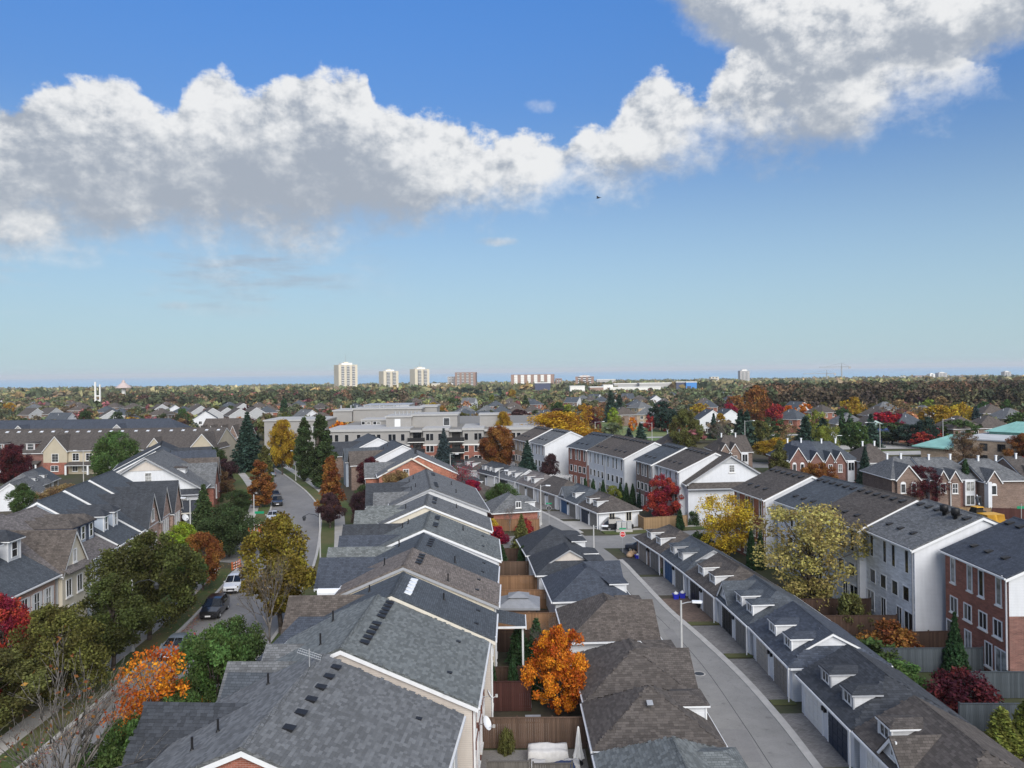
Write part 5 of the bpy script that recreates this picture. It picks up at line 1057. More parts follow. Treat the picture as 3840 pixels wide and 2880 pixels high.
MB().lathe([(7.2, 3.1), (2.0, 5.4), (2.0, 5.7)], n=8).obj('lower_roof', 'canopy_green', PG); MB().lathe([(2.4, 5.7), (0, 6.9)], n=8).obj('upper_roof', 'canopy_green', PG)
PS = thing('play_structure', 'play tower with pointed blue roof at the playground', 'playground', (114.48, 238, gz(238)))
for x in (-1, 1):
    for y in (-1, 1): MB().tube((x, y, 0), (x, y, 4.4), .09, n=6).obj('post', 'canopy_blue', PS)
MB().lathe([(2.0, 4.3), (0, 6.4)], n=4).obj('roof', 'canopy_blue', PS); MB().box(-1.1, -1.1, 1.5, 1.1, 1.1, 1.7).obj('deck', 'dark_metal', PS); MB().ext([(1.1, -.4, 1.6), (4, -.4, .2), (4, -.4, .05), (1.1, -.4, 1.4)], (0, .8, 0)).obj('slide', 'trim_white', PS)
CL = thing('climbing_frame', 'white curved climbing frame left of the playground pavilion', 'climbing frame', (97.66, 236, gz(236))); 
for k in range(4): a = k*math.pi/2; MB().path([(2.2*math.cos(a), 2.2*math.sin(a), 0), (1.9*math.cos(a), 1.9*math.sin(a), 2.6), (0, 0, 4.6)], [.07]*3, 6).obj('arch', 'metal_white', CL)
MB().tube((0, 0, 0), (0, 0, 5.6), .09, n=6).obj('mast', 'metal_white', CL)
SW = thing('swing_set', 'pale swing set beside the dark cypresses', 'swing', (100.35, 232, gz(232)))
for x in (-3, 3): MB().path([(x, -1.2, 0), (x, 0, 3.2), (x, 1.2, 0)], [.09]*3, 6).obj('frame_leg', 'metal_white', SW)
MB().tube((-3, 0, 3.2), (3, 0, 3.2), .09, n=6).obj('beam', 'metal_white', SW)
for x in (-1.5, 1.2): MB().box(x-.25, -.1, .6, x+.25, .1, .66).tube((x-.2, 0, .6), (x-.1, 0, 3.2), .02, n=4).tube((x+.2, 0, .6), (x+.1, 0, 3.2), .02, n=4).obj('swing_seat', 'black_plastic', SW)

# ================================================================ FAR TOWERS, LAKE SHORE, CRANES
plain('conc_pale', (.62, .56, .44), .9, .06, .05); plain('conc_grey', (.40, .39, .38), .9, .06, .05); plain('conc_brown', (.30, .20, .16), .9, .08, .05); plain('conc_white', (.75, .74, .70), .9, .05, .05); plain('dark_band', (.10, .105, .12), .6, .1, .05); plain('panel_blue', (.05, .22, .55), .5, .05); plain('panel_dark', (.06, .07, .12), .6, .05); plain('copper_pink', (.50, .41, .38), .5, .05); plain('lattice', (.30, .32, .33), .7, .05)  # mid-grey concrete is the base colour of whole blocks and offices
def tower(label, x, y, z0, w, d, z1, mat='conc_pale', floors=18, bands=2, crown=True, rz=0., flare=0., mast=0., band='dark_band', shape='slab'):
    t = thing('tower_block', label, 'apartment tower', (x, y, z0), R_(rz)); h = z1-z0
    MB().box(-w/2, -d/2, 0, w/2, d/2, h).obj('wall', mat, t)
    n = bands; bw = w/(2*n+1)
    for i in range(n):
        x0 = -w/2+bw*(2*i+1); st = MB().box(x0, -d/2-.6-flare, h*.04, x0+bw, -d/2, h*.97).obj('window_bay', 'glass_curtain' if band is None else band, t)
        for k in range(1, floors):
            zz = h*k/floors; MB().box(x0-.1, -d/2-1.2-flare*(1+.6*abs(2*k/floors-1)), zz-h/floors*.16, x0+bw+.1, -d/2-.55-flare, zz+h/floors*.16).obj('balcony', 'conc_white', st)
    for k in range(1, floors):
        zz = h*k/floors; MB().box(w/2, -d/2+d*.2, zz, w/2+.5, d/2-d*.2, zz+h/floors*.45).obj('side_window', 'dark_band', t)
    if crown: MB().box(-w*.28, -d*.28, h, w*.28, d*.28, h+h*.06).obj('penthouse', 'conc_white', t); MB().box(-w*.12, -d*.12, h*1.06, w*.12, d*.12, h*1.09).obj('machine_room', mat, t)
    if mast: MB().tube((0, 0, h*1.05), (0, 0, h*1.05+mast), .5, .2, 5).obj('mast', 'lattice', t)
    return t
YT = 1600.
tower('tallest pale residential tower on the skyline with rooftop mast', -345.54, YT, -24, 40, 32, 40.69, mast=20, bands=3, rz=30, flare=.4); tower('shorter flared pale tower right of the tallest one', -264.36, 1650, -24, 34, 26, 26.3, floors=16, bands=2, rz=32, flare=1.5); tower('second flared pale tower with thin mast', -198.09, 1650, -24, 34, 26, 30.0, floors=17, bands=2, rz=32, flare=1.5, mast=14)
tower('brown glass slab tower with pale right edge', -101.68, 1700, -26, 46, 18, 21.78, 'conc_brown', 14, 4, False, -8); tower('low dark block attached left of the brown glass slab', -135.63, 1720, -26, 16, 14, 12.65, 'conc_grey', 10, 2, False)
tower('long mid-rise brown and white apartment slab on the skyline', 44.13, 1650, -26, 92, 18, 15.4, 'conc_brown', 9, 6, False, -6, band='conc_white'); tower('small tan block right of the long slab', 101.36, 1680, -26, 14, 14, 5.78, 'conc_brown', 6, 2, False); tower('brick and white stepped apartment block near the lake', 160.24, 1700, -26, 40, 16, 8.93, 'conc_brown', 8, 3, True, -8)
tower('grey slab tower alone before the lake on the right', 632.02, 2100, -32, 26, 20, 15.7, 'conc_grey', 20, 2, True); tower('far hazy tower cluster block, widest', 1671.52, 3000, -46, 34, 24, -6.23, 'conc_grey', 14, 2, True); tower('far hazy tower with round-shouldered top', 1632.05, 3000, -46, 20, 20, -9.87, 'conc_white', 14, 1, True); tower('far hazy brown mid-rise left of the tower cluster', 1531.46, 2900, -46, 36, 20, -14.16, 'conc_brown', 9, 2, False); tower('far hazy stepped tower near the right edge', 1859.79, 2900, -46, 24, 22, -4.4, 'conc_grey', 18, 2, True); tower('far hazy low block joined to the stepped tower', 1829.67, 2900, -46, 22, 20, -18.06, 'conc_grey', 10, 2, False); tower('far hazy small block between the skyline towers', 1742.15, 3000, -46, 22, 18, -17.54, 'conc_brown', 8, 1, False); tower('far pale block left of the grey slab tower', 498.15, 1900, -30, 20, 16, 2.32, 'conc_pale', 7, 2, False)
tower('far hazy mid-rise beside the brown one', 1463.18, 2900, -46, 30, 18, -17.28, 'conc_white', 6, 2, False)
def lowb(label, px0, px1, y, z1, mat, name='commercial_building', z0=-22., d=20, stripe=None):
    t = thing(name, label, 'building', ((px0+px1)/2, y, z0)); w = abs(px1-px0); MB().box(-w/2, 0, 0, w/2, d, z1-z0).obj('wall', mat, t); MB().box(-w/2-.4, -.4, z1-z0, w/2+.4, d+.4, z1-z0+1).obj('parapet', 'conc_white', t)
    if stripe: 
        for i in range(int(w/9)): MB().box(-w/2+9*i+1.5, -.25, (z1-z0)*.35, -w/2+9*i+7, 0, (z1-z0)*.78).obj('window', stripe, t)
    return t
lowb('dark blue office block with a red panel below the long apartment slab', 33.94, 57.04, 1150, 4.69, 'panel_dark', d=15, stripe='panel_dark'); lowb('bright blue commercial building on the right', 259.7, 275.63, 1150, 2.99, 'panel_blue', d=24, stripe='panel_dark'); lowb('white and blue commercial building left of the bright blue one', 246.04, 259.63, 1155, 3.17, 'panel_dark', d=18)
lowb('long grey office building with pale ends', 194.98, 248.09, 1180, 1.47, 'conc_grey', stripe='dark_band'); lowb('grey office wing left of the long office building', 158.82, 198.29, 1200, 0.89, 'conc_grey', stripe='dark_band'); lowb('low bright white store roof in the distance', 137.33, 208.37, 1080, -2.21, 'conc_white'); lowb('low white hall with brick end in the distance', 79.73, 99.92, 1060, 0.8, 'conc_white'); lowb('low brick hall in the distance', 107.26, 125.61, 1060, -0.66, 'conc_brown'); lowb('low white block in the distance beside the brick hall', 129.16, 142.37, 1090, 1.09, 'conc_white'); lowb('pale mid-rise row below the skyline towers', -157.23, -115.68, 1500, -0.2, 'conc_pale', stripe='dark_band'); lowb('dark far roof building right of the brick block', 197.72, 241.34, 1800, -0.09, 'conc_grey')
for lab, X0, Y0, jz, jl, tz in (('taller of the two tower cranes on the horizon', 1112.87, 2600., 21.1, -76, 36.41), ('lower tower crane left of the taller one', 1062.46, 2600., -0.74, -80, 13.66)):
    c = thing('tower_crane', lab, 'crane', (X0, Y0, -22)); jz += 22; tz += 22
    MB().box(-1.6, -1.6, 0, 1.6, 1.6, jz).obj('mast', 'lattice', c); MB().box(jl, -1, jz, 30, 1, jz+2.2).obj('jib', 'lattice', c); MB().ext([(-1.6, -1, jz), (1.6, -1, jz), (0, -1, tz)], (0, 2, 0)).obj('tower_head', 'lattice', c); MB().tube((0, 0, tz-1), (jl*.7, 0, jz+2), .4, n=4).tube((0, 0, tz-1), (26, 0, jz+2), .4, n=4).obj('tie_bar', 'lattice', c); MB().box(24, -1.5, jz-5, 31, 1.5, jz+1).obj('counterweight', 'conc_grey', c)
# water tower with pink copper hat and the slender white landmark beside it
WT = thing('water_tower', 'water tower with conical pink copper roof at the left', 'water tower', (-353.3, 700, -7.5)); MB().lathe([(1.7, 0), (1.7, 12.14+7.5), (3, 12.86+7.5)], n=14).obj('stem', 'conc_white', WT); MB().lathe([(6.8, 12.86+7.5), (6.8, 13.35+7.5), (1.5, 17.95+7.5)], n=10).obj('roof', 'copper_pink', WT); MB().lathe([(1.5, 17.95+7.5), (1.5, 18.92+7.5), (0, 20.62+7.5)], n=10).obj('lantern', 'copper_pink', WT)
LM = thing('white_tower_pair', 'slender white twin-post landmark left of the water tower', 'landmark', (-366.05, 680, -7)); MB().box(-2.6, -.6, 0, -1.4, .6, 18.92+7).obj('tall_post', 'conc_white', LM); MB().box(1.6, -.6, 0, 2.6, .6, 16.52+7).obj('short_post', 'conc_white', LM); MB().box(-1.4, -.6, 13, 1.6, .6, 14).box(-1.4, -.6, 9, 1.6, .6, 10).obj('link_bridge', 'conc_white', LM)

# ================================================================ TREES
def fast_quads(name, V, tint, mats, extra=None, attr='tint', cols=None):
    """V: (n,4,3) leaf quads; extra: MB with the wood (material 1)"""
    n = len(V); ev = np.array(extra.v, np.float32).reshape(-1, 3) if extra else np.zeros((0, 3), np.float32)
    me = bpy.data.meshes.new(name); nv = n*4+len(ev)
    ef = extra.f if extra else []
    lt = np.concatenate([np.full(n, 4), np.array([len(f) for f in ef], int)]) if ef else np.full(n, 4)
    li = np.concatenate([np.arange(n*4), np.array([i+n*4 for f in ef for i in f], int)]) if ef else np.arange(n*4)
    me.vertices.add(nv); me.vertices.foreach_set('co', np.concatenate([V.reshape(-1, 3), ev]).astype(np.float32).ravel())
    me.loops.add(len(li)); me.loops.foreach_set('vertex_index', li.astype(np.int32))
    me.polygons.add(len(lt)); ls = np.concatenate([[0], np.cumsum(lt)[:-1]]); me.polygons.foreach_set('loop_start', ls.astype(np.int32))
    for x in mats: me.materials.append(MATS[x])
    if ef: me.polygons.foreach_set('material_index', np.concatenate([np.zeros(n), np.ones(len(ef))]).astype(np.int32))
    if cols is None:
        a = me.attributes.new('tint', 'FLOAT', 'FACE'); a.data.foreach_set('value', np.concatenate([tint, np.full(len(ef), .5)]).astype(np.float32))
    else:
        a = me.attributes.new('leafcol', 'FLOAT_COLOR', 'FACE'); c = np.ones((len(lt), 4), np.float32); c[:n, :3] = cols; c[n:, :3] = (.07, .055, .045); a.data.foreach_set('color', c.ravel())
    me.update(calc_edges=True); me.validate(); return me
def rdir(r, n):
    v = r.normal(size=(n, 3)); return v/np.linalg.norm(v, axis=1)[:, None]
def leaves_at(r, P, size, up=.35, aspect=1.5, nrm=None):
    n = len(P); N = rdir(r, n); N[:, 2] += up*np.sign(r.random(n)-.2)
    if nrm is not None: N = N*.9+nrm
    N /= np.linalg.norm(N, axis=1)[:, None]+1e-6
    A = np.cross(N, rdir(r, n)); A /= np.linalg.norm(A, axis=1)[:, None]+1e-6; B = np.cross(N, A)
    s = size*r.uniform(.65, 1.3, (n, 1)); A = A*s*aspect*.5; B = B*s*.5
    return np.stack([P-A, P-B*.9+A*.1, P+A, P+B*.9+A*.1], 1)
PROF = dict(round=lambda t: (np.clip(1-(2*t-.95)**2, 0, 1))**.5, oval=lambda t: np.clip(np.sin(np.pi*(t*.93+.05)), 0, 1)**.75, vase=lambda t: (.35+.75*t)*np.clip(1-t**6, 0, 1)**.5,
            poplar=lambda t: np.clip(np.sin(np.pi*np.clip(t*.75+.18, 0, 1)), 0, 1)**.8*(1-t*.45), column=lambda t: np.clip(1.05-t, 0, 1)**.55*np.clip(.45+t*3, 0, 1), shrub=lambda t: np.clip(1-t**2.2, 0, 1)**.5,
            wide=lambda t: np.clip(1-(1.6*t-.55)**2, 0, 1)**.5)
def crown_pts(r, H, Wd, base, prof, nblob, nleaf, br):
    hb = base*H; C = []; Rr = []; T = []; f1, f2 = r.random(2)*6.28
    while len(C) < nblob:
        t = r.random()**.9; a = r.random()*2*np.pi; pr = float(PROF[prof](np.array(t)))
        if pr <= .05: continue
        q = math.sqrt(r.random())*pr*Wd/2*.92*(1+.15*math.sin(2*a+f1+3*t)+.12*math.sin(3*a+f2-5*t))
        C.append((q*math.cos(a), q*math.sin(a), hb+t*(H-hb)*.97)); Rr.append(Wd*br*r.uniform(.6, 1.25)*(.55+.45*pr)); T.append(r.random())
    C = np.array(C); Rr = np.array(Rr); T = np.array(T); w = Rr**2; k = r.choice(nblob, nleaf, p=w/w.sum())
    d = rdir(r, nleaf); P = C[k]+d*(Rr[k]*np.clip(r.normal(.85, .22, nleaf), .1, 1.35))[:, None]
    P[:, 2] = np.maximum(P[:, 2], hb*.75)
    return C, Rr, P, np.clip(T[k]+r.normal(0, .12, nleaf), 0, 1), d
def limb(m, r, a, b, r0, r1, n=3, seg=5, wob=.07):
    a = Vector(a); b = Vector(b); L = (b-a).length; pts = [a]
    for i in range(1, n): t = i/n; pts.append(a.lerp(b, t)+Vector(r.normal(0, wob*L*.5, 3)))
    pts.append(b); rs = [r0+(r1-r0)*i/n for i in range(n+1)]; m.path(pts, rs, seg)
def tree_proto(kind, lod, seed):
    seed = 1+(seed-1) % 4
    return cached(('tree', kind, lod, seed), lambda: _tree(kind, lod, seed))
SPEC = {  # H, W, base, profile, blobs, near leaves, leaf size, blob radius
 'round': (9, 8, .16, 'round', 120, 28000, .165, .09), 'oval': (9, 6, .2, 'oval', 110, 19000, .155, .10), 'wide': (9, 9.5, .16, 'wide', 130, 24000, .17, .085),
 'wispy': (9, 8.6, .10, 'vase', 150, 12000, .15, .085), 'maple': (6.2, 5.2, .08, 'oval', 110, 20000, .115, .09), 'column': (9, 4.2, .1, 'column', 90, 10500, .19, .13), 'poplar': (15, 4.8, .06, 'poplar', 150, 19000, .26, .14),
 'shrub': (2, 2.6, .02, 'shrub', 36, 4200, .13, .17), 'sparse': (9, 7, .14, 'round', 100, 9000, .14, .09)}
def _tree(kind, lod, seed):
    r = np.random.default_rng(seed*101+len(kind)*7+(0 if lod == 'near' else 5)); far = lod != 'near'
    wd = MB()
    if kind in SPEC:
        H, Wd, base, prof, nb, nl, ls, br = SPEC[kind]
        if far: nl = int(nl*.11); ls *= 2.5; nb = int(nb*.6)
        C, Rr, P, T, d = crown_pts(r, H, Wd, base, prof, nb, nl, br)
        V = leaves_at(r, P, ls, nrm=d*.35)
        if kind != 'shrub':
            tr = .022*H; top = Vector((r.normal(0, .02*H), r.normal(0, .02*H), H*.72))
            limb(wd, r, (0, 0, -.15), (top.x*.4, top.y*.4, H*base*1.3), tr, tr*.8, 3, 8, .02); limb(wd, r, (top.x*.4, top.y*.4, H*base*1.3), top, tr*.8, tr*.2, 4, 6, .05)
            for i in (np.argsort(C[:, 2])[:: max(1, len(C)//(34 if not far else 10))]):
                c = Vector(C[i]); z0 = max(H*base*.9, c.z*.62-.05*H); f = min(1, z0/H/.72); s0 = Vector((top.x*f, top.y*f, z0)); limb(wd, r, s0, c, tr*.34, tr*.05, 3, 4, .09)
    elif kind in ('spruce', 'cedar', 'weeping'):
        H, Wd = {'spruce': (10, 5.2), 'cedar': (4, 1.25), 'weeping': (5, 4.2)}[kind]
        wd.tube((0, 0, -.15), (0, 0, H*.95), .018*H, .004*H, 6)
        nl = {'spruce': 9500, 'cedar': 4200, 'weeping': 6500}[kind]; ls = {'spruce': .23, 'cedar': .12, 'weeping': .18}[kind]
        if far: nl = int(nl*.12); ls *= 2.4
        if kind == 'cedar':
            t = 1-np.sqrt(1-r.random(nl)*.998); a = r.random(nl)*2*np.pi; lob = 1+.16*np.sin(a*3+t*9)+.10*np.sin(a*7-t*25)
            rad = Wd/2*np.clip(1-t, 0, 1)**.72*np.clip(.55+t*4, 0, 1)*lob*np.clip(r.normal(.9, .13, nl), .3, 1.15)
            P = np.stack([rad*np.cos(a), rad*np.sin(a), t*H*.99+.05], 1); T = np.clip(.5+.35*np.sin(a*5+t*13)+r.normal(0, .15, nl), 0, 1); V = leaves_at(r, P, ls, up=.0, aspect=2.)
        else:
            nw = 22 if kind == 'spruce' else 15; P = []; T = []
            for i in range(nw):
                t = (i+.5)/nw; z = H*(.06+.92*t); R0 = Wd/2*(1-t)**(.9 if kind == 'spruce' else 1.3)+.06; nbr = max(4, int(13*(1-t)+4)); a0 = r.random()*6.28
                for k in range(nbr):
                    a = a0+6.283*k/nbr+r.normal(0, .12); Rk = R0*r.uniform(.72, 1.12); n = max(4, int(nl/nw/nbr*(1.7*(1-t)+.3)))
                    s = r.random(n)**.7; q = s*Rk; drop = (s**1.6)*Rk*(.34 if kind == 'spruce' else 1.05); wid = (.10+.22*(1-s))*Rk*.55
                    lx = r.normal(0, 1, n)*wid; P.append(np.stack([q*np.cos(a)-lx*np.sin(a), q*np.sin(a)+lx*np.cos(a), z-drop+r.normal(0, .05*H/10, n)], 1)); T.append(np.full(n, r.random())*.6+.2+.2*s)
            P = np.concatenate(P); T = np.clip(np.concatenate(T), 0, 1); P[:, 2] = np.maximum(P[:, 2], .08); V = leaves_at(r, P, ls, up=.6, aspect=1.9)
    else:   # bare
        H, Wd = 12, 8; tw = []
        def grow(p, d, L, rad, lev):
            e = p+d*L; limb(wd, r, p, e, rad, rad*.6, 2, 5 if lev < 2 else 3, .06)
            if lev >= 5: tw.append(e); return
            for k in range((3 if lev < 4 else 2) if lev else 7):
                f = r.uniform(.45, 1.0); q = p.lerp(e, f); nd = (d+Vector(r.normal(0, .30 if lev else .26, 3))+Vector((0, 0, .14))).normalized(); grow(q, nd, L*r.uniform(.58, .84), rad*.56, lev+1)
            tw.append(e)
        grow(Vector((0, 0, -.1)), Vector((0, 0, 1)), H*.24, .105, 0)
        nl = 160 if kind == 'bare' else 1500
        tips = np.array([tuple(t) for t in tw]); k = r.choice(len(tips), nl); P = tips[k]+r.normal(0, .28, (nl, 3)); T = r.random(nl); V = leaves_at(r, P, .085 if kind == 'bare' else .10)
        H = max(2., float(tips[:, 2].max())); Wd = float(np.percentile(np.hypot(tips[:, 0], tips[:, 1]), 96)*2)
    leafm = 'needle' if kind in ('spruce', 'cedar', 'weeping') else 'leaf'
    bark = 'bark_pale' if kind.startswith('bare') else 'bark'
    if far: return (None, fast_quads('tree', V, T, [leafm, bark], wd), H, Wd)
    return (wd.mesh('trunk', bark, True) if wd.v else None, fast_quads('crown', V, T, [leafm]), H, Wd)
LC_ = dict(dkgreen=(.038, .056, .022), green=(.048, .075, .024), olive=(.085, .085, .028), ygreen=(.15, .165, .035), lime=(.17, .22, .03), gold=(.30, .19, .03), yellow=(.44, .31, .05), pale=(.32, .27, .10), orange=(.46, .15, .03), rust=(.20, .085, .03), brown=(.12, .072, .04), red=(.27, .035, .04),
           crimson=(.24, .02, .045), burgundy=(.075, .016, .022), purple=(.055, .028, .032), spruce=(.020, .038, .028), bluespruce=(.028, .044, .046), tan=(.22, .15, .075), midgreen=(.06, .10, .03), amber=(.36, .20, .03), cedar=(.022, .045, .018), cedary=(.10, .11, .025))
LC_ = {k: tuple(v*(1.35 if c[1] > c[0]*.9 else 1.12) for v in c) for k, c in LC_.items()}
NAMES = dict(round='broadleaf_tree', oval='broadleaf_tree', wide='broadleaf_tree', wispy='wispy_tree', maple='maple_tree', column='columnar_tree', poplar='poplar_tree', shrub='shrub', sparse='sparse_tree', spruce='spruce_tree', cedar='cedar_tree', weeping='weeping_conifer', bare='bare_tree', bareleaf='bare_tree')
def plant(kind, x, y, h, w, col, label, seed=1, lod='near', group=None, z=0.):
    tm, cm, H, Wd = tree_proto(kind, lod, seed); c = LC_[col] if isinstance(col, str) else col
    sc3 = (w/Wd, w/Wd*random.uniform(.92, 1.08), h/H); nm = NAMES[kind]; cat = 'shrub' if kind == 'shrub' else 'tree'
    if lod != 'near' or tm is None:
        o = link(nm, cm); o.location = (x, y, z); o.rotation_euler = (0, 0, random.random()*6.28); o.scale = sc3; o.color = (*c, 1)
        return tag(o, label, cat, group)
    t = thing(nm, label, cat, (x, y, z), random.random()*6.28, group); t.scale = sc3
    link('trunk', tm, t); o = link('crown', cm, t); o.color = (*c, 1)
    return t
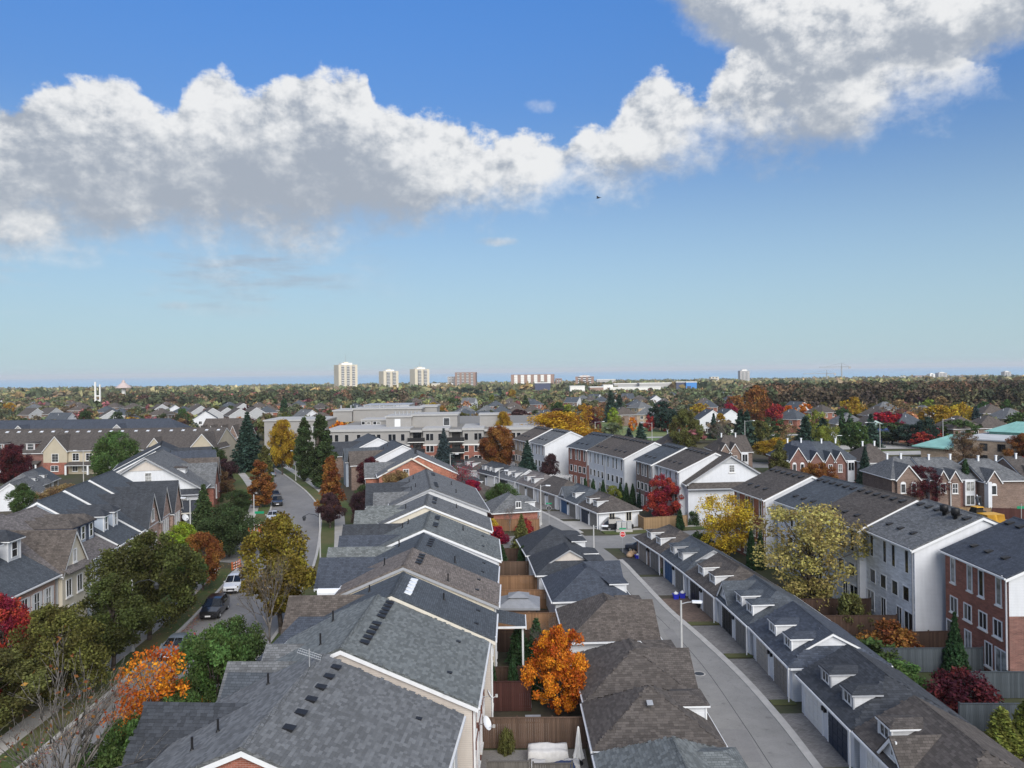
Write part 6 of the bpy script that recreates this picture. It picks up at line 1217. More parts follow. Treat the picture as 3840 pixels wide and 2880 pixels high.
# --- trees one by one (near and middle ground)
T_ = [
 ('bare', -19.9, 34.5, 12.2, 8.6, 'rust', 'tall leafless tree with pale twigs at the bottom left corner', 1),
 ('bare', -20.6, 64.5, 9.6, 5.6, 'tan', 'leafless grey tree left of the golden street tree', 2),
 ('sparse', -20.0, 43.0, 9.0, 6.0, 'orange', 'half-bare orange maple in front of the middle row by the street', 1),
 ('round', -18.9, 47.8, 8.3, 6.2, 'midgreen', 'leafy green tree in front of the second middle-row house', 1),
 ('round', -18.8, 36.8, 7.6, 5.2, 'midgreen', 'green tree at the bottom edge left of the nearest roof', 2),
 ('round', -18.3, 42.6, 6.4, 4.6, 'midgreen', 'green tree between the half-bare orange maple and the roofs', 4),
 ('round', -19.6, 53.5, 7.2, 5.2, 'green', 'dark green tree behind the leafy green one beside the street', 3),
 ('oval', -21.6, 71.0, 11.0, 7.8, (.19, .15, .03), 'golden street tree with green underside beside the middle row', 2),
 ('wide', -33.8, 56.2, 7.3, 8.0, (.105, .10, .028), 'yellow-green street tree behind the tall leafless tree', 1),
 ('oval', -32.4, 62.1, 7.9, 5.6, (.062, .072, .022), 'green street tree with dark trunk by the parked silver car', 1),
 ('round', -33.1, 69.6, 9.9, 8.6, (.075, .082, .025), 'large dark green street tree in the left verge', 3),
 ('oval', -33.6, 77.8, 6.8, 4.8, 'green', 'small green street tree behind the black SUV', 4),
 ('round', -34.6, 85.3, 6.6, 5.2, 'rust', 'rust-brown street tree beside the white car', 4),
 ('maple', -38.2, 57.5, 7.8, 5.2, 'red', 'red maple in the front yard at the left edge', 1),
 ('oval', -34.2, 49.8, 6.4, 6.0, 'olive', 'dark olive tree at the left edge below the red maple', 5),
 ('oval', -37.6, 50.5, 5.5, 5.0, 'green', 'green tree in the bottom left yard', 6),
 ('oval', -40.0, 92.5, 6.4, 4.6, 'lime', 'bright lime-green tree by the lamp post on the left', 7),
 ('wide', -37.6, 101.5, 7.0, 8.6, 'dkgreen', 'dark spreading tree at the side street corner', 2),
 ('spruce', -43.5, 108, 8.8, 6.2, 'dkgreen', 'dark conifer in front of the white corner house', 1),
 ('wispy', -54.5, 113.6, 6.6, 6.2, 'tan', 'thin bare-branched tree in front of the white corner house gable', 1),
 ('column', -45.4, 138, 8.6, 5.6, 'rust', 'orange columnar tree at the left bend of the street', 1),
 ('column', -51.0, 158, 9.2, 4.6, 'olive', 'olive columnar tree behind the orange columnar one', 2),
 ('oval', -56.5, 140, 6.8, 6.5, 'purple', 'dark purple tree in front of the brick houses on the bend', 3),
 ('round', -47.5, 132, 4.2, 5, 'dkgreen', 'low dark green bush tree by the sidewalk at the bend', 5),
 ('round', -61.5, 163, 6.2, 6.8, 'purple', 'purple-brown tree beyond the last left-row house', 6),
 ('maple', -57, 150, 5.4, 5.5, 'brown', 'reddish brown tree by the left houses on the bend', 2),
 ('column', -29.6, 124.5, 10.6, 4.6, 'rust', 'tall orange columnar tree on the right verge of the street', 3),
 ('oval', -28.3, 118.6, 5.6, 4.4, 'purple', 'small dark purple street tree below the orange columnar one', 1),
 ('round', -22.8, 118.5, 6.0, 5.6, 'purple', 'dark purple garden tree beside the far middle-row houses', 7),
 ('round', -24.8, 128, 5.4, 4.4, 'dkgreen', 'dark green garden tree behind the purple ones', 8),
 ('oval', -27.5, 149, 7.6, 6.2, 'burgundy', 'burgundy tree in front of the dark-roofed houses', 2),
 ('poplar', -39.8, 160, 15.6, 6.4, 'dkgreen', 'taller of the two dark green poplars by the street', 1),
 ('poplar', -46.4, 171, 14.4, 4.8, 'dkgreen', 'slimmer of the two dark green poplars by the street', 2),
 ('round', -54.8, 183, 13.2, 7.6, 'gold', 'yellow and green tree at the far street corner', 4),
 ('spruce', -65.5, 190, 15, 9.5, 'spruce', 'big dark spruce at the far end of the street', 2),
 ('spruce', -60.8, 197, 11.5, 5.2, 'bluespruce', 'blue-green spruce beside the big dark spruce', 3),
 ('round', -72, 183, 7, 8, 'dkgreen', 'dark green tree left of the big dark spruce', 3),
 ('maple', -77, 190, 6.2, 7.0, 'rust', 'rust-red low tree left of the far street corner', 3),
 ('wide', -88, 171, 11.8, 12.6, 'midgreen', 'big round green tree in front of the tan townhouses', 3),
 ('round', -106, 163, 10, 8, 'burgundy', 'dark burgundy tree at the left edge in front of the townhouses', 5),
 ('round', -108.5, 148, 5, 6, 'crimson', 'low crimson tree at the left edge', 6),
 ('wide', -81, 139, 4.6, 9.0, 'tan', 'dry brown shrubby tree behind the slate roofs on the left', 4),
 ('wide', -73, 137.5, 4.0, 6.0, 'brown', 'brown shrubby tree next to the dry brown one', 2),
 ('oval', -81, 127, 6.4, 4.8, 'green', 'green tree beside the white garages on the left', 8),
 ('round', -19.6, 131, 7.4, 6.4, 'tan', 'straw-coloured tree in front of the red brick gable', 9),
 ('bareleaf', -8.6, 133, 8.6, 5.0, 'crimson', 'half-bare crimson tree beside the garages below the apartment building', 3),
 ('maple', -7.2, 131, 5.6, 5.4, 'crimson', 'bright crimson tree behind the far middle-row roof', 4),
 ('wide', -2.0, 128, 5.4, 5.6, 'green', 'round green bush tree beside the lane garages', 5),
 ('maple', 2.9, 53.2, 6.4, 4.9, 'orange', 'vivid orange maple in the backyard beside the brown garage', 5),
 ('bare', 2.4, 60.2, 5.2, 3.4, 'brown', 'small leafless tree behind the orange maple', 4),
 ('cedar', .3, 62.6, 3.6, 1.9, 'cedar', 'left one of three broad cedars behind the cedar fence', 1),
 ('cedar', 1.7, 62.9, 3.9, 1.8, 'cedar', 'middle one of three broad cedars behind the cedar fence', 2),
 ('cedar', 3.3, 62.4, 3.3, 1.7, 'cedar', 'right one of three broad cedars behind the cedar fence', 3),
 ('cedar', -1.7, 55.2, 3.3, 1.0, 'cedar', 'slim cedar nearest the house in the dark fenced yard', 1),
 ('cedar', -.2, 56.0, 3.5, 1.0, 'cedar', 'slim cedar in the middle of the dark fenced yard', 2),
 ('cedar', 1.4, 56.2, 3.2, .9, 'cedar', 'slim cedar beside the orange maple in the dark fenced yard', 3),
 ('spruce', 1.0, 103.2, 4.9, 3.4, 'olive', 'brown-green conifer beside the cross street', 4),
 ('cedar', -1.5, 93.5, 3.0, 1.4, 'cedar', 'left cedar of the pair below the brown-green conifer', 1),
 ('cedar', 1.0, 93, 3.0, 1.7, 'cedar', 'right cedar of the pair below the brown-green conifer', 2),
 ('shrub', -2.4, 107.2, 2.3, 3.2, 'crimson', 'red burning bush in front of the cedar fence', 1),
 ('shrub', 1.6, 114.3, 1.9, 2.4, 'red', 'red bush behind the fence of the brick garage', 2),
 ('shrub', -3.2, 114.8, 1.9, 1.8, 'yellow', 'yellow bush at the brick garage', 3),
 ('bare', -.6, 114, 4.6, 2.6, 'rust', 'leafless reddish sapling by the brick garage', 6),
 ('maple', 23.3, 121.2, 7.3, 6.0, 'red', 'bright red maple in front of the white corner house', 6),
 ('cedar', 24.6, 114.2, 3.4, 1.25, 'cedar', 'single slim cedar at the fence below the red maple', 3),
 ('shrub', 27.4, 118.4, 2.2, 2.6, 'dkgreen', 'round dark shrub at the white corner house', 1),
 ('wispy', 26.7, 97, 7.9, 9.8, 'yellow', 'golden yellow tree behind the right-hand garages', 2),
 ('shrub', 24.0, 99.5, 2.6, 4.2, 'green', 'green bush left of the golden yellow tree', 2),
 ('wispy', 29.0, 76.0, 10.2, 12.2, 'pale', 'pale yellow airy tree in front of the white three-storey houses', 3),
 ('cedar', 28.0, 91.0, 5.2, 1.3, 'cedar', 'left one of two dark cedars between the yellow trees', 1),
 ('cedar', 29.2, 91.4, 4.8, 1.2, 'cedar', 'right one of two dark cedars between the yellow trees', 2),
 ('weeping', 34.0, 59.6, 5.0, 3.8, 'cedar', 'weeping conifer in front of the red brick house', 1),
 ('shrub', 31.2, 54, 2.5, 4.4, 'burgundy', 'burgundy Japanese maple by the blue-grey fence', 3),
 ('cedar', 29.6, 47.0, 3.2, 2.1, 'cedary', 'left yellow-green cedar at the bottom right corner', 1),
 ('cedar', 31.7, 47.6, 3.5, 2.4, 'cedary', 'middle yellow-green cedar at the bottom right corner', 2),
 ('cedar', 32.6, 45.4, 3.0, 2.2, 'cedary', 'right yellow-green cedar at the bottom right edge', 3),
 ('shrub', 30.6, 70, 3.2, 3.4, 'olive', 'pale olive bush by the dark fence of the white house', 1),
 ('shrub', 31.4, 64.4, 2.4, 4.2, 'rust', 'brown flowering bush behind the right garages', 2),
 ('shrub', 28.2, 61.0, 2.2, 4.6, 'green', 'bright green bush right behind the garage ridge', 3),
 ('shrub', 28.4, 57.0, 1.9, 3.8, 'midgreen', 'leafy green bush along the garage wall on the right', 1),
 ('shrub', 5.0, 40.3, 1.3, 2.0, 'lime', 'yellow-green bush in the yard at the bottom edge', 2),
 ('shrub', 3.6, 41.3, 1.0, 1.8, 'midgreen', 'small leafy bush by the covered patio furniture', 3),
 ('shrub', 17.8, 89.6, 1.2, 1.5, 'midgreen', 'weedy bush between the two lane garages', 1),
 ('shrub', 11.9, 132.6, 2.2, 1.5, 'green', 'vine-grown bush at the corner of the beige-door garage', 2),
 ('shrub', -.6, 48.2, 1.6, .9, 'olive', 'tall garden plant on the small patio', 1),
 ('shrub', -1.6, 41.8, 1.8, 1.6, 'green', 'leafy plant at the foot of the brown fence', 3),
 ('oval', 42.5, 190, 14, 8.6, 'olive', 'big green and yellow tree behind the white corner house', 5),
 ('column', 52.5, 152, 9.6, 5.0, 'olive', 'yellow-green tree right of the white corner house', 4),
 ('round', 55.5, 140, 6.6, 7.2, 'rust', 'brown-orange tree before the dark brick townhouses', 6),
 ('round', 46.5, 131, 4.0, 6.5, 'purple', 'low purple-brown tree beside the white corner house', 3),
 ('wide', 70.0, 132, 6.8, 9.0, 'burgundy', 'dark burgundy tree between the two groups of brick townhouses', 4),
 ('bare', 74.5, 134, 7.0, 6.4, 'purple', 'bare purple-twigged tree in front of the white wall', 5),
 ('cedar', 77.2, 131.5, 8.2, 2.6, 'cedar', 'tall slim dark cypress in front of the brick townhouses', 2),
 ('maple', 60, 128, 3.4, 5.0, 'amber', 'amber shrub tree in front of the dark brick townhouses', 2),
 ('spruce', 68.5, 150, 8.5, 4.4, 'spruce', 'dark green conifer behind the burgundy tree', 5),
 ('spruce', 14.6, 131.5, 3.8, 2.0, 'spruce', 'small dark conifer at the foot of the pale end wall', 1),
 ('spruce', 22.2, 133.6, 4.2, 2.2, 'spruce', 'left dark conifer beside the tan brick house', 2),
 ('spruce', 24.4, 133.2, 3.8, 2.0, 'spruce', 'right dark conifer beside the tan brick house', 3),
 ('maple', 17.2, 134, 3.8, 3.6, 'ygreen', 'yellow-green small tree at the blue-grey garage', 3),
 ('spruce', 3.0, 163, 9.4, 6.2, 'spruce', 'dark evergreen tree left of the white three-storey house', 1),
 ('oval', 7.8, 160.5, 6.6, 4.6, 'purple', 'dark leafy tree in front of the blank white gable', 2),
 ('round', -3.4, 183, 11.2, 9.4, 'rust', 'rust-brown half-bare tree at the right end of the apartment building', 5),
 ('wide', 12.5, 214, 12.6, 27, 'amber', 'broad orange tree behind the three-storey houses', 5),
 ('round', -2.5, 210, 13, 6, 'gold', 'yellow tree at the left end of the broad orange tree', 4),
 ('spruce', -17.6, 196, 9.8, 6.2, 'bluespruce', 'blue-green spruce before the apartment balconies', 4),
 ('round', 63, 172, 6.5, 8, 'rust', 'rusty brown tree behind the dark brick townhouses', 7),
 ('sparse', 104, 178, 8.4, 8.0, 'brown', 'thin brown tree in front of the school wall', 2),
 ('round', 117, 176, 8.2, 9.4, 'rust', 'orange-brown tree in front of the school windows', 8),
 ('wide', 115, 166, 4.6, 10, 'red', 'bright red low tree in front of the school', 1),
 ('wispy', 76, 187, 9.6, 8.6, 'ygreen', 'tall yellow-green tree near the playground', 4),
 ('round', 66, 192, 6.4, 12, 'gold', 'golden brown trees by the parking lot', 3),
]
CED = [(15.0, 143.5), (16.3, 142.2), (18.0, 141.0), (20.6, 137.2), (21.6, 136.6), (22.6, 135.8)]
for i, (x, y) in enumerate(CED): T_.append(('cedar', x-1.6, y, 4.0, 1.2, 'cedar', 'slim cedar in the row before the white three-storey pair', 1+i % 3))
for t in T_:
    k = plant(*t[:7], seed=t[7], group='slim cedars before the white pair' if 'in the row before' in t[6] else None)

# ================================================================ TREES OF THE SUBURB, WOODS AND FAR SHORE
MT = [  # kind, x, y, height, width, colour, label
 ('round', -389.14, 594.82, 10, 8.23, 'amber', 'golden tree at the left edge above the navy roofs'), ('bareleaf', -239.3, 434.18, 9, 8, 'crimson', 'pinkish red tree among the roofs on the left'),
 ('maple', -521.19, 1144.61, 9, 10, 'crimson', 'round crimson tree in the far left suburb'), ('maple', -544.33, 1115.66, 9, 10, 'crimson', 'crimson tree left of its round twin in the far left suburb'), ('maple', -622.5, 1226.29, 9, 9, 'burgundy', 'burgundy tree below the water tower'), ('maple', -638.2, 1091.18, 8, 9, 'crimson', 'dark red tree below the white landmark'), ('maple', -199.68, 629.32, 9, 9, 'crimson', 'crimson tree left of the slim cypress'), ('round', -238.61, 792.92, 11, 12, 'crimson', 'large crimson tree behind the slim cypress'), ('maple', -212.9, 737.93, 9, 10, 'red', 'red tree right of the slim cypress'), ('wide', -501.36, 1333.44, 13, 18, 'rust', 'large rust-coloured tree at the left woods'), ('round', -238.39, 881.54, 12, 18, 'green', 'large grey-green tree above the white gable'), ('maple', -163.38, 706.07, 8, 8, 'crimson', 'crimson tree behind the apartment roof'), ('maple', -150.12, 697.82, 8, 10, 'red', 'red tree behind the apartment roof'), ('maple', -178.12, 841.81, 10, 9, 'red', 'taller red tree behind the apartment roof'), ('round', -126.97, 786.8, 11, 16, 'amber', 'amber and green tree behind the pale blue building'), ('cedar', -145.57, 490.49, 14, 5, 'cedar', 'slim dark cypress behind the striped gables'), ('column', -183.35, 594.08, 10, 7, 'green', 'green columnar tree beside the slim cypress'),
 ('maple', -51.99, 230.52, 10, 8, 'orange', 'orange-red tree in the apartment courtyard'), ('wide', -39.25, 384.85, 11, 12.8, 'gold', 'wide golden tree behind the apartment penthouse'), ('round', -18.65, 295.79, 9, 9, 'olive', 'olive tree right of the penthouse'), ('round', -0.2, 666.15, 15, 7.91, 'gold', 'round golden tree standing above the hipped roofs'), ('column', -15.08, 564.02, 11, 7, 'ygreen', 'yellow-green tree left of the round golden one'), ('cedar', -12.95, 800.46, 17, 6, 'spruce', 'slim dark conifer against the far trees, centre'), ('cedar', -93.76, 1007.61, 16, 6, 'spruce', 'slim dark conifer below the brown slab tower'), ('spruce', 8.61, 509.55, 12, 10, 'dkgreen', 'broad dark tree right of the round golden one'), ('round', -65.61, 1048.06, 14, 12, 'spruce', 'dark pine crowns left of the centre conifer'), ('wide', -37.31, 823.22, 13, 20, 'spruce', 'wide dark pine in the middle distance'), ('round', -46.41, 605.69, 9, 10, 'green', 'green tree left of the hipped roofs'), ('oval', -85.03, 730.59, 10, 10, 'rust', 'brown tree right of the pale blue building'), ('maple', -100.16, 1059.76, 10, 10, 'crimson', 'crimson tree below the slim conifer'), ('maple', -227.86, 1774.95, 12, 9, 'crimson', 'crimson tree below the flared tower'),
 ('round', 43.67, 332.59, 9, 5.82, 'lime', 'lime-green tree in the park'), ('column', 23.46, 328.3, 11, 7.5, 'ygreen', 'pale green poplar left of the park'), ('wide', 31.46, 303.08, 7, 9, 'burgundy', 'maroon tree at the left end of the park'), ('wispy', 37.41, 338.54, 9, 9, 'rust', 'reddish brown tree behind the maroon one'), ('maple', 47.38, 304.91, 6.5, 4.2, 'orange', 'orange-red tree, leftmost of the bright park trees'), ('maple', 54.22, 305.95, 7, 5.2, 'red', 'bright red park tree, middle'), ('maple', 60.24, 305.89, 6.5, 4.6, 'red', 'bright red park tree, right'), ('maple', 57.67, 275.6, 5, 4, 'orange', 'small orange tree at the right end of the park'), ('spruce', 33.67, 223.45, 7, 6, 'bluespruce', 'blue-grey spruce before the park lawn'), ('spruce', 36.27, 218.46, 9, 6.5, 'spruce', 'dark spruce before the park lawn'), ('spruce', 48.89, 382.61, 16, 10, 'spruce', 'tall dark conifer behind the park, left'), ('spruce', 59.46, 428.46, 13, 10, 'spruce', 'tall dark conifer behind the park, right'), ('round', 25.9, 319.88, 7, 6, 'bluespruce', 'grey-green pine at the left side of the lawn'), ('round', 40.17, 302.33, 6.5, 6, 'ygreen', 'olive-yellow tree before the lime-green one'), ('wispy', 45.46, 320.44, 5.5, 4, 'tan', 'tan sapling in the park'), ('round', 36.66, 387.38, 9, 9, 'purple', 'dark purple tree behind the park edge'), ('wide', 34.37, 367.09, 10, 9, 'amber', 'amber treetop behind the park edge'), ('round', 20.56, 363.95, 8, 10, 'purple', 'purple-brown tree left of the pale poplar'), ('round', 60.03, 310.46, 12, 12, 'spruce', 'dark tree behind the right red park tree'), ('round', 61.81, 303.54, 9, 11, 'spruce', 'dark green tree at the right park corner'), ('round', 58.79, 267.92, 8, 8, 'rust', 'brown tree left of the big green and yellow tree'),
 ('spruce', 66.54, 224.74, 12, 8, 'spruce', 'dark spruce beyond the big green tree, left'), ('spruce', 70.93, 233.31, 11, 8, 'spruce', 'dark spruce beyond the big green tree, right'), ('wide', 100.95, 296.48, 11, 10.86, 'red', 'large rusty red tree in the right middle distance'), ('round', 108.23, 302.53, 10, 8, 'orange', 'orange edge tree beside the rusty red one'), ('spruce', 69.74, 267.17, 9, 5, 'spruce', 'small spruce before the lit brick houses'), ('bare', 60.81, 224.14, 9, 12, 'purple', 'bare purple-grey tree behind the brown roofs'), ('oval', 76.7, 284.78, 8, 6, 'gold', 'yellow tree before the lit brick houses'), ('wide', 83.23, 250.99, 8, 14, 'dkgreen', 'dark green tree mass left of the lime one'), ('round', 74.51, 235.82, 8, 9, 'olive', 'olive tree behind the brown roofs on the right'), ('sparse', 73.92, 207.8, 9, 8, 'tan', 'thin tan tree left of the dark spruces'), ('wide', 101.06, 256.46, 10, 9.95, 'ygreen', 'broad yellow-green tree before the woods'), ('spruce', 77.39, 203.62, 11, 9, 'spruce', 'dark spruce below the broad yellow-green tree, left'), ('spruce', 85.56, 212.54, 10, 9, 'spruce', 'dark spruce below the broad yellow-green tree, right'), ('maple', 140.97, 371.34, 9, 8, 'orange', 'small orange tree below the woods'), ('cedar', 100.99, 236.37, 10, 3.2, 'cedar', 'left dark cypress before the tan house'), ('cedar', 103.2, 235.64, 10, 3.4, 'cedar', 'right dark cypress before the tan house'), ('round', 119.99, 247.36, 10, 11, 'crimson', 'crimson tree before the brick house with slate roof'), ('round', 91.18, 204.39, 9.5, 8.6, 'green', 'green tree left of the park pavilion'), ('spruce', 105.86, 227.67, 10, 7, 'spruce', 'dark conifer behind the park pavilion'), ('round', 116.54, 236.63, 7, 12, 'dkgreen', 'dark green tree behind the play tower'), ('round', 118.26, 230.41, 6.5, 10, 'spruce', 'dark round tree behind the tall yellow-green tree'), ('wide', 121.15, 225.21, 9, 7.17, 'spruce', 'dark evergreen mass left of the school'), ('maple', 118.71, 222.92, 5, 7, 'red', 'bright red tree by the playground, left'), ('maple', 125.37, 228.56, 5.5, 7, 'red', 'bright red tree by the playground, right'), ('round', 135.43, 241.76, 9, 13, 'gold', 'yellow tree left of the school roof'), ('wide', 148.49, 254.75, 12, 10.39, 'yellow', 'large yellow tree behind the school'), ('round', 147.95, 268.19, 11, 13, 'gold', 'yellow tree left of the large yellow one'), ('wide', 151.62, 342.46, 12, 11.51, 'gold', 'broad golden tree in front of the dark woods'), ('sparse', 153.82, 303.54, 12, 16, 'tan', 'tan half-bare tree in front of the woods'), ('round', 132.18, 228.93, 8, 10, 'green', 'green tree right behind the school roof'), ('round', 137.54, 231.29, 7, 9, 'dkgreen', 'dark green tree behind the school roof'), ('spruce', 151.42, 251.6, 11, 8, 'bluespruce', 'grey-green spruce right of the large yellow tree'), ('wide', 160.75, 243.98, 9, 12, 'green', 'green tree at the right edge behind the school'), ('wide', 100.4, 316.81, 18, 13.38, 'rust', 'large brown oak at the left end of the woods'), ('round', 112.08, 385.91, 13, 11, 'rust', 'dark rust tree left of the large brown oak'), ('maple', 106.34, 378.53, 9, 9, 'crimson', 'crimson tree below the dark rust tree'), ('wide', 91.59, 376.06, 9, 12, 'gold', 'golden tree left of the dark roof with skylight'),
]
n_hand = 0
for i, (k, x, y, h, w, c, lab) in enumerate(MT): plant(k, x, y, h, w, c, lab, 1+i % 3, 'mid' if y > 185 else 'near', z=gz(y)); n_hand += 1
FARH = np.array(FAR_HOUSES)
def blocked(x, y):
    if y < 262 and -76 < x < 12 and y > 192: return True
    if 180 < y < 256 and -178 < x < -66: return True
    if y < 208 and x > 40: return True
    if y < 215 and -66 < x < 40: return True
    if 255 < y < 455 and 18 < x < 124 and x/y > .06: return True
    if 200 < y < 258 and 70 < x < 165: return True
    if abs(x--52.38) < 14 and 260 < y < 345: return True
    if abs(x-4) < 16 and 270 < y < 318: return True
    d = FARH-np.array([x, y]); near = (np.abs(d[:, 0]) < 7.5) & (np.abs(d[:, 1]) < 8)
    front = (np.abs(FARH[:, 0]*y/FARH[:, 1]-x) < 5.5) & (FARH[:, 1]-y > 0) & (FARH[:, 1]-y < 34)
    return bool(near.any() or (front.any() and rng.random() < .8))
PAL = [('dkgreen', 22), ('green', 22), ('olive', 18), ('brown', 7), ('rust', 6), ('gold', 5), ('ygreen', 6), ('red', 2.5), ('crimson', 3), ('purple', 5), ('spruce', 9), ('tan', 6), ('orange', 1.5), ('burgundy', 3)]
pk = [p[0] for p in PAL]; pw = np.array([p[1] for p in PAL], float); pw /= pw.sum()
# individually planted trees of the nearer suburb
cand = []
while len(cand) < 96:
    y = math.sqrt(rng.uniform(215**2, 430**2)); x = rng.uniform(-.68, .68)*y
    if blocked(x, y) or any((x-a)**2+(y-b)**2 < 49 for a, b, *_ in cand) or any((x-t[1])**2+(y-t[2])**2 < 36 for t in MT): continue
    cand.append((x, y))
ADJ = dict(dkgreen='dark green', green='green', olive='olive', brown='brown', rust='rusty brown', gold='golden', ygreen='yellow-green', red='red', crimson='crimson', purple='purple-brown', spruce='blackish green', tan='tan', orange='orange', burgundy='burgundy')
for i, (x, y) in enumerate(cand):
    c = pk[rng.choice(len(pk), p=pw)]; k = ['round', 'oval', 'wide', 'round', 'sparse', 'spruce', 'maple', 'oval'][rng.integers(0, 8)]
    if c == 'spruce': k = 'spruce'
    if k == 'spruce' and c not in ('spruce', 'dkgreen'): k = 'oval'
    h = rng.uniform(6, 10.5); w = h*rng.uniform(.6, 1.05)*(.6 if k == 'spruce' else 1)
    plant(k, x, y, h, w, tuple(v*rng.uniform(.8, 1.2) for v in LC_[c]), '%s %s among the houses of the middle distance' % (ADJ[c], 'conifer' if k == 'spruce' else 'garden tree'), 1+i % 3, 'mid', 'garden trees of the middle distance', gz(y))
# everything farther away reads as one leafy mass
def tree_mass(name, label, X, Y, Hh, Wd, C, nq, z0=None):
    """X,Y,Hh,Wd arrays, C (n,3) colours: crowns of nq leaf clumps each, in one object"""
    n = len(X); r = np.random.default_rng(len(name)*13+n); d = rdir(r, n*nq).reshape(n, nq, 3); d[..., 2] = np.abs(d[..., 2])*1.15-.28
    nb = 5; bl = rdir(r, n*nb).reshape(n, nb, 3)*.42; pick = r.integers(0, nb, (n, nq)); off = np.take_along_axis(bl, pick[..., None].repeat(3, 2), 1)
    q = (off+d*.62*r.uniform(.8, 1.08, (n, nq, 1)))
    P = np.stack([X[:, None]+q[..., 0]*Wd[:, None]*.5, Y[:, None]+q[..., 1]*Wd[:, None]*.5, (np.array([gz(v) for v in Y]))[:, None]+Hh[:, None]*(.56+q[..., 2]*.44)], 2).reshape(-1, 3)
    s = np.repeat(Wd*.36*(40/nq)**.5*.72, nq)
    V = leaves_at(r, P, 1., nrm=d.reshape(-1, 3)*.6); c0 = P[:, None, :]; V = c0+(V-c0)*s[:, None, None]
    tint = (r.uniform(.7, 1.35, (n, nb))[np.arange(n)[:, None], pick]).reshape(-1, 1)
    cols = np.repeat(C, nq, 0)*tint*r.uniform(.8, 1.2, (n*nq, 1))
    o = link(name, fast_quads(name, V, None, ['leaf_far'], cols=cols)); tag(o, label, 'trees', kind='stuff'); return o
def cols(names, p, n):
    p = np.array(p, float); p /= p.sum(); A = np.array([LC_[k] for k in names])*.72+np.array((.11, .105, .05))*.28; return A[rng.choice(len(names), n, p=p)]*rng.uniform(.75, 1.25, (n, 1))
def wedge(n, y0, y1, a0=-.70, a1=.70):
    y = np.sqrt(rng.uniform(y0*y0, y1*y1, n)); return rng.uniform(a0, a1, n)*y, y
x, y = wedge(1500, 240, 620); ok = np.array([not blocked(a, b) for a, b in zip(x, y)]); x, y = x[ok], y[ok]; n = len(x)
tree_mass('suburb_trees', 'mixed green, brown and red garden trees of the suburb', x, y, rng.uniform(4.5, 8.6, n), rng.uniform(5, 9.5, n), cols(pk, pw, n), 110)
x, y = wedge(3200, 600, 1150); n = len(x)
tree_mass('distant_trees', 'distant mixed autumn treetops', x, y, rng.uniform(6, 10, n), rng.uniform(7, 13, n), cols(['green', 'dkgreen', 'olive', 'rust', 'gold', 'brown', 'crimson', 'tan', 'ygreen', 'midgreen'], [24, 16, 24, 4, 4, 8, 2.5, 10, 12, 14], n), 42)
# dark woods on the right and on the left
x, y = wedge(900, 425, 640, .315, .72); n = len(x); kk = y*.0
tree_mass('woods', 'dark brown and green woods on the right', x, y, rng.uniform(13.5, 18.5, n), rng.uniform(9, 15, n), cols(['brown', 'rust', 'olive', 'dkgreen', 'burgundy', 'green', 'purple'], [26, 16, 14, 22, 4, 10, 8], n)*.62, 190)
x, y = wedge(1000, 640, 900, -.52, -.14); n = len(x)
tree_mass('woods', 'dark green woods on the left below the skyline', x, y, rng.uniform(11, 15.5, n), rng.uniform(10, 16, n), cols(['dkgreen', 'green', 'olive', 'rust', 'crimson', 'brown', 'burgundy'], [30, 22, 16, 8, 4, 10, 3], n)*.8, 110)
# tree belt towards the lake, far sunlight put into paler, yellower leaf colours
x, y = wedge(6200, 1150, 3600, -.75, .75); n = len(x)
tree_mass('lakeside_trees', 'pale golden and green tree belt before the lake', x, y, rng.uniform(10, 17, n), rng.uniform(16, 34, n), cols(['gold', 'olive', 'pale', 'ygreen', 'green', 'tan', 'midgreen'], [10, 24, 18, 16, 18, 14, 12], n)*1.0, 20)

# ================================================================ AIR
hz = bpy.data.materials.new('haze_air'); hz.use_nodes = True; hn = hz.node_tree.nodes; hn.clear(); MATS['haze_air'] = hz
pv = hn.new('ShaderNodeVolumePrincipled'); pv.inputs['Color'].default_value = (.92, .96, 1, 1); pv.inputs['Density'].default_value = HAZE; pv.inputs['Anisotropy'].default_value = .0
ho = hn.new('ShaderNodeOutputMaterial'); hz.node_tree.links.new(pv.outputs[0], ho.inputs['Volume'])
hb = MB().box(-21000, -400, -52, 21000, 26500, 72).obj('haze', 'haze_air'); hb['kind'] = 'stuff'; hb['label'] = 'thin pale autumn haze over the suburb and the lake'; hb['category'] = 'haze'

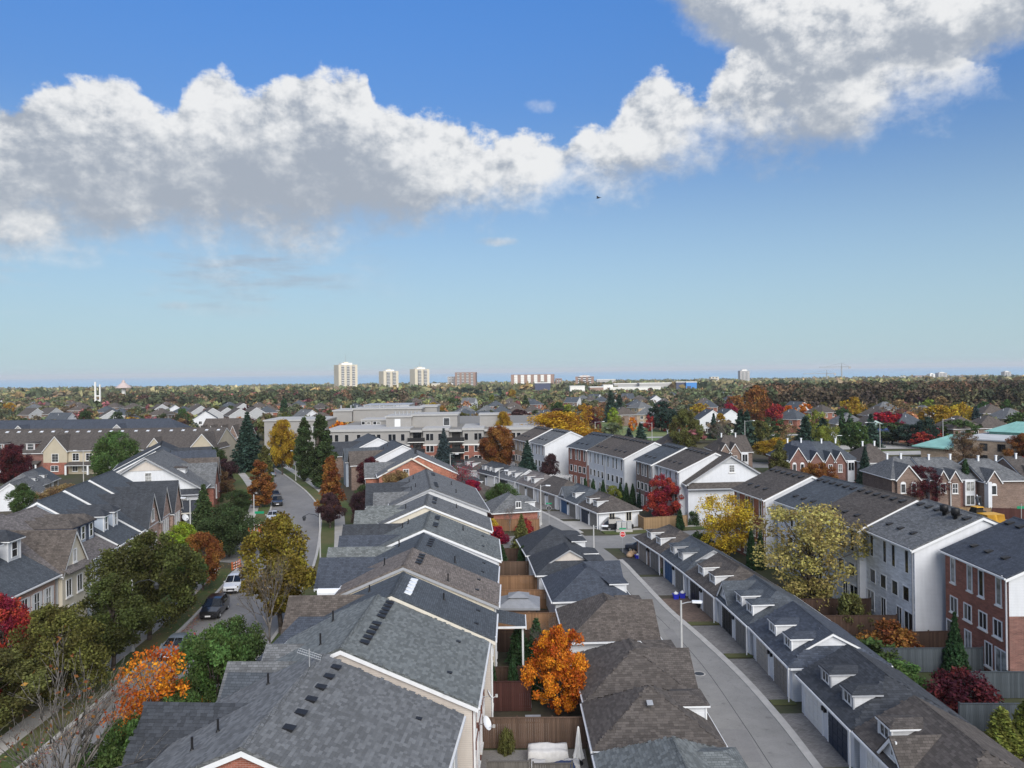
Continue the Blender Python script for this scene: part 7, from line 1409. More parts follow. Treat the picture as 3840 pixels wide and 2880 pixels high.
# ================================================================ CARS
def car_paint(name, c): return gloss(name, c, .28, 0., .5, .8)
car_paint('paint_black', (.008, .008, .010)); car_paint('paint_white', (.62, .63, .64)); car_paint('paint_silver', (.16, .19, .23)); car_paint('paint_navy', (.012, .018, .035)); car_paint('paint_pearl', (.50, .52, .55))
gloss('lamp_glass', (.75, .76, .78), .1); gloss('lamp_red', (.35, .01, .01), .15); plain('tyre', (.012, .012, .012), .8, .2); plain('rim', (.35, .36, .37), .35, .1, metal=.7); plain('plate', (.7, .7, .72), .5, .03)
def car(label, x, y, heading, paint, kind='suv', rails=False, cat='car', z=0.):
    """front of the car points to local -y"""
    t = thing('parked_car', label, cat, (x, y, z), heading)
    if kind == 'suv': st = [(-2.32, .42, .62, .72, .62, .74), (-2.2, .30, .82, .86, .78, .90), (-1.15, .24, .93, 1.02, .86, 1.07), (-.38, .24, .94, 1.06, .70, 1.66), (.2, .24, .94, 1.07, .71, 1.71), (1.45, .24, .94, 1.08, .70, 1.68), (2.12, .30, .90, 1.08, .72, 1.14), (2.30, .42, .80, .92, .66, .96)]
    else: st = [(-2.30, .40, .62, .58, .60, .60), (-2.18, .26, .80, .70, .74, .73), (-1.05, .20, .89, .86, .80, .91), (-.25, .20, .90, .90, .62, 1.38), (.3, .20, .90, .91, .63, 1.42), (1.0, .20, .90, .92, .62, 1.36), (1.72, .24, .88, .92, .66, .99), (2.28, .38, .78, .84, .62, .90)]
    body = MB(); glass_ = {'windshield': MB(), 'rear_window': MB(), 'side_window': []}
    def sec(s): y, zb, w, belt, tw, top = s; return [(0, y, zb), (w*.90, y, zb), (w, y, zb+.26), (w*.985, y, belt), (tw, y, top), (0, y, top+.025)]
    S = [sec(s) for s in st]
    for i in range(len(S)-1):
        for sx in (1, -1):
            for k in range(5):
                q = [S[i][k], S[i][k+1], S[i+1][k+1], S[i+1][k]]; q = [(sx*p[0], p[1], p[2]) for p in q]
                q = q if sx < 0 else q[::-1]
                body.poly(q)
                hi = st[i][5] > 1.3; hj = st[i+1][5] > 1.3
                def inset(q, f, d):
                    c = sum((Vector(p) for p in q), Vector())/4; n = (Vector(q[1])-Vector(q[0])).cross(Vector(q[2])-Vector(q[0])).normalized()
                    n = -n if n.dot(c-Vector((0, 0, .7))) < 0 else n
                    return [tuple(c+(Vector(p)-c)*f+n*d) for p in q]
                if k == 3 and hi and hj: glass_['side_window'].append(inset(q, .88, .012))
                if k == 4 and hi != hj: glass_['windshield' if not hi else 'rear_window'].poly(inset(q, .93, .012))
                if k == 3 and hi != hj: glass_['windshield' if not hi else 'rear_window'].poly(inset(q, .8, .012))
    body.poly([p for p in [(-a[0], a[1], a[2]) for a in S[0][::-1]]+S[0][1:-1]]); body.poly([p for p in S[-1][::-1]+[(-a[0], a[1], a[2]) for a in S[-1][1:-1]]])
    body.obj('body', paint, t)
    glass_['windshield'].obj('windshield', 'car_glass', t); glass_['rear_window'].obj('rear_window', 'car_glass', t)
    for q in glass_['side_window']: MB().poly(q).obj('side_window', 'car_glass', t)
    wr = .36 if kind == 'suv' else .32
    ty = cached(('tyre', wr), lambda: MB().lathe([(wr*.62, -.12), (wr*.94, -.12), (wr, -.07), (wr, .07), (wr*.94, .12), (wr*.62, .12)], n=18).mesh('tyre', 'tyre', True)); rm = cached(('rim', wr), lambda: MB().lathe([(0, .09), (wr*.3, .1), (wr*.62, .07), (wr*.64, .12)], n=10).mesh('rim', 'rim'))
    for sx in (-1, 1):
        for yy in (-1.42, 1.38):
            w = link('wheel', ty, t, Matrix.Translation((sx*.80, yy, wr)) @ Matrix.Rotation(sx*R_(90), 4, 'Y')); link('rim', rm, w)
    z0 = .66 if kind == 'suv' else .56
    for sx in (-1, 1):
        MB().ext([(sx*.42, -2.30, z0), (sx*.80, -2.14, z0+.02), (sx*.80, -2.10, z0+.16), (sx*.46, -2.24, z0+.13)], (0, -.03, 0)).obj('headlight', 'lamp_glass', t)
        MB().box(min(sx*.60, sx*.82), 2.18, z0+.12, max(sx*.60, sx*.82), 2.27, z0+.38).obj('tail_light', 'lamp_red', t)
        MB().box(min(sx*.94, sx*1.10), -.62, .98 if kind == 'suv' else .86, max(sx*.94, sx*1.10), -.48, 1.12 if kind == 'suv' else 1.0).obj('mirror', paint, t)
    MB().box(-.42, -2.36, z0-.14, .42, -2.30, z0+.06).box(-.7, -2.34, .34, .7, -2.28, .44).obj('grille', 'black_plastic', t); MB().box(-.26, -2.375, .44, .26, -2.355, .57).obj('licence_plate', 'plate', t); MB().box(-.26, 2.30, .6, .26, 2.32, .73).obj('licence_plate', 'plate', t)
    if rails:
        for sx in (-1, 1): MB().tube((sx*.62, -.3, 1.76), (sx*.62, 1.4, 1.76), .025, n=6).obj('roof_rail', 'black_plastic', t)
    return t
car('silver-blue sedan parked nearest along the left kerb', -29.3, 66.6, R_(3), 'paint_silver', 'sedan'); car('black SUV parked on the left side of the street', -30.1, 77.2, R_(5), 'paint_black', 'suv'); car('white SUV with dark roof rails parked beyond the black one', -31.2, 86.0, R_(7), 'paint_white', 'suv', True)
car('silver and blue car half hidden by the golden tree', -39.7, 126.8, R_(14), 'paint_pearl', 'sedan'); car('black car parked at the bend beyond the silver one', -43.3, 141, R_(18), 'paint_black', 'suv'); car('dark car behind the black one at the bend', -46.2, 149, R_(22), 'paint_black', 'sedan'); car('silver car far up the street near the crossing', -57.0, 181, R_(205), 'paint_silver', 'sedan')
car('large black SUV parked beside the white garage wall', 15.5, 115.35, R_(93), 'paint_black', 'suv', True); car('dark blue SUV parked at the stop sign corner', 16.9, 101.0, R_(-118), 'paint_navy', 'suv', True)

# ================================================================ LAMP POSTS, SIGNS
def lamp_post(label, x, y, h, arm, ang, style='cobra', mat='pole_grey'):
    t = thing('street_lamp', label, 'street lamp', (x, y, 0), ang)
    MB().tube((0, 0, 0), (0, 0, h), .11, .07, 8).tube((0, 0, 0), (0, 0, .35), .19, .17, 8).obj('pole', mat, t)
    if style == 'cobra':
        MB().path([(0, 0, h-.25), (arm*.5, 0, h-.12), (arm, 0, h-.08)], [.04, .035, .03], 6).obj('arm', 'galvanised', t)
        MB().ext([(arm-.1, -.13, h-.14), (arm+.55, -.16, h-.16), (arm+.65, 0, h-.14), (arm+.55, .16, h-.16), (arm-.1, .13, h-.14)], (0, 0, .15)).obj('lamp_head', 'metal_white', t)
    else:
        MB().path([(0, 0, h-.5), (arm*.3, 0, h-.15), (arm*.7, 0, h-.02), (arm, 0, h-.3)], [.045, .04, .035, .03], 6).obj('arm', 'dark_metal', t)
        MB().lathe([(.0, .0), (.12, 0), (.26, -.18), (.26, -.24)], (arm, 0, h-.28), 10).lathe([(.2, -.24), (.17, -.55), (.06, -.62), (0, -.62)], (arm, 0, h-.28), 10).obj('lantern', 'dark_metal', t)
    return t
lamp_post('lamp post with white head on the lane beside the brown garages', 12.15, 56.4, 7.0, .9, R_(-4)); lamp_post('lamp post on the lane near the cross street', 9.0, 87.2, 6.4, 1.0, R_(-8)); lamp_post('lamp post beyond the cross street by the brick garage', 4.2, 119.6, 6.2, .9, R_(-8)); lamp_post('lamp post at the far bend of the lane', -2.5, 136, 6.5, 1.0, R_(0)); lamp_post('lamp post in front of the apartment balconies', -13.4, 164, 6.5, 1.2, R_(0))
lamp_post('curved lantern lamp over the street beside the golden tree', -24.2, 96, 6.5, 2.0, R_(175), 'lantern'); lamp_post('blue-green curved lamp among the left street trees', -33.2, 66.8, 6.3, 2.1, R_(2), 'lantern', 'pole_grey'); lamp_post('tall lamp pole before the pink brick gables', -40.6, 96.6, 8.6, .8, R_(160)); lamp_post('slim lamp pole by the dark poplars', -48.6, 172, 6.8, .8, R_(150)); lamp_post('lamp post behind the tan townhouse porch', -96, 172, 7.5, 1.6, R_(180))
lamp_post('lamp post with upswept arm at the park edge', 23.76, 222.09, 9.0, 2.4, R_(20)); lamp_post('right lamp post at the park road', 38.84, 214.94, 9.0, 2.6, R_(160)); lamp_post('double lamp post beside the dark spruces', 64.85, 215.22, 9.2, 2.6, R_(15)); lamp_post('tall lamp post left of the school roof', 116.72, 208.96, 9.4, 3.2, R_(15)); lamp_post('lamp post by the playground pavilion', 97.58, 204.71, 9.0, 3.0, R_(160)); lamp_post('lamp pole before the brick townhouses on the right', 63.96, 112.69, 6.5, 1.6, R_(160), 'lantern')
gloss('sign_red', (.45, .02, .02), .5); gloss('sign_green', (.0, .22, .10), .5); gloss('sign_white', (.8, .8, .8), .5); gloss('sign_yellow', (.65, .5, .05), .5)
def text_mesh(body, size, mat, name='lettering'):
    cu = bpy.data.curves.new(name, 'FONT'); cu.body = body; cu.size = size; cu.align_x = 'CENTER'; cu.align_y = 'CENTER'; cu.extrude = .003
    o = bpy.data.objects.new(name, cu); COL.objects.link(o); bpy.context.view_layer.update()
    me = bpy.data.meshes.new_from_object(o.evaluated_get(bpy.context.evaluated_depsgraph_get())); bpy.data.objects.remove(o); me.materials.clear(); me.materials.append(MATS[mat]); return me
def stop_sign(label, x, y, face, back=False, blade=True, post=2.75):
    t = thing('stop_sign', label, 'sign', (x, y, 0), face)
    MB().tube((0, .03, 0), (0, .03, post+(.5 if blade else 0)), .035, n=6).obj('post', 'galvanised', t)
    oc = [(.40*math.cos(R_(22.5+45*i)), -.0, post-.35+.40*math.sin(R_(22.5+45*i))) for i in range(8)]; oi = [(.36*math.cos(R_(22.5+45*i)), -.012, post-.35+.36*math.sin(R_(22.5+45*i))) for i in range(8)]
    pl = MB().ext(oc, (0, -.01, 0), 0).obj('sign_plate', 'sign_white', t); MB().ext(oi, (0, -.006, 0)).obj('sign_face', 'sign_red', t)
    me = cached('stop', lambda: text_mesh('STOP', .26, 'sign_white')); link('lettering', me, t, Matrix.Translation((0, -.022, post-.35)) @ Matrix.Rotation(R_(90), 4, 'X'))
    MB().ext([(.38*math.cos(R_(22.5+45*i)), .004, post-.35+.38*math.sin(R_(22.5+45*i))) for i in range(8)], (0, .004, 0)).obj('sign_back', 'dark_metal', t)
    if blade: MB().box(-.45, 0, post+.28, .45, .015, post+.48).obj('street_name_blade', 'sign_green', t)
    return t
stop_sign('red stop sign facing the view at the lane corner', 14.2, 100.8, R_(4)); stop_sign('stop sign seen from behind beyond the cross street', 5.5, 120.6, R_(176)); stop_sign('stop sign seen from behind at the left side street corner', -38.95, 114.0, R_(185), blade=False)
pl2 = thing('sign_pole', 'tall pole with green street name blade at the left corner', 'sign', (-38.6, 114.4, 0)); MB().tube((0, 0, 0), (0, 0, 6.1), .09, .07, 8).obj('pole', 'pole_grey', pl2); MB().box(.1, -.02, 3.25, 1.5, .02, 3.6).obj('street_name_blade', 'sign_green', pl2)
yb = thing('lawn_sign', 'small yellow lawn sign at the side street corner', 'sign', (-43.6, 119.5, 0)); MB().box(-.4, -.02, .5, .4, .02, 1.3).obj('panel', 'sign_yellow', yb); MB().box(-.38, -.02, 0, -.34, .02, .5).box(.34, -.02, 0, .38, .02, .5).obj('stake', 'dark_metal', yb); MB().box(-.28, -.03, .8, .28, -.022, .95).obj('lettering', 'black_plastic', yb)
gs = thing('street_sign', 'green street sign at the right edge behind the brick house roof', 'sign', (70.49, 106.97, 0)); MB().tube((0, 0, 0), (0, 0, 4.6), .05, n=6).obj('post', 'galvanised', gs); MB().box(-.6, -.02, 3.9, .6, .02, 4.25).obj('street_name_blade', 'sign_green', gs)
# orange plastic barriers
def barrier(label, x, y, rz, n=1):
    t = thing('road_barrier', label, 'barrier', (x, y, 0), rz)
    for k in (-1, 1): MB().box(k*.75-.06, -.06, .1, k*.75+.06, .06, 1.15).obj('upright', 'paint_orange', t); MB().box(k*.75-.12, -.35, .0, k*.75+.12, .35, .1).obj('foot', 'black_plastic', t)
    for z in (.3, .62, .95): 
        b_ = MB().box(-.9, -.09, z-.08, .9, -.06, z+.1).obj('board', 'paint_orange', t)
        for q in (-.6, -.1, .4): MB().ext([(q, -.095, z-.07), (q+.16, -.095, z-.07), (q+.26, -.095, z+.09), (q+.1, -.095, z+.09)], (0, -.004, 0)).obj('stripe', 'sign_white', b_)
barrier('orange road barrier at the left street corner, front one', -38.9, 115.2, R_(5)); barrier('orange road barrier at the left street corner, set crosswise', -37.9, 116.4, R_(80)); barrier('orange road barrier at the left street corner, rear one', -38.9, 117.6, R_(2)); barrier('orange striped barrier behind the white SUV', -34.2, 94.5, R_(75))
# community mailboxes
mbx = thing('community_mailbox', 'grey community mailbox cabinets in front of the black SUV', 'mailbox', (16.2, 113.4, .1)); MB().box(-1.2, -.35, 0, 1.2, .35, .35).obj('plinth', 'concrete', mbx)
for x in (-.75, 0, .75):
    c_ = MB().box(x-.33, -.25, .4, x+.33, .25, 1.5).obj('cabinet', 'galvanised', mbx)
    for i in range(2):
        for j in range(4): MB().box(x-.29+.3*i, -.262, .48+.25*j, x-.02+.3*i, -.25, .69+.25*j).obj('letter_door', 'pole_grey', c_)
# utility bits: hydrant, bins, bags
hy = thing('fire_hydrant', 'dark hydrant at the far crossing', 'hydrant', (-59.2, 190, .1)); MB().lathe([(.16, 0), (.16, .5), (.2, .55), (.14, .8), (0, .9)], n=10).obj('barrel', 'black_plastic', hy, True); MB().box(-.28, -.08, .45, .28, .08, .6).obj('nozzle', 'black_plastic', hy)
gloss('bin_blue', (.02, .03, .45), .45); plain('bag_white', (.62, .62, .62), .4, .1, 8); plain('bag_tan', (.45, .30, .18), .6, .15, 6); plain('cover_white', (.55, .54, .52), .75, .12, 3); plain('canvas_grey', (.22, .23, .25), .85, .1); plain('canvas_white', (.66, .66, .64), .85, .08, 5); plain('cushion_blue', (.03, .05, .12), .8, .15); plain('mulch', (.05, .035, .025), .95, .3, 9)
def bin_(label, x, y, rz=0, lo=.5):
    t = thing('recycling_bin', label, 'bin', (x, y, .02), rz); s0, s1 = .24, .30
    m = MB(); a = [(-s0, -s0*.8, 0), (s0, -s0*.8, 0), (s0, s0*.8, 0), (-s0, s0*.8, 0)]; c = [(-s1, -s1*.8, lo), (s1, -s1*.8, lo), (s1, s1*.8, lo), (-s1, s1*.8, lo)]
    m.poly(a[::-1])
    for i in range(4): j = (i+1) % 4; m.poly([a[i], a[j], c[j], c[i]])
    m.obj('tub', 'bin_blue', t); MB().box(-s1-.03, -s1*.8-.03, lo-.04, s1+.03, -s1*.8, lo+.02).box(-s1-.03, s1*.8, lo-.04, s1+.03, s1*.8+.03, lo+.02).box(-s1-.03, -s1*.8, lo-.04, -s1, s1*.8, lo+.02).box(s1, -s1*.8, lo-.04, s1+.03, s1*.8, lo+.02).obj('rim', 'bin_blue', t)
    return t
def bag(label, x, y, z, r, mat, cat='bag'):
    m = MB(); n = 9; ph = random.random()*6
    prof = [(.0, .0), (.75, .05), (1, .45), (.85, .85), (.35, 1.15), (.12, 1.28), (.22, 1.45)]
    b0 = len(m.v)
    for k, (rr, zz) in enumerate(prof):
        for i in range(n): a = 6.283*i/n; q = r*rr*(1+.14*math.sin(3*a+ph+k)); m.v.append((q*math.cos(a), q*math.sin(a), r*zz))
    for k in range(len(prof)-1):
        for i in range(n): j = (i+1) % n; m.f.append((b0+k*n+i, b0+k*n+j, b0+k*n+n+j, b0+k*n+n+i)); m.m.append(0)
    o = m.obj('rubbish_bag', mat, None, True); o.location = (x, y, z); return tag(o, label, cat)
bin_('left blue recycling bin on the driveway by the taupe and black doors', 16.75, 80.2, .1); bin_('right blue recycling bin on the driveway by the taupe and black doors', 17.5, 80.5, -.1); bag('white bag on the left blue recycling bin', 16.75, 80.2, .45, .26, 'bag_white'); bag('white bag on the right blue recycling bin', 17.5, 80.5, .45, .26, 'bag_white')
for i, (x, y, r) in enumerate(((14.7, 98.1, .45), (15.0, 98.9, .5), (15.4, 99.3, .45))): bag(['front tan yard-waste bag at the stop sign corner', 'middle tan yard-waste bag at the stop sign corner', 'rear tan yard-waste bag at the stop sign corner'][i], x, y, .06, r, 'bag_tan')
bin_('low blue box beside the tan bags', 15.6, 97.6, .3, .42); bag('white bag in the low blue box', 15.6, 97.6, .35, .22, 'bag_white'); bin_('second low blue box beside the tan bags', 16.2, 97.9, .1, .42)
def planter(label, x, y, h=.9, cone=True):
    t = thing('planter', label, 'planter', (x, y, 0)); MB().lathe([(0, 0), (.22, 0), (.30, .42), (.26, .42), (0, .38)], n=12).obj('pot', 'black_plastic', t); 
    r = np.random.default_rng(3); n = 400; tt = r.random(n); a = r.random(n)*6.28; P = np.stack([.26*(1-tt)**.7*np.cos(a), .26*(1-tt)**.7*np.sin(a), .4+tt*h], 1); o = link('topiary', fast_quads('topiary', leaves_at(r, P, .09), r.random(n), ['leaf']), t); o.color = (*LC_['cedar'], 1)
planter('dark topiary planter by the brown corner garage', 17.0, 94.6, 1.3); planter('black planter beside the black garage door', 18.5, 77.2, .5)

# ================================================================ FENCES AND BACKYARDS
def fence(label, p0, p1, h=1.8, mat='wood_cedar', bw=.14, cap=True, lattice=False, grp=None):
    a = Vector(p0); d = Vector(p1)-a; L = d.length; ang = math.atan2(d.y, d.x)
    t = thing('fence', label, 'fence', (a.x, a.y, 0), ang, grp)
    bm_ = cached(('board', h, bw, mat), lambda: MB().box(-bw/2+.004, -.012, .05, bw/2-.004, .012, h).mesh('board', mat)); po = cached(('fpost', h, mat), lambda: MB().box(-.05, -.05, 0, .05, .05, h+.12).mesh('post', mat))
    n = int(L/bw)
    for i in range(n): link('board', bm_, t, Matrix.Translation((bw*(i+.5), random.choice((-.022, .022)) if False else .0, random.uniform(-.012, .012))))
    k = max(1, round(L/2.3))
    for i in range(k+1): link('post', po, t, Matrix.Translation((min(L, i*L/k), .065, 0)))
    for z in (.35, h-.3): MB().box(0, .013, z-.045, L, .05, z+.045).obj('rail', mat, t)
    if cap: MB().box(0, -.07, h+.015, L, .07, h+.05).obj('cap_rail', mat, t)
    return t
FN = [
 ('grey fence with flat cap rail at the bottom edge, left panel', (-1.7, 43.7), (.75, 43.7), 1.8, 'wood_grey'), ('grey fence with flat cap rail at the bottom edge, right panel', (.9, 43.5), (3.1, 43.5), 1.75, 'wood_grey'),
 ('tall brown board fence behind the closed patio umbrella', (-2.2, 48.9), (4.5, 48.8), 1.95, 'wood_brown'), ('dark red slatted deck fence left of the orange maple', (-2.0, 54.2), (1.0, 54.2), 2.1, 'wood_red'), ('dark board fence behind the slim cedars', (-1.8, 57.4), (4.2, 57.3), 1.9, 'wood_dark'),
 ('weathered fence behind the three broad cedars', (-1.5, 65.6), (4.0, 65.4), 1.9, 'wood_dark'), ('long orange cedar fence in front of the gazebo', (-1.5, 70.2), (4.0, 70.0), 1.9, 'wood_cedar'), ('orange cedar fence right behind the gazebo', (-1.6, 77.6), (3.1, 77.4), 1.9, 'wood_cedar'), ('cedar fence behind the navy garage', (-1.7, 83), (2.6, 82.8), 1.9, 'wood_cedar'), ('brown fence farther up the backyards', (-1.8, 89.6), (1.6, 89.4), 1.8, 'wood_brown'), ('dark fence beside the cedar pair', (-2.6, 96.5), (1.0, 96.3), 1.7, 'wood_dark'),
 ('cedar fence in front of the brick garage', (-3.8, 115.4), (3.6, 114.6), 1.8, 'wood_cedar'), ('cedar fence side panel at the brick garage', (3.7, 114.6), (3.9, 117.2), 1.8, 'wood_cedar'),
 ('tan fence between the white garage and the corner house', (18.9, 117.3), (19.3, 114.6), 1.8, 'wood_tan'), ('tan fence along the cross street below the red maple', (19.4, 114.8), (26.2, 116.4), 1.8, 'wood_tan'),
 ('dark fence behind the pale yellow tree', (26.2, 73.6), (33.9, 73.4), 1.8, 'wood_dark'), ('dark fence beside the pale olive bush', (26.0, 68.6), (33.9, 68.4), 1.8, 'wood_dark'), ('dark fence between the white and the brick house', (30.5, 64.0), (36.4, 64.2), 1.8, 'wood_dark'), ('grey board fence behind the weeping conifer', (28.6, 60.2), (36.4, 60.0), 1.9, 'wood_bluegrey'), ('blue-grey board fence behind the burgundy maple', (30.8, 55.4), (37.5, 55.2), 1.9, 'wood_bluegrey'), ('blue-grey fence at the bottom right corner', (29.0, 50.4), (37.0, 50.2), 1.8, 'wood_bluegrey'), ('dark fence behind the right garages, running along them', (27.2, 61), (27.6, 50), 1.8, 'wood_bluegrey'),
 ('tan fence behind the excavator', (66.0, 121.5), (74.0, 119.5), 1.7, 'wood_tan'), ('red-brown fence right of the tan one', (74.2, 119.4), (84, 117.2), 1.7, 'wood_red'), ('red-brown fence in front of the brick townhouses', (58, 124.6), (66, 122), 1.6, 'wood_red'), ('brown side fence along the brick garage yard', (-3.9, 117), (-4.2, 124), 1.6, 'wood_brown'),
]
for lab, a, b_, h, mt in FN: fence(lab, a, b_, h, mt)
struct(MB().poly([(-2.3, 49.2, .01), (2.2, 49.2, .01), (2.2, 52.4, .01), (-2.3, 52.4, .01)]).obj('patio', 'sidewalk')); struct(MB().poly([(-2.5, 44, .012), (4.3, 44, .012), (4.3, 48.7, .012), (-2.5, 48.7, .012)]).obj('patio', 'gravel'))
struct(MB().poly([(-1.8, 70.6, .01), (3.6, 70.6, .01), (3.6, 77, .01), (-1.8, 77, .01)]).obj('deck', 'wood_brown'))
# closed patio umbrellas
def umbrella(label, x, y, h, mat='canvas_white'):
    t = thing('patio_umbrella', label, 'umbrella', (x, y, 0)); MB().tube((0, 0, 0), (0, 0, h), .025, n=6).obj('pole', 'dark_metal', t); MB().lathe([(0, 0), (.28, 0), (.28, .08), (.05, .14)], n=12).obj('base', 'black_plastic', t)
    m = MB(); n = 16; prof = [(.30, .42), (.26, .6), (.20, .9), (.17, 1.3), (.13, 1.7), (.06, h-.12), (.0, h)]
    for k, (r, z) in enumerate(prof):
        for i in range(n): a = 6.283*i/n; q = r*(1+(.28 if i % 2 else -.18)*(1-k/6)); m.v.append((q*math.cos(a), q*math.sin(a), z+(.08*math.sin(a*3+1) if k == 0 else 0)))
    for k in range(len(prof)-1):
        for i in range(n): j = (i+1) % n; m.f.append((k*n+i, k*n+j, k*n+n+j, k*n+n+i)); m.m.append(0)
    m.obj('canopy', mat, t); MB().lathe([(.20, 1.12), (.205, 1.2), (.19, 1.28)], n=12).obj('strap', mat, t)
umbrella('closed white patio umbrella in the yard behind the bottom fence', 3.75, 46.9, 2.35); umbrella('closed white umbrella beside the navy garage', 2.5, 85.6, 2.2)
# covered patio furniture
def covered(label, x, y, w, d, h, rz=0., mat='cover_white', back=.0):
    m = MB(); nx, ny = 10, 6; r = np.random.default_rng(int(x*10+50)); g = {}
    def zz(u, v): e = min(u, 1-u, v, 1-v); base = h*(1-.10*math.exp(-e*14)); return base+(back if v > .62 else 0)+.03*math.sin(u*9+v*5)+r.normal(0, .012)
    for i in range(nx+1):
        for j in range(ny+1): u, v = i/nx, j/ny; g[i, j] = len(m.v); m.v.append(((u-.5)*w, (v-.5)*d, zz(u, v)))
    for i in range(nx):
        for j in range(ny): m.f.append((g[i, j], g[i+1, j], g[i+1, j+1], g[i, j+1])); m.m.append(0)
    ring = [(i, 0) for i in range(nx)]+[(nx, j) for j in range(ny)]+[(i, ny) for i in range(nx, 0, -1)]+[(0, j) for j in range(ny, 0, -1)]
    lo = []
    for q, (i, j) in enumerate(ring): v = m.v[g[i, j]]; s_ = 1.03+.05*math.sin(q*1.9); lo.append(len(m.v)); m.v.append((v[0]*s_, v[1]*s_, .08))
    for q in range(len(ring)): q2 = (q+1) % len(ring); m.f.append((g[ring[q]], lo[q], lo[q2], g[ring[q2]])); m.m.append(0)
    o = m.obj('covered_furniture', mat, None, True); o.location = (x, y, .02); o.rotation_euler = (0, 0, rz); return tag(o, label, 'furniture')
covered('white-covered patio sofa behind the bottom fence', 1.9, 47.4, 2.4, .95, .75, 0, back=.15); covered('white-covered ottoman in front of the covered sofa', 1.2, 46.0, 1.0, .9, .6); covered('white-covered low table by the umbrella', 3.3, 46.2, .9, .9, .5)
cu_ = covered('dark blue folded cushion cover on the bottom fence', 2.7, 44.8, 1.25, .7, 1.15, .15, 'cushion_blue'); covered('grey-covered barbecue by the orange maple', .6, 54.9, .9, .7, .9, 0, 'canvas_grey'); covered('light grey covered chair in the gazebo', .2, 71.6, .9, .8, .8, 0, 'canvas_grey'); covered('white-covered chairs in the gazebo', 1.0, 71.5, .9, .8, .8, 0, 'cover_white'); covered('grey tarp over a box by the navy garage', 1.6, 87, 1.6, 1.1, .7, .3, 'canvas_grey')
pl_ = thing('air_conditioner', 'white air conditioner on the small patio against the house', 'air conditioner', (-1.55, 50.6, 0)); MB().box(-.4, -.35, .05, .4, .35, .75).obj('cabinet', 'metal_white', pl_); MB().lathe([(.28, .755), (.28, .775), (0, .775)], n=14).obj('fan_grille', 'dark_metal', pl_)
pb_ = thing('storage_bin', 'grey plastic storage bin on the small patio', 'bin', (1.1, 51.4, 0)); MB().ext([(-.45, -.4, 0), (.45, -.4, 0), (.5, -.42, .75), (-.5, -.42, .75)], (0, .8, 0)).obj('tub', 'pole_grey', pb_); MB().box(-.52, -.45, .75, .52, .42, .83).obj('lid', 'galvanised', pb_)
gt = thing('wood_gate', 'small wooden garden gate and rail at the bottom edge', 'gate', (-1.2, 44.6, 0)); 
for x in np.arange(-.8, .85, .2): MB().box(x-.05, -.015, .1, x+.05, .015, .95).obj('picket', 'wood_tan', gt)
MB().box(-.9, .016, .75, .9, .05, .85).box(-.9, .016, .2, .9, .05, .3).obj('rail', 'wood_tan', gt)
# gazebo with two-tier canvas roof
gz_ = thing('gazebo', 'grey two-tier canvas gazebo on the cedar deck', 'gazebo', (.35, 72.6, 0), R_(-2))
for x in (-1.7, 1.7):
    for y in (-1.5, 1.5): MB().tube((x, y, 0), (x, y, 2.15), .06, n=8).obj('post', 'dark_metal', gz_)
lo_ = MB(); A = [(-2, -1.8), (2, -1.8), (2, 1.8), (-2, 1.8)]
for i in range(4): j = (i+1) % 4; MB().poly([(*A[i], 2.15), (*A[j], 2.15), (A[j][0]*.38, A[j][1]*.38, 2.75), (A[i][0]*.38, A[i][1]*.38, 2.75)]).obj('roof_panel', 'canvas_grey', gz_); MB().poly([(A[i][0]*.5, A[i][1]*.5, 2.82), (A[j][0]*.5, A[j][1]*.5, 2.82), (0, 0, 3.2)]).obj('top_panel', 'canvas_grey', gz_); MB().poly([(*A[i], 2.15), (*A[i], 1.95), (*A[j], 1.95), (*A[j], 2.15)]).obj('valance', 'canvas_grey', gz_)
# satellite dishes on the rear walls of the middle row
def dish(label, x, y, z, rz, r=.34):
    t = thing('satellite_dish', label, 'satellite dish', (x, y, z), rz); pr = [(r*s, .12*s*s) for s in (0, .35, .7, 1.)]
    MB().lathe(pr, n=18).obj('reflector', 'metal_white', t, True, Matrix.Translation((.45, 0, 0)) @ Matrix.Rotation(R_(62), 4, 'Y')); MB().path([(0, 0, -.1), (.45, 0, -.08)], [.03, .03], 6).obj('wall_bracket', 'galvanised', t); MB().path([(.5, 0, -.3), (.95, 0, -.1)], [.02, .02], 5).obj('feed_arm', 'galvanised', t); MB().box(.9, -.06, -.16, 1.04, .06, .0).obj('feed_horn', 'pole_grey', t)
dish('satellite dish on the rear wall of the second middle-row house', -2.25, 45.6, 3.2, R_(-20), .42); dish('small dark satellite dish beside the first one', -2.2, 48.4, 3.6, R_(10), .34); dish('white satellite dish on the pink brick end house', -46.0, 107, 4.2, R_(-30), .5)
# flat grid aerial on the nearest ridge
ga = thing('grid_aerial', 'flat grid television aerial on the nearest grey ridge', 'aerial', (-10.45, 39.0, 9.15), R_(8)); MB().tube((0, 0, 0), (0, 0, .9), .03, n=6).obj('mast', 'galvanised', ga)
TT = Matrix.Translation((0, 0, .62)) @ Matrix.Rotation(R_(22), 4, 'Y') @ Matrix.Rotation(R_(-8), 4, 'X')
for i in range(12): MB().box(-.6+i*.109-.006, -.55, 0, -.6+i*.109+.006, .55, .012, 0, TT).obj('grid_bar', 'galvanised', ga)
for y in (-.5, 0, .5): MB().box(-.62, y-.012, .017, .62, y+.012, .035, 0, TT).obj('cross_bar', 'galvanised', ga)
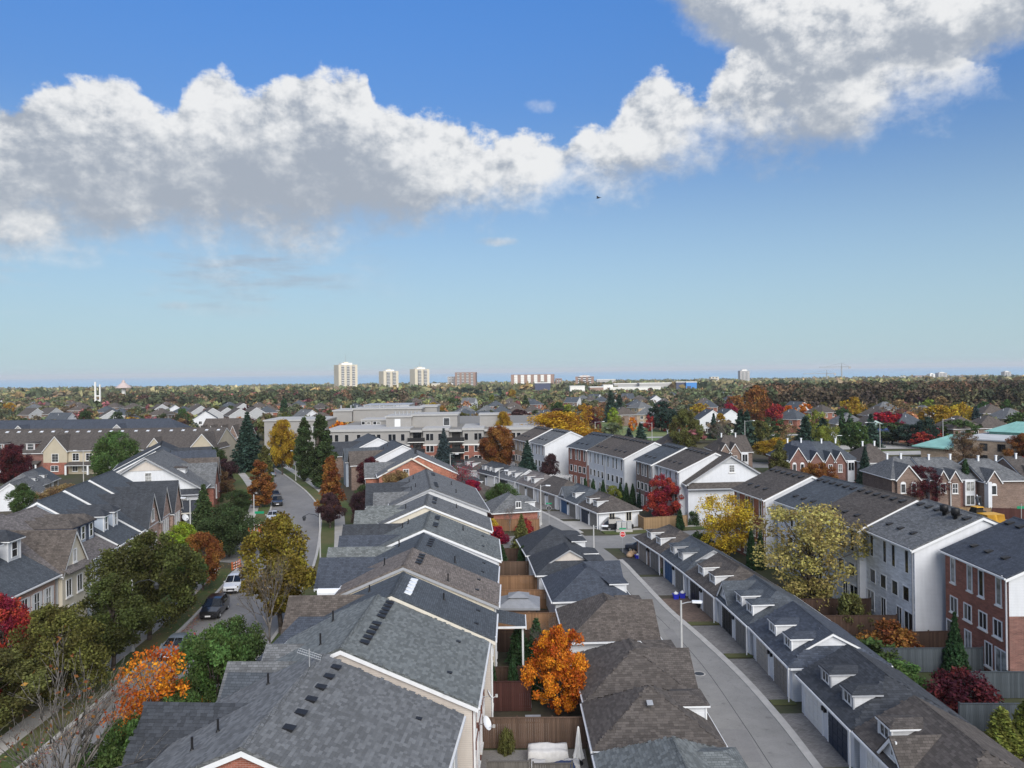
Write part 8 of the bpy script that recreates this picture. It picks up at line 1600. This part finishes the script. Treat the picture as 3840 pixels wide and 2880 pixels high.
# garden lantern, pergola, small things seen in the yards
pgl = thing('pergola', 'white pergola at the foot of the blank white gable', 'pergola', (9.4, 156.5, 0), R_(-22))
for x in (-2, 2):
    for y in (-1.3, 1.3): MB().box(x-.08, y-.08, 0, x+.08, y+.08, 2.4).obj('post', 'trim_white', pgl)
for i in range(9): MB().box(-2.3+i*.57-.04, -1.7, 2.4, -2.3+i*.57+.04, 1.7, 2.55).obj('rafter', 'trim_white', pgl)
# grass tufts between the driveways and fallen leaves along the left kerb
for h, s_ in ((R1, 1), (R2, 1), (R3, 1), (R4, 1)):
    M = Matrix.Translation(h.root.location) @ Matrix.Rotation(h.root.rotation_euler.z, 4, 'Z'); q = M @ Vector((-h.wl, -h.L/2, 0))
    struct(MB().slab([(ky(q.y)+.1, q.y-.55, .045), (q.x+.1, q.y-.55, .045), (q.x+.1, q.y+.28, .045), (ky(q.y)+.1, q.y+.28, .045)], .04).obj('grass_strip', 'grass'))
r = np.random.default_rng(5); n = 9000; yy = r.uniform(30, 125, n); side_ = r.random(n)
kx = np.interp(yy, [p[1] for p in LC], [p[0] for p in LC]); xx = np.where(side_ < .55, kx+np.abs(r.normal(0, .5, n))+.02, kx-.4-r.random(n)*7); zz_ = np.where(side_ < .55, .012, .135)
ok_ = ~((yy > 97) & (yy < 113)); P = np.stack([xx, yy, zz_], 1)[ok_]; V = leaves_at(r, P, .11, up=3.); cols = np.array([LC_['rust'], LC_['brown'], LC_['amber'], LC_['red']])[r.integers(0, 4, len(P))]
fl = link('fallen_leaves', fast_quads('fallen_leaves', V, None, ['leaf_far'], cols=cols)); tag(fl, 'fallen rust and brown leaves along the left kerb and verge', 'leaves', kind='stuff')
# a bird high over the houses
bd = thing('bird', 'small dark bird in flight against the cloud', 'bird', (6.87, 60.0, 37.37), R_(60)); plain('feather', (.02, .018, .018), .8, .2)
MB().lathe([(0, -.16), (.045, -.08), (.055, .02), (.04, .12), (.0, .18)], n=8).obj('body', 'feather', bd, True, Matrix.Rotation(R_(90), 4, 'X'))
for sx in (-1, 1): MB().ext([(0, .05, .01), (sx*.22, .02, .12), (sx*.34, -.10, .06), (sx*.18, -.08, .08), (0, -.08, .0)], (0, 0, .008)).obj('wing', 'feather', bd)
MB().ext([(-.02, -.14, 0), (.02, -.14, 0), (.05, -.28, 0), (-.05, -.28, 0)], (0, 0, .008)).obj('tail', 'feather', bd)
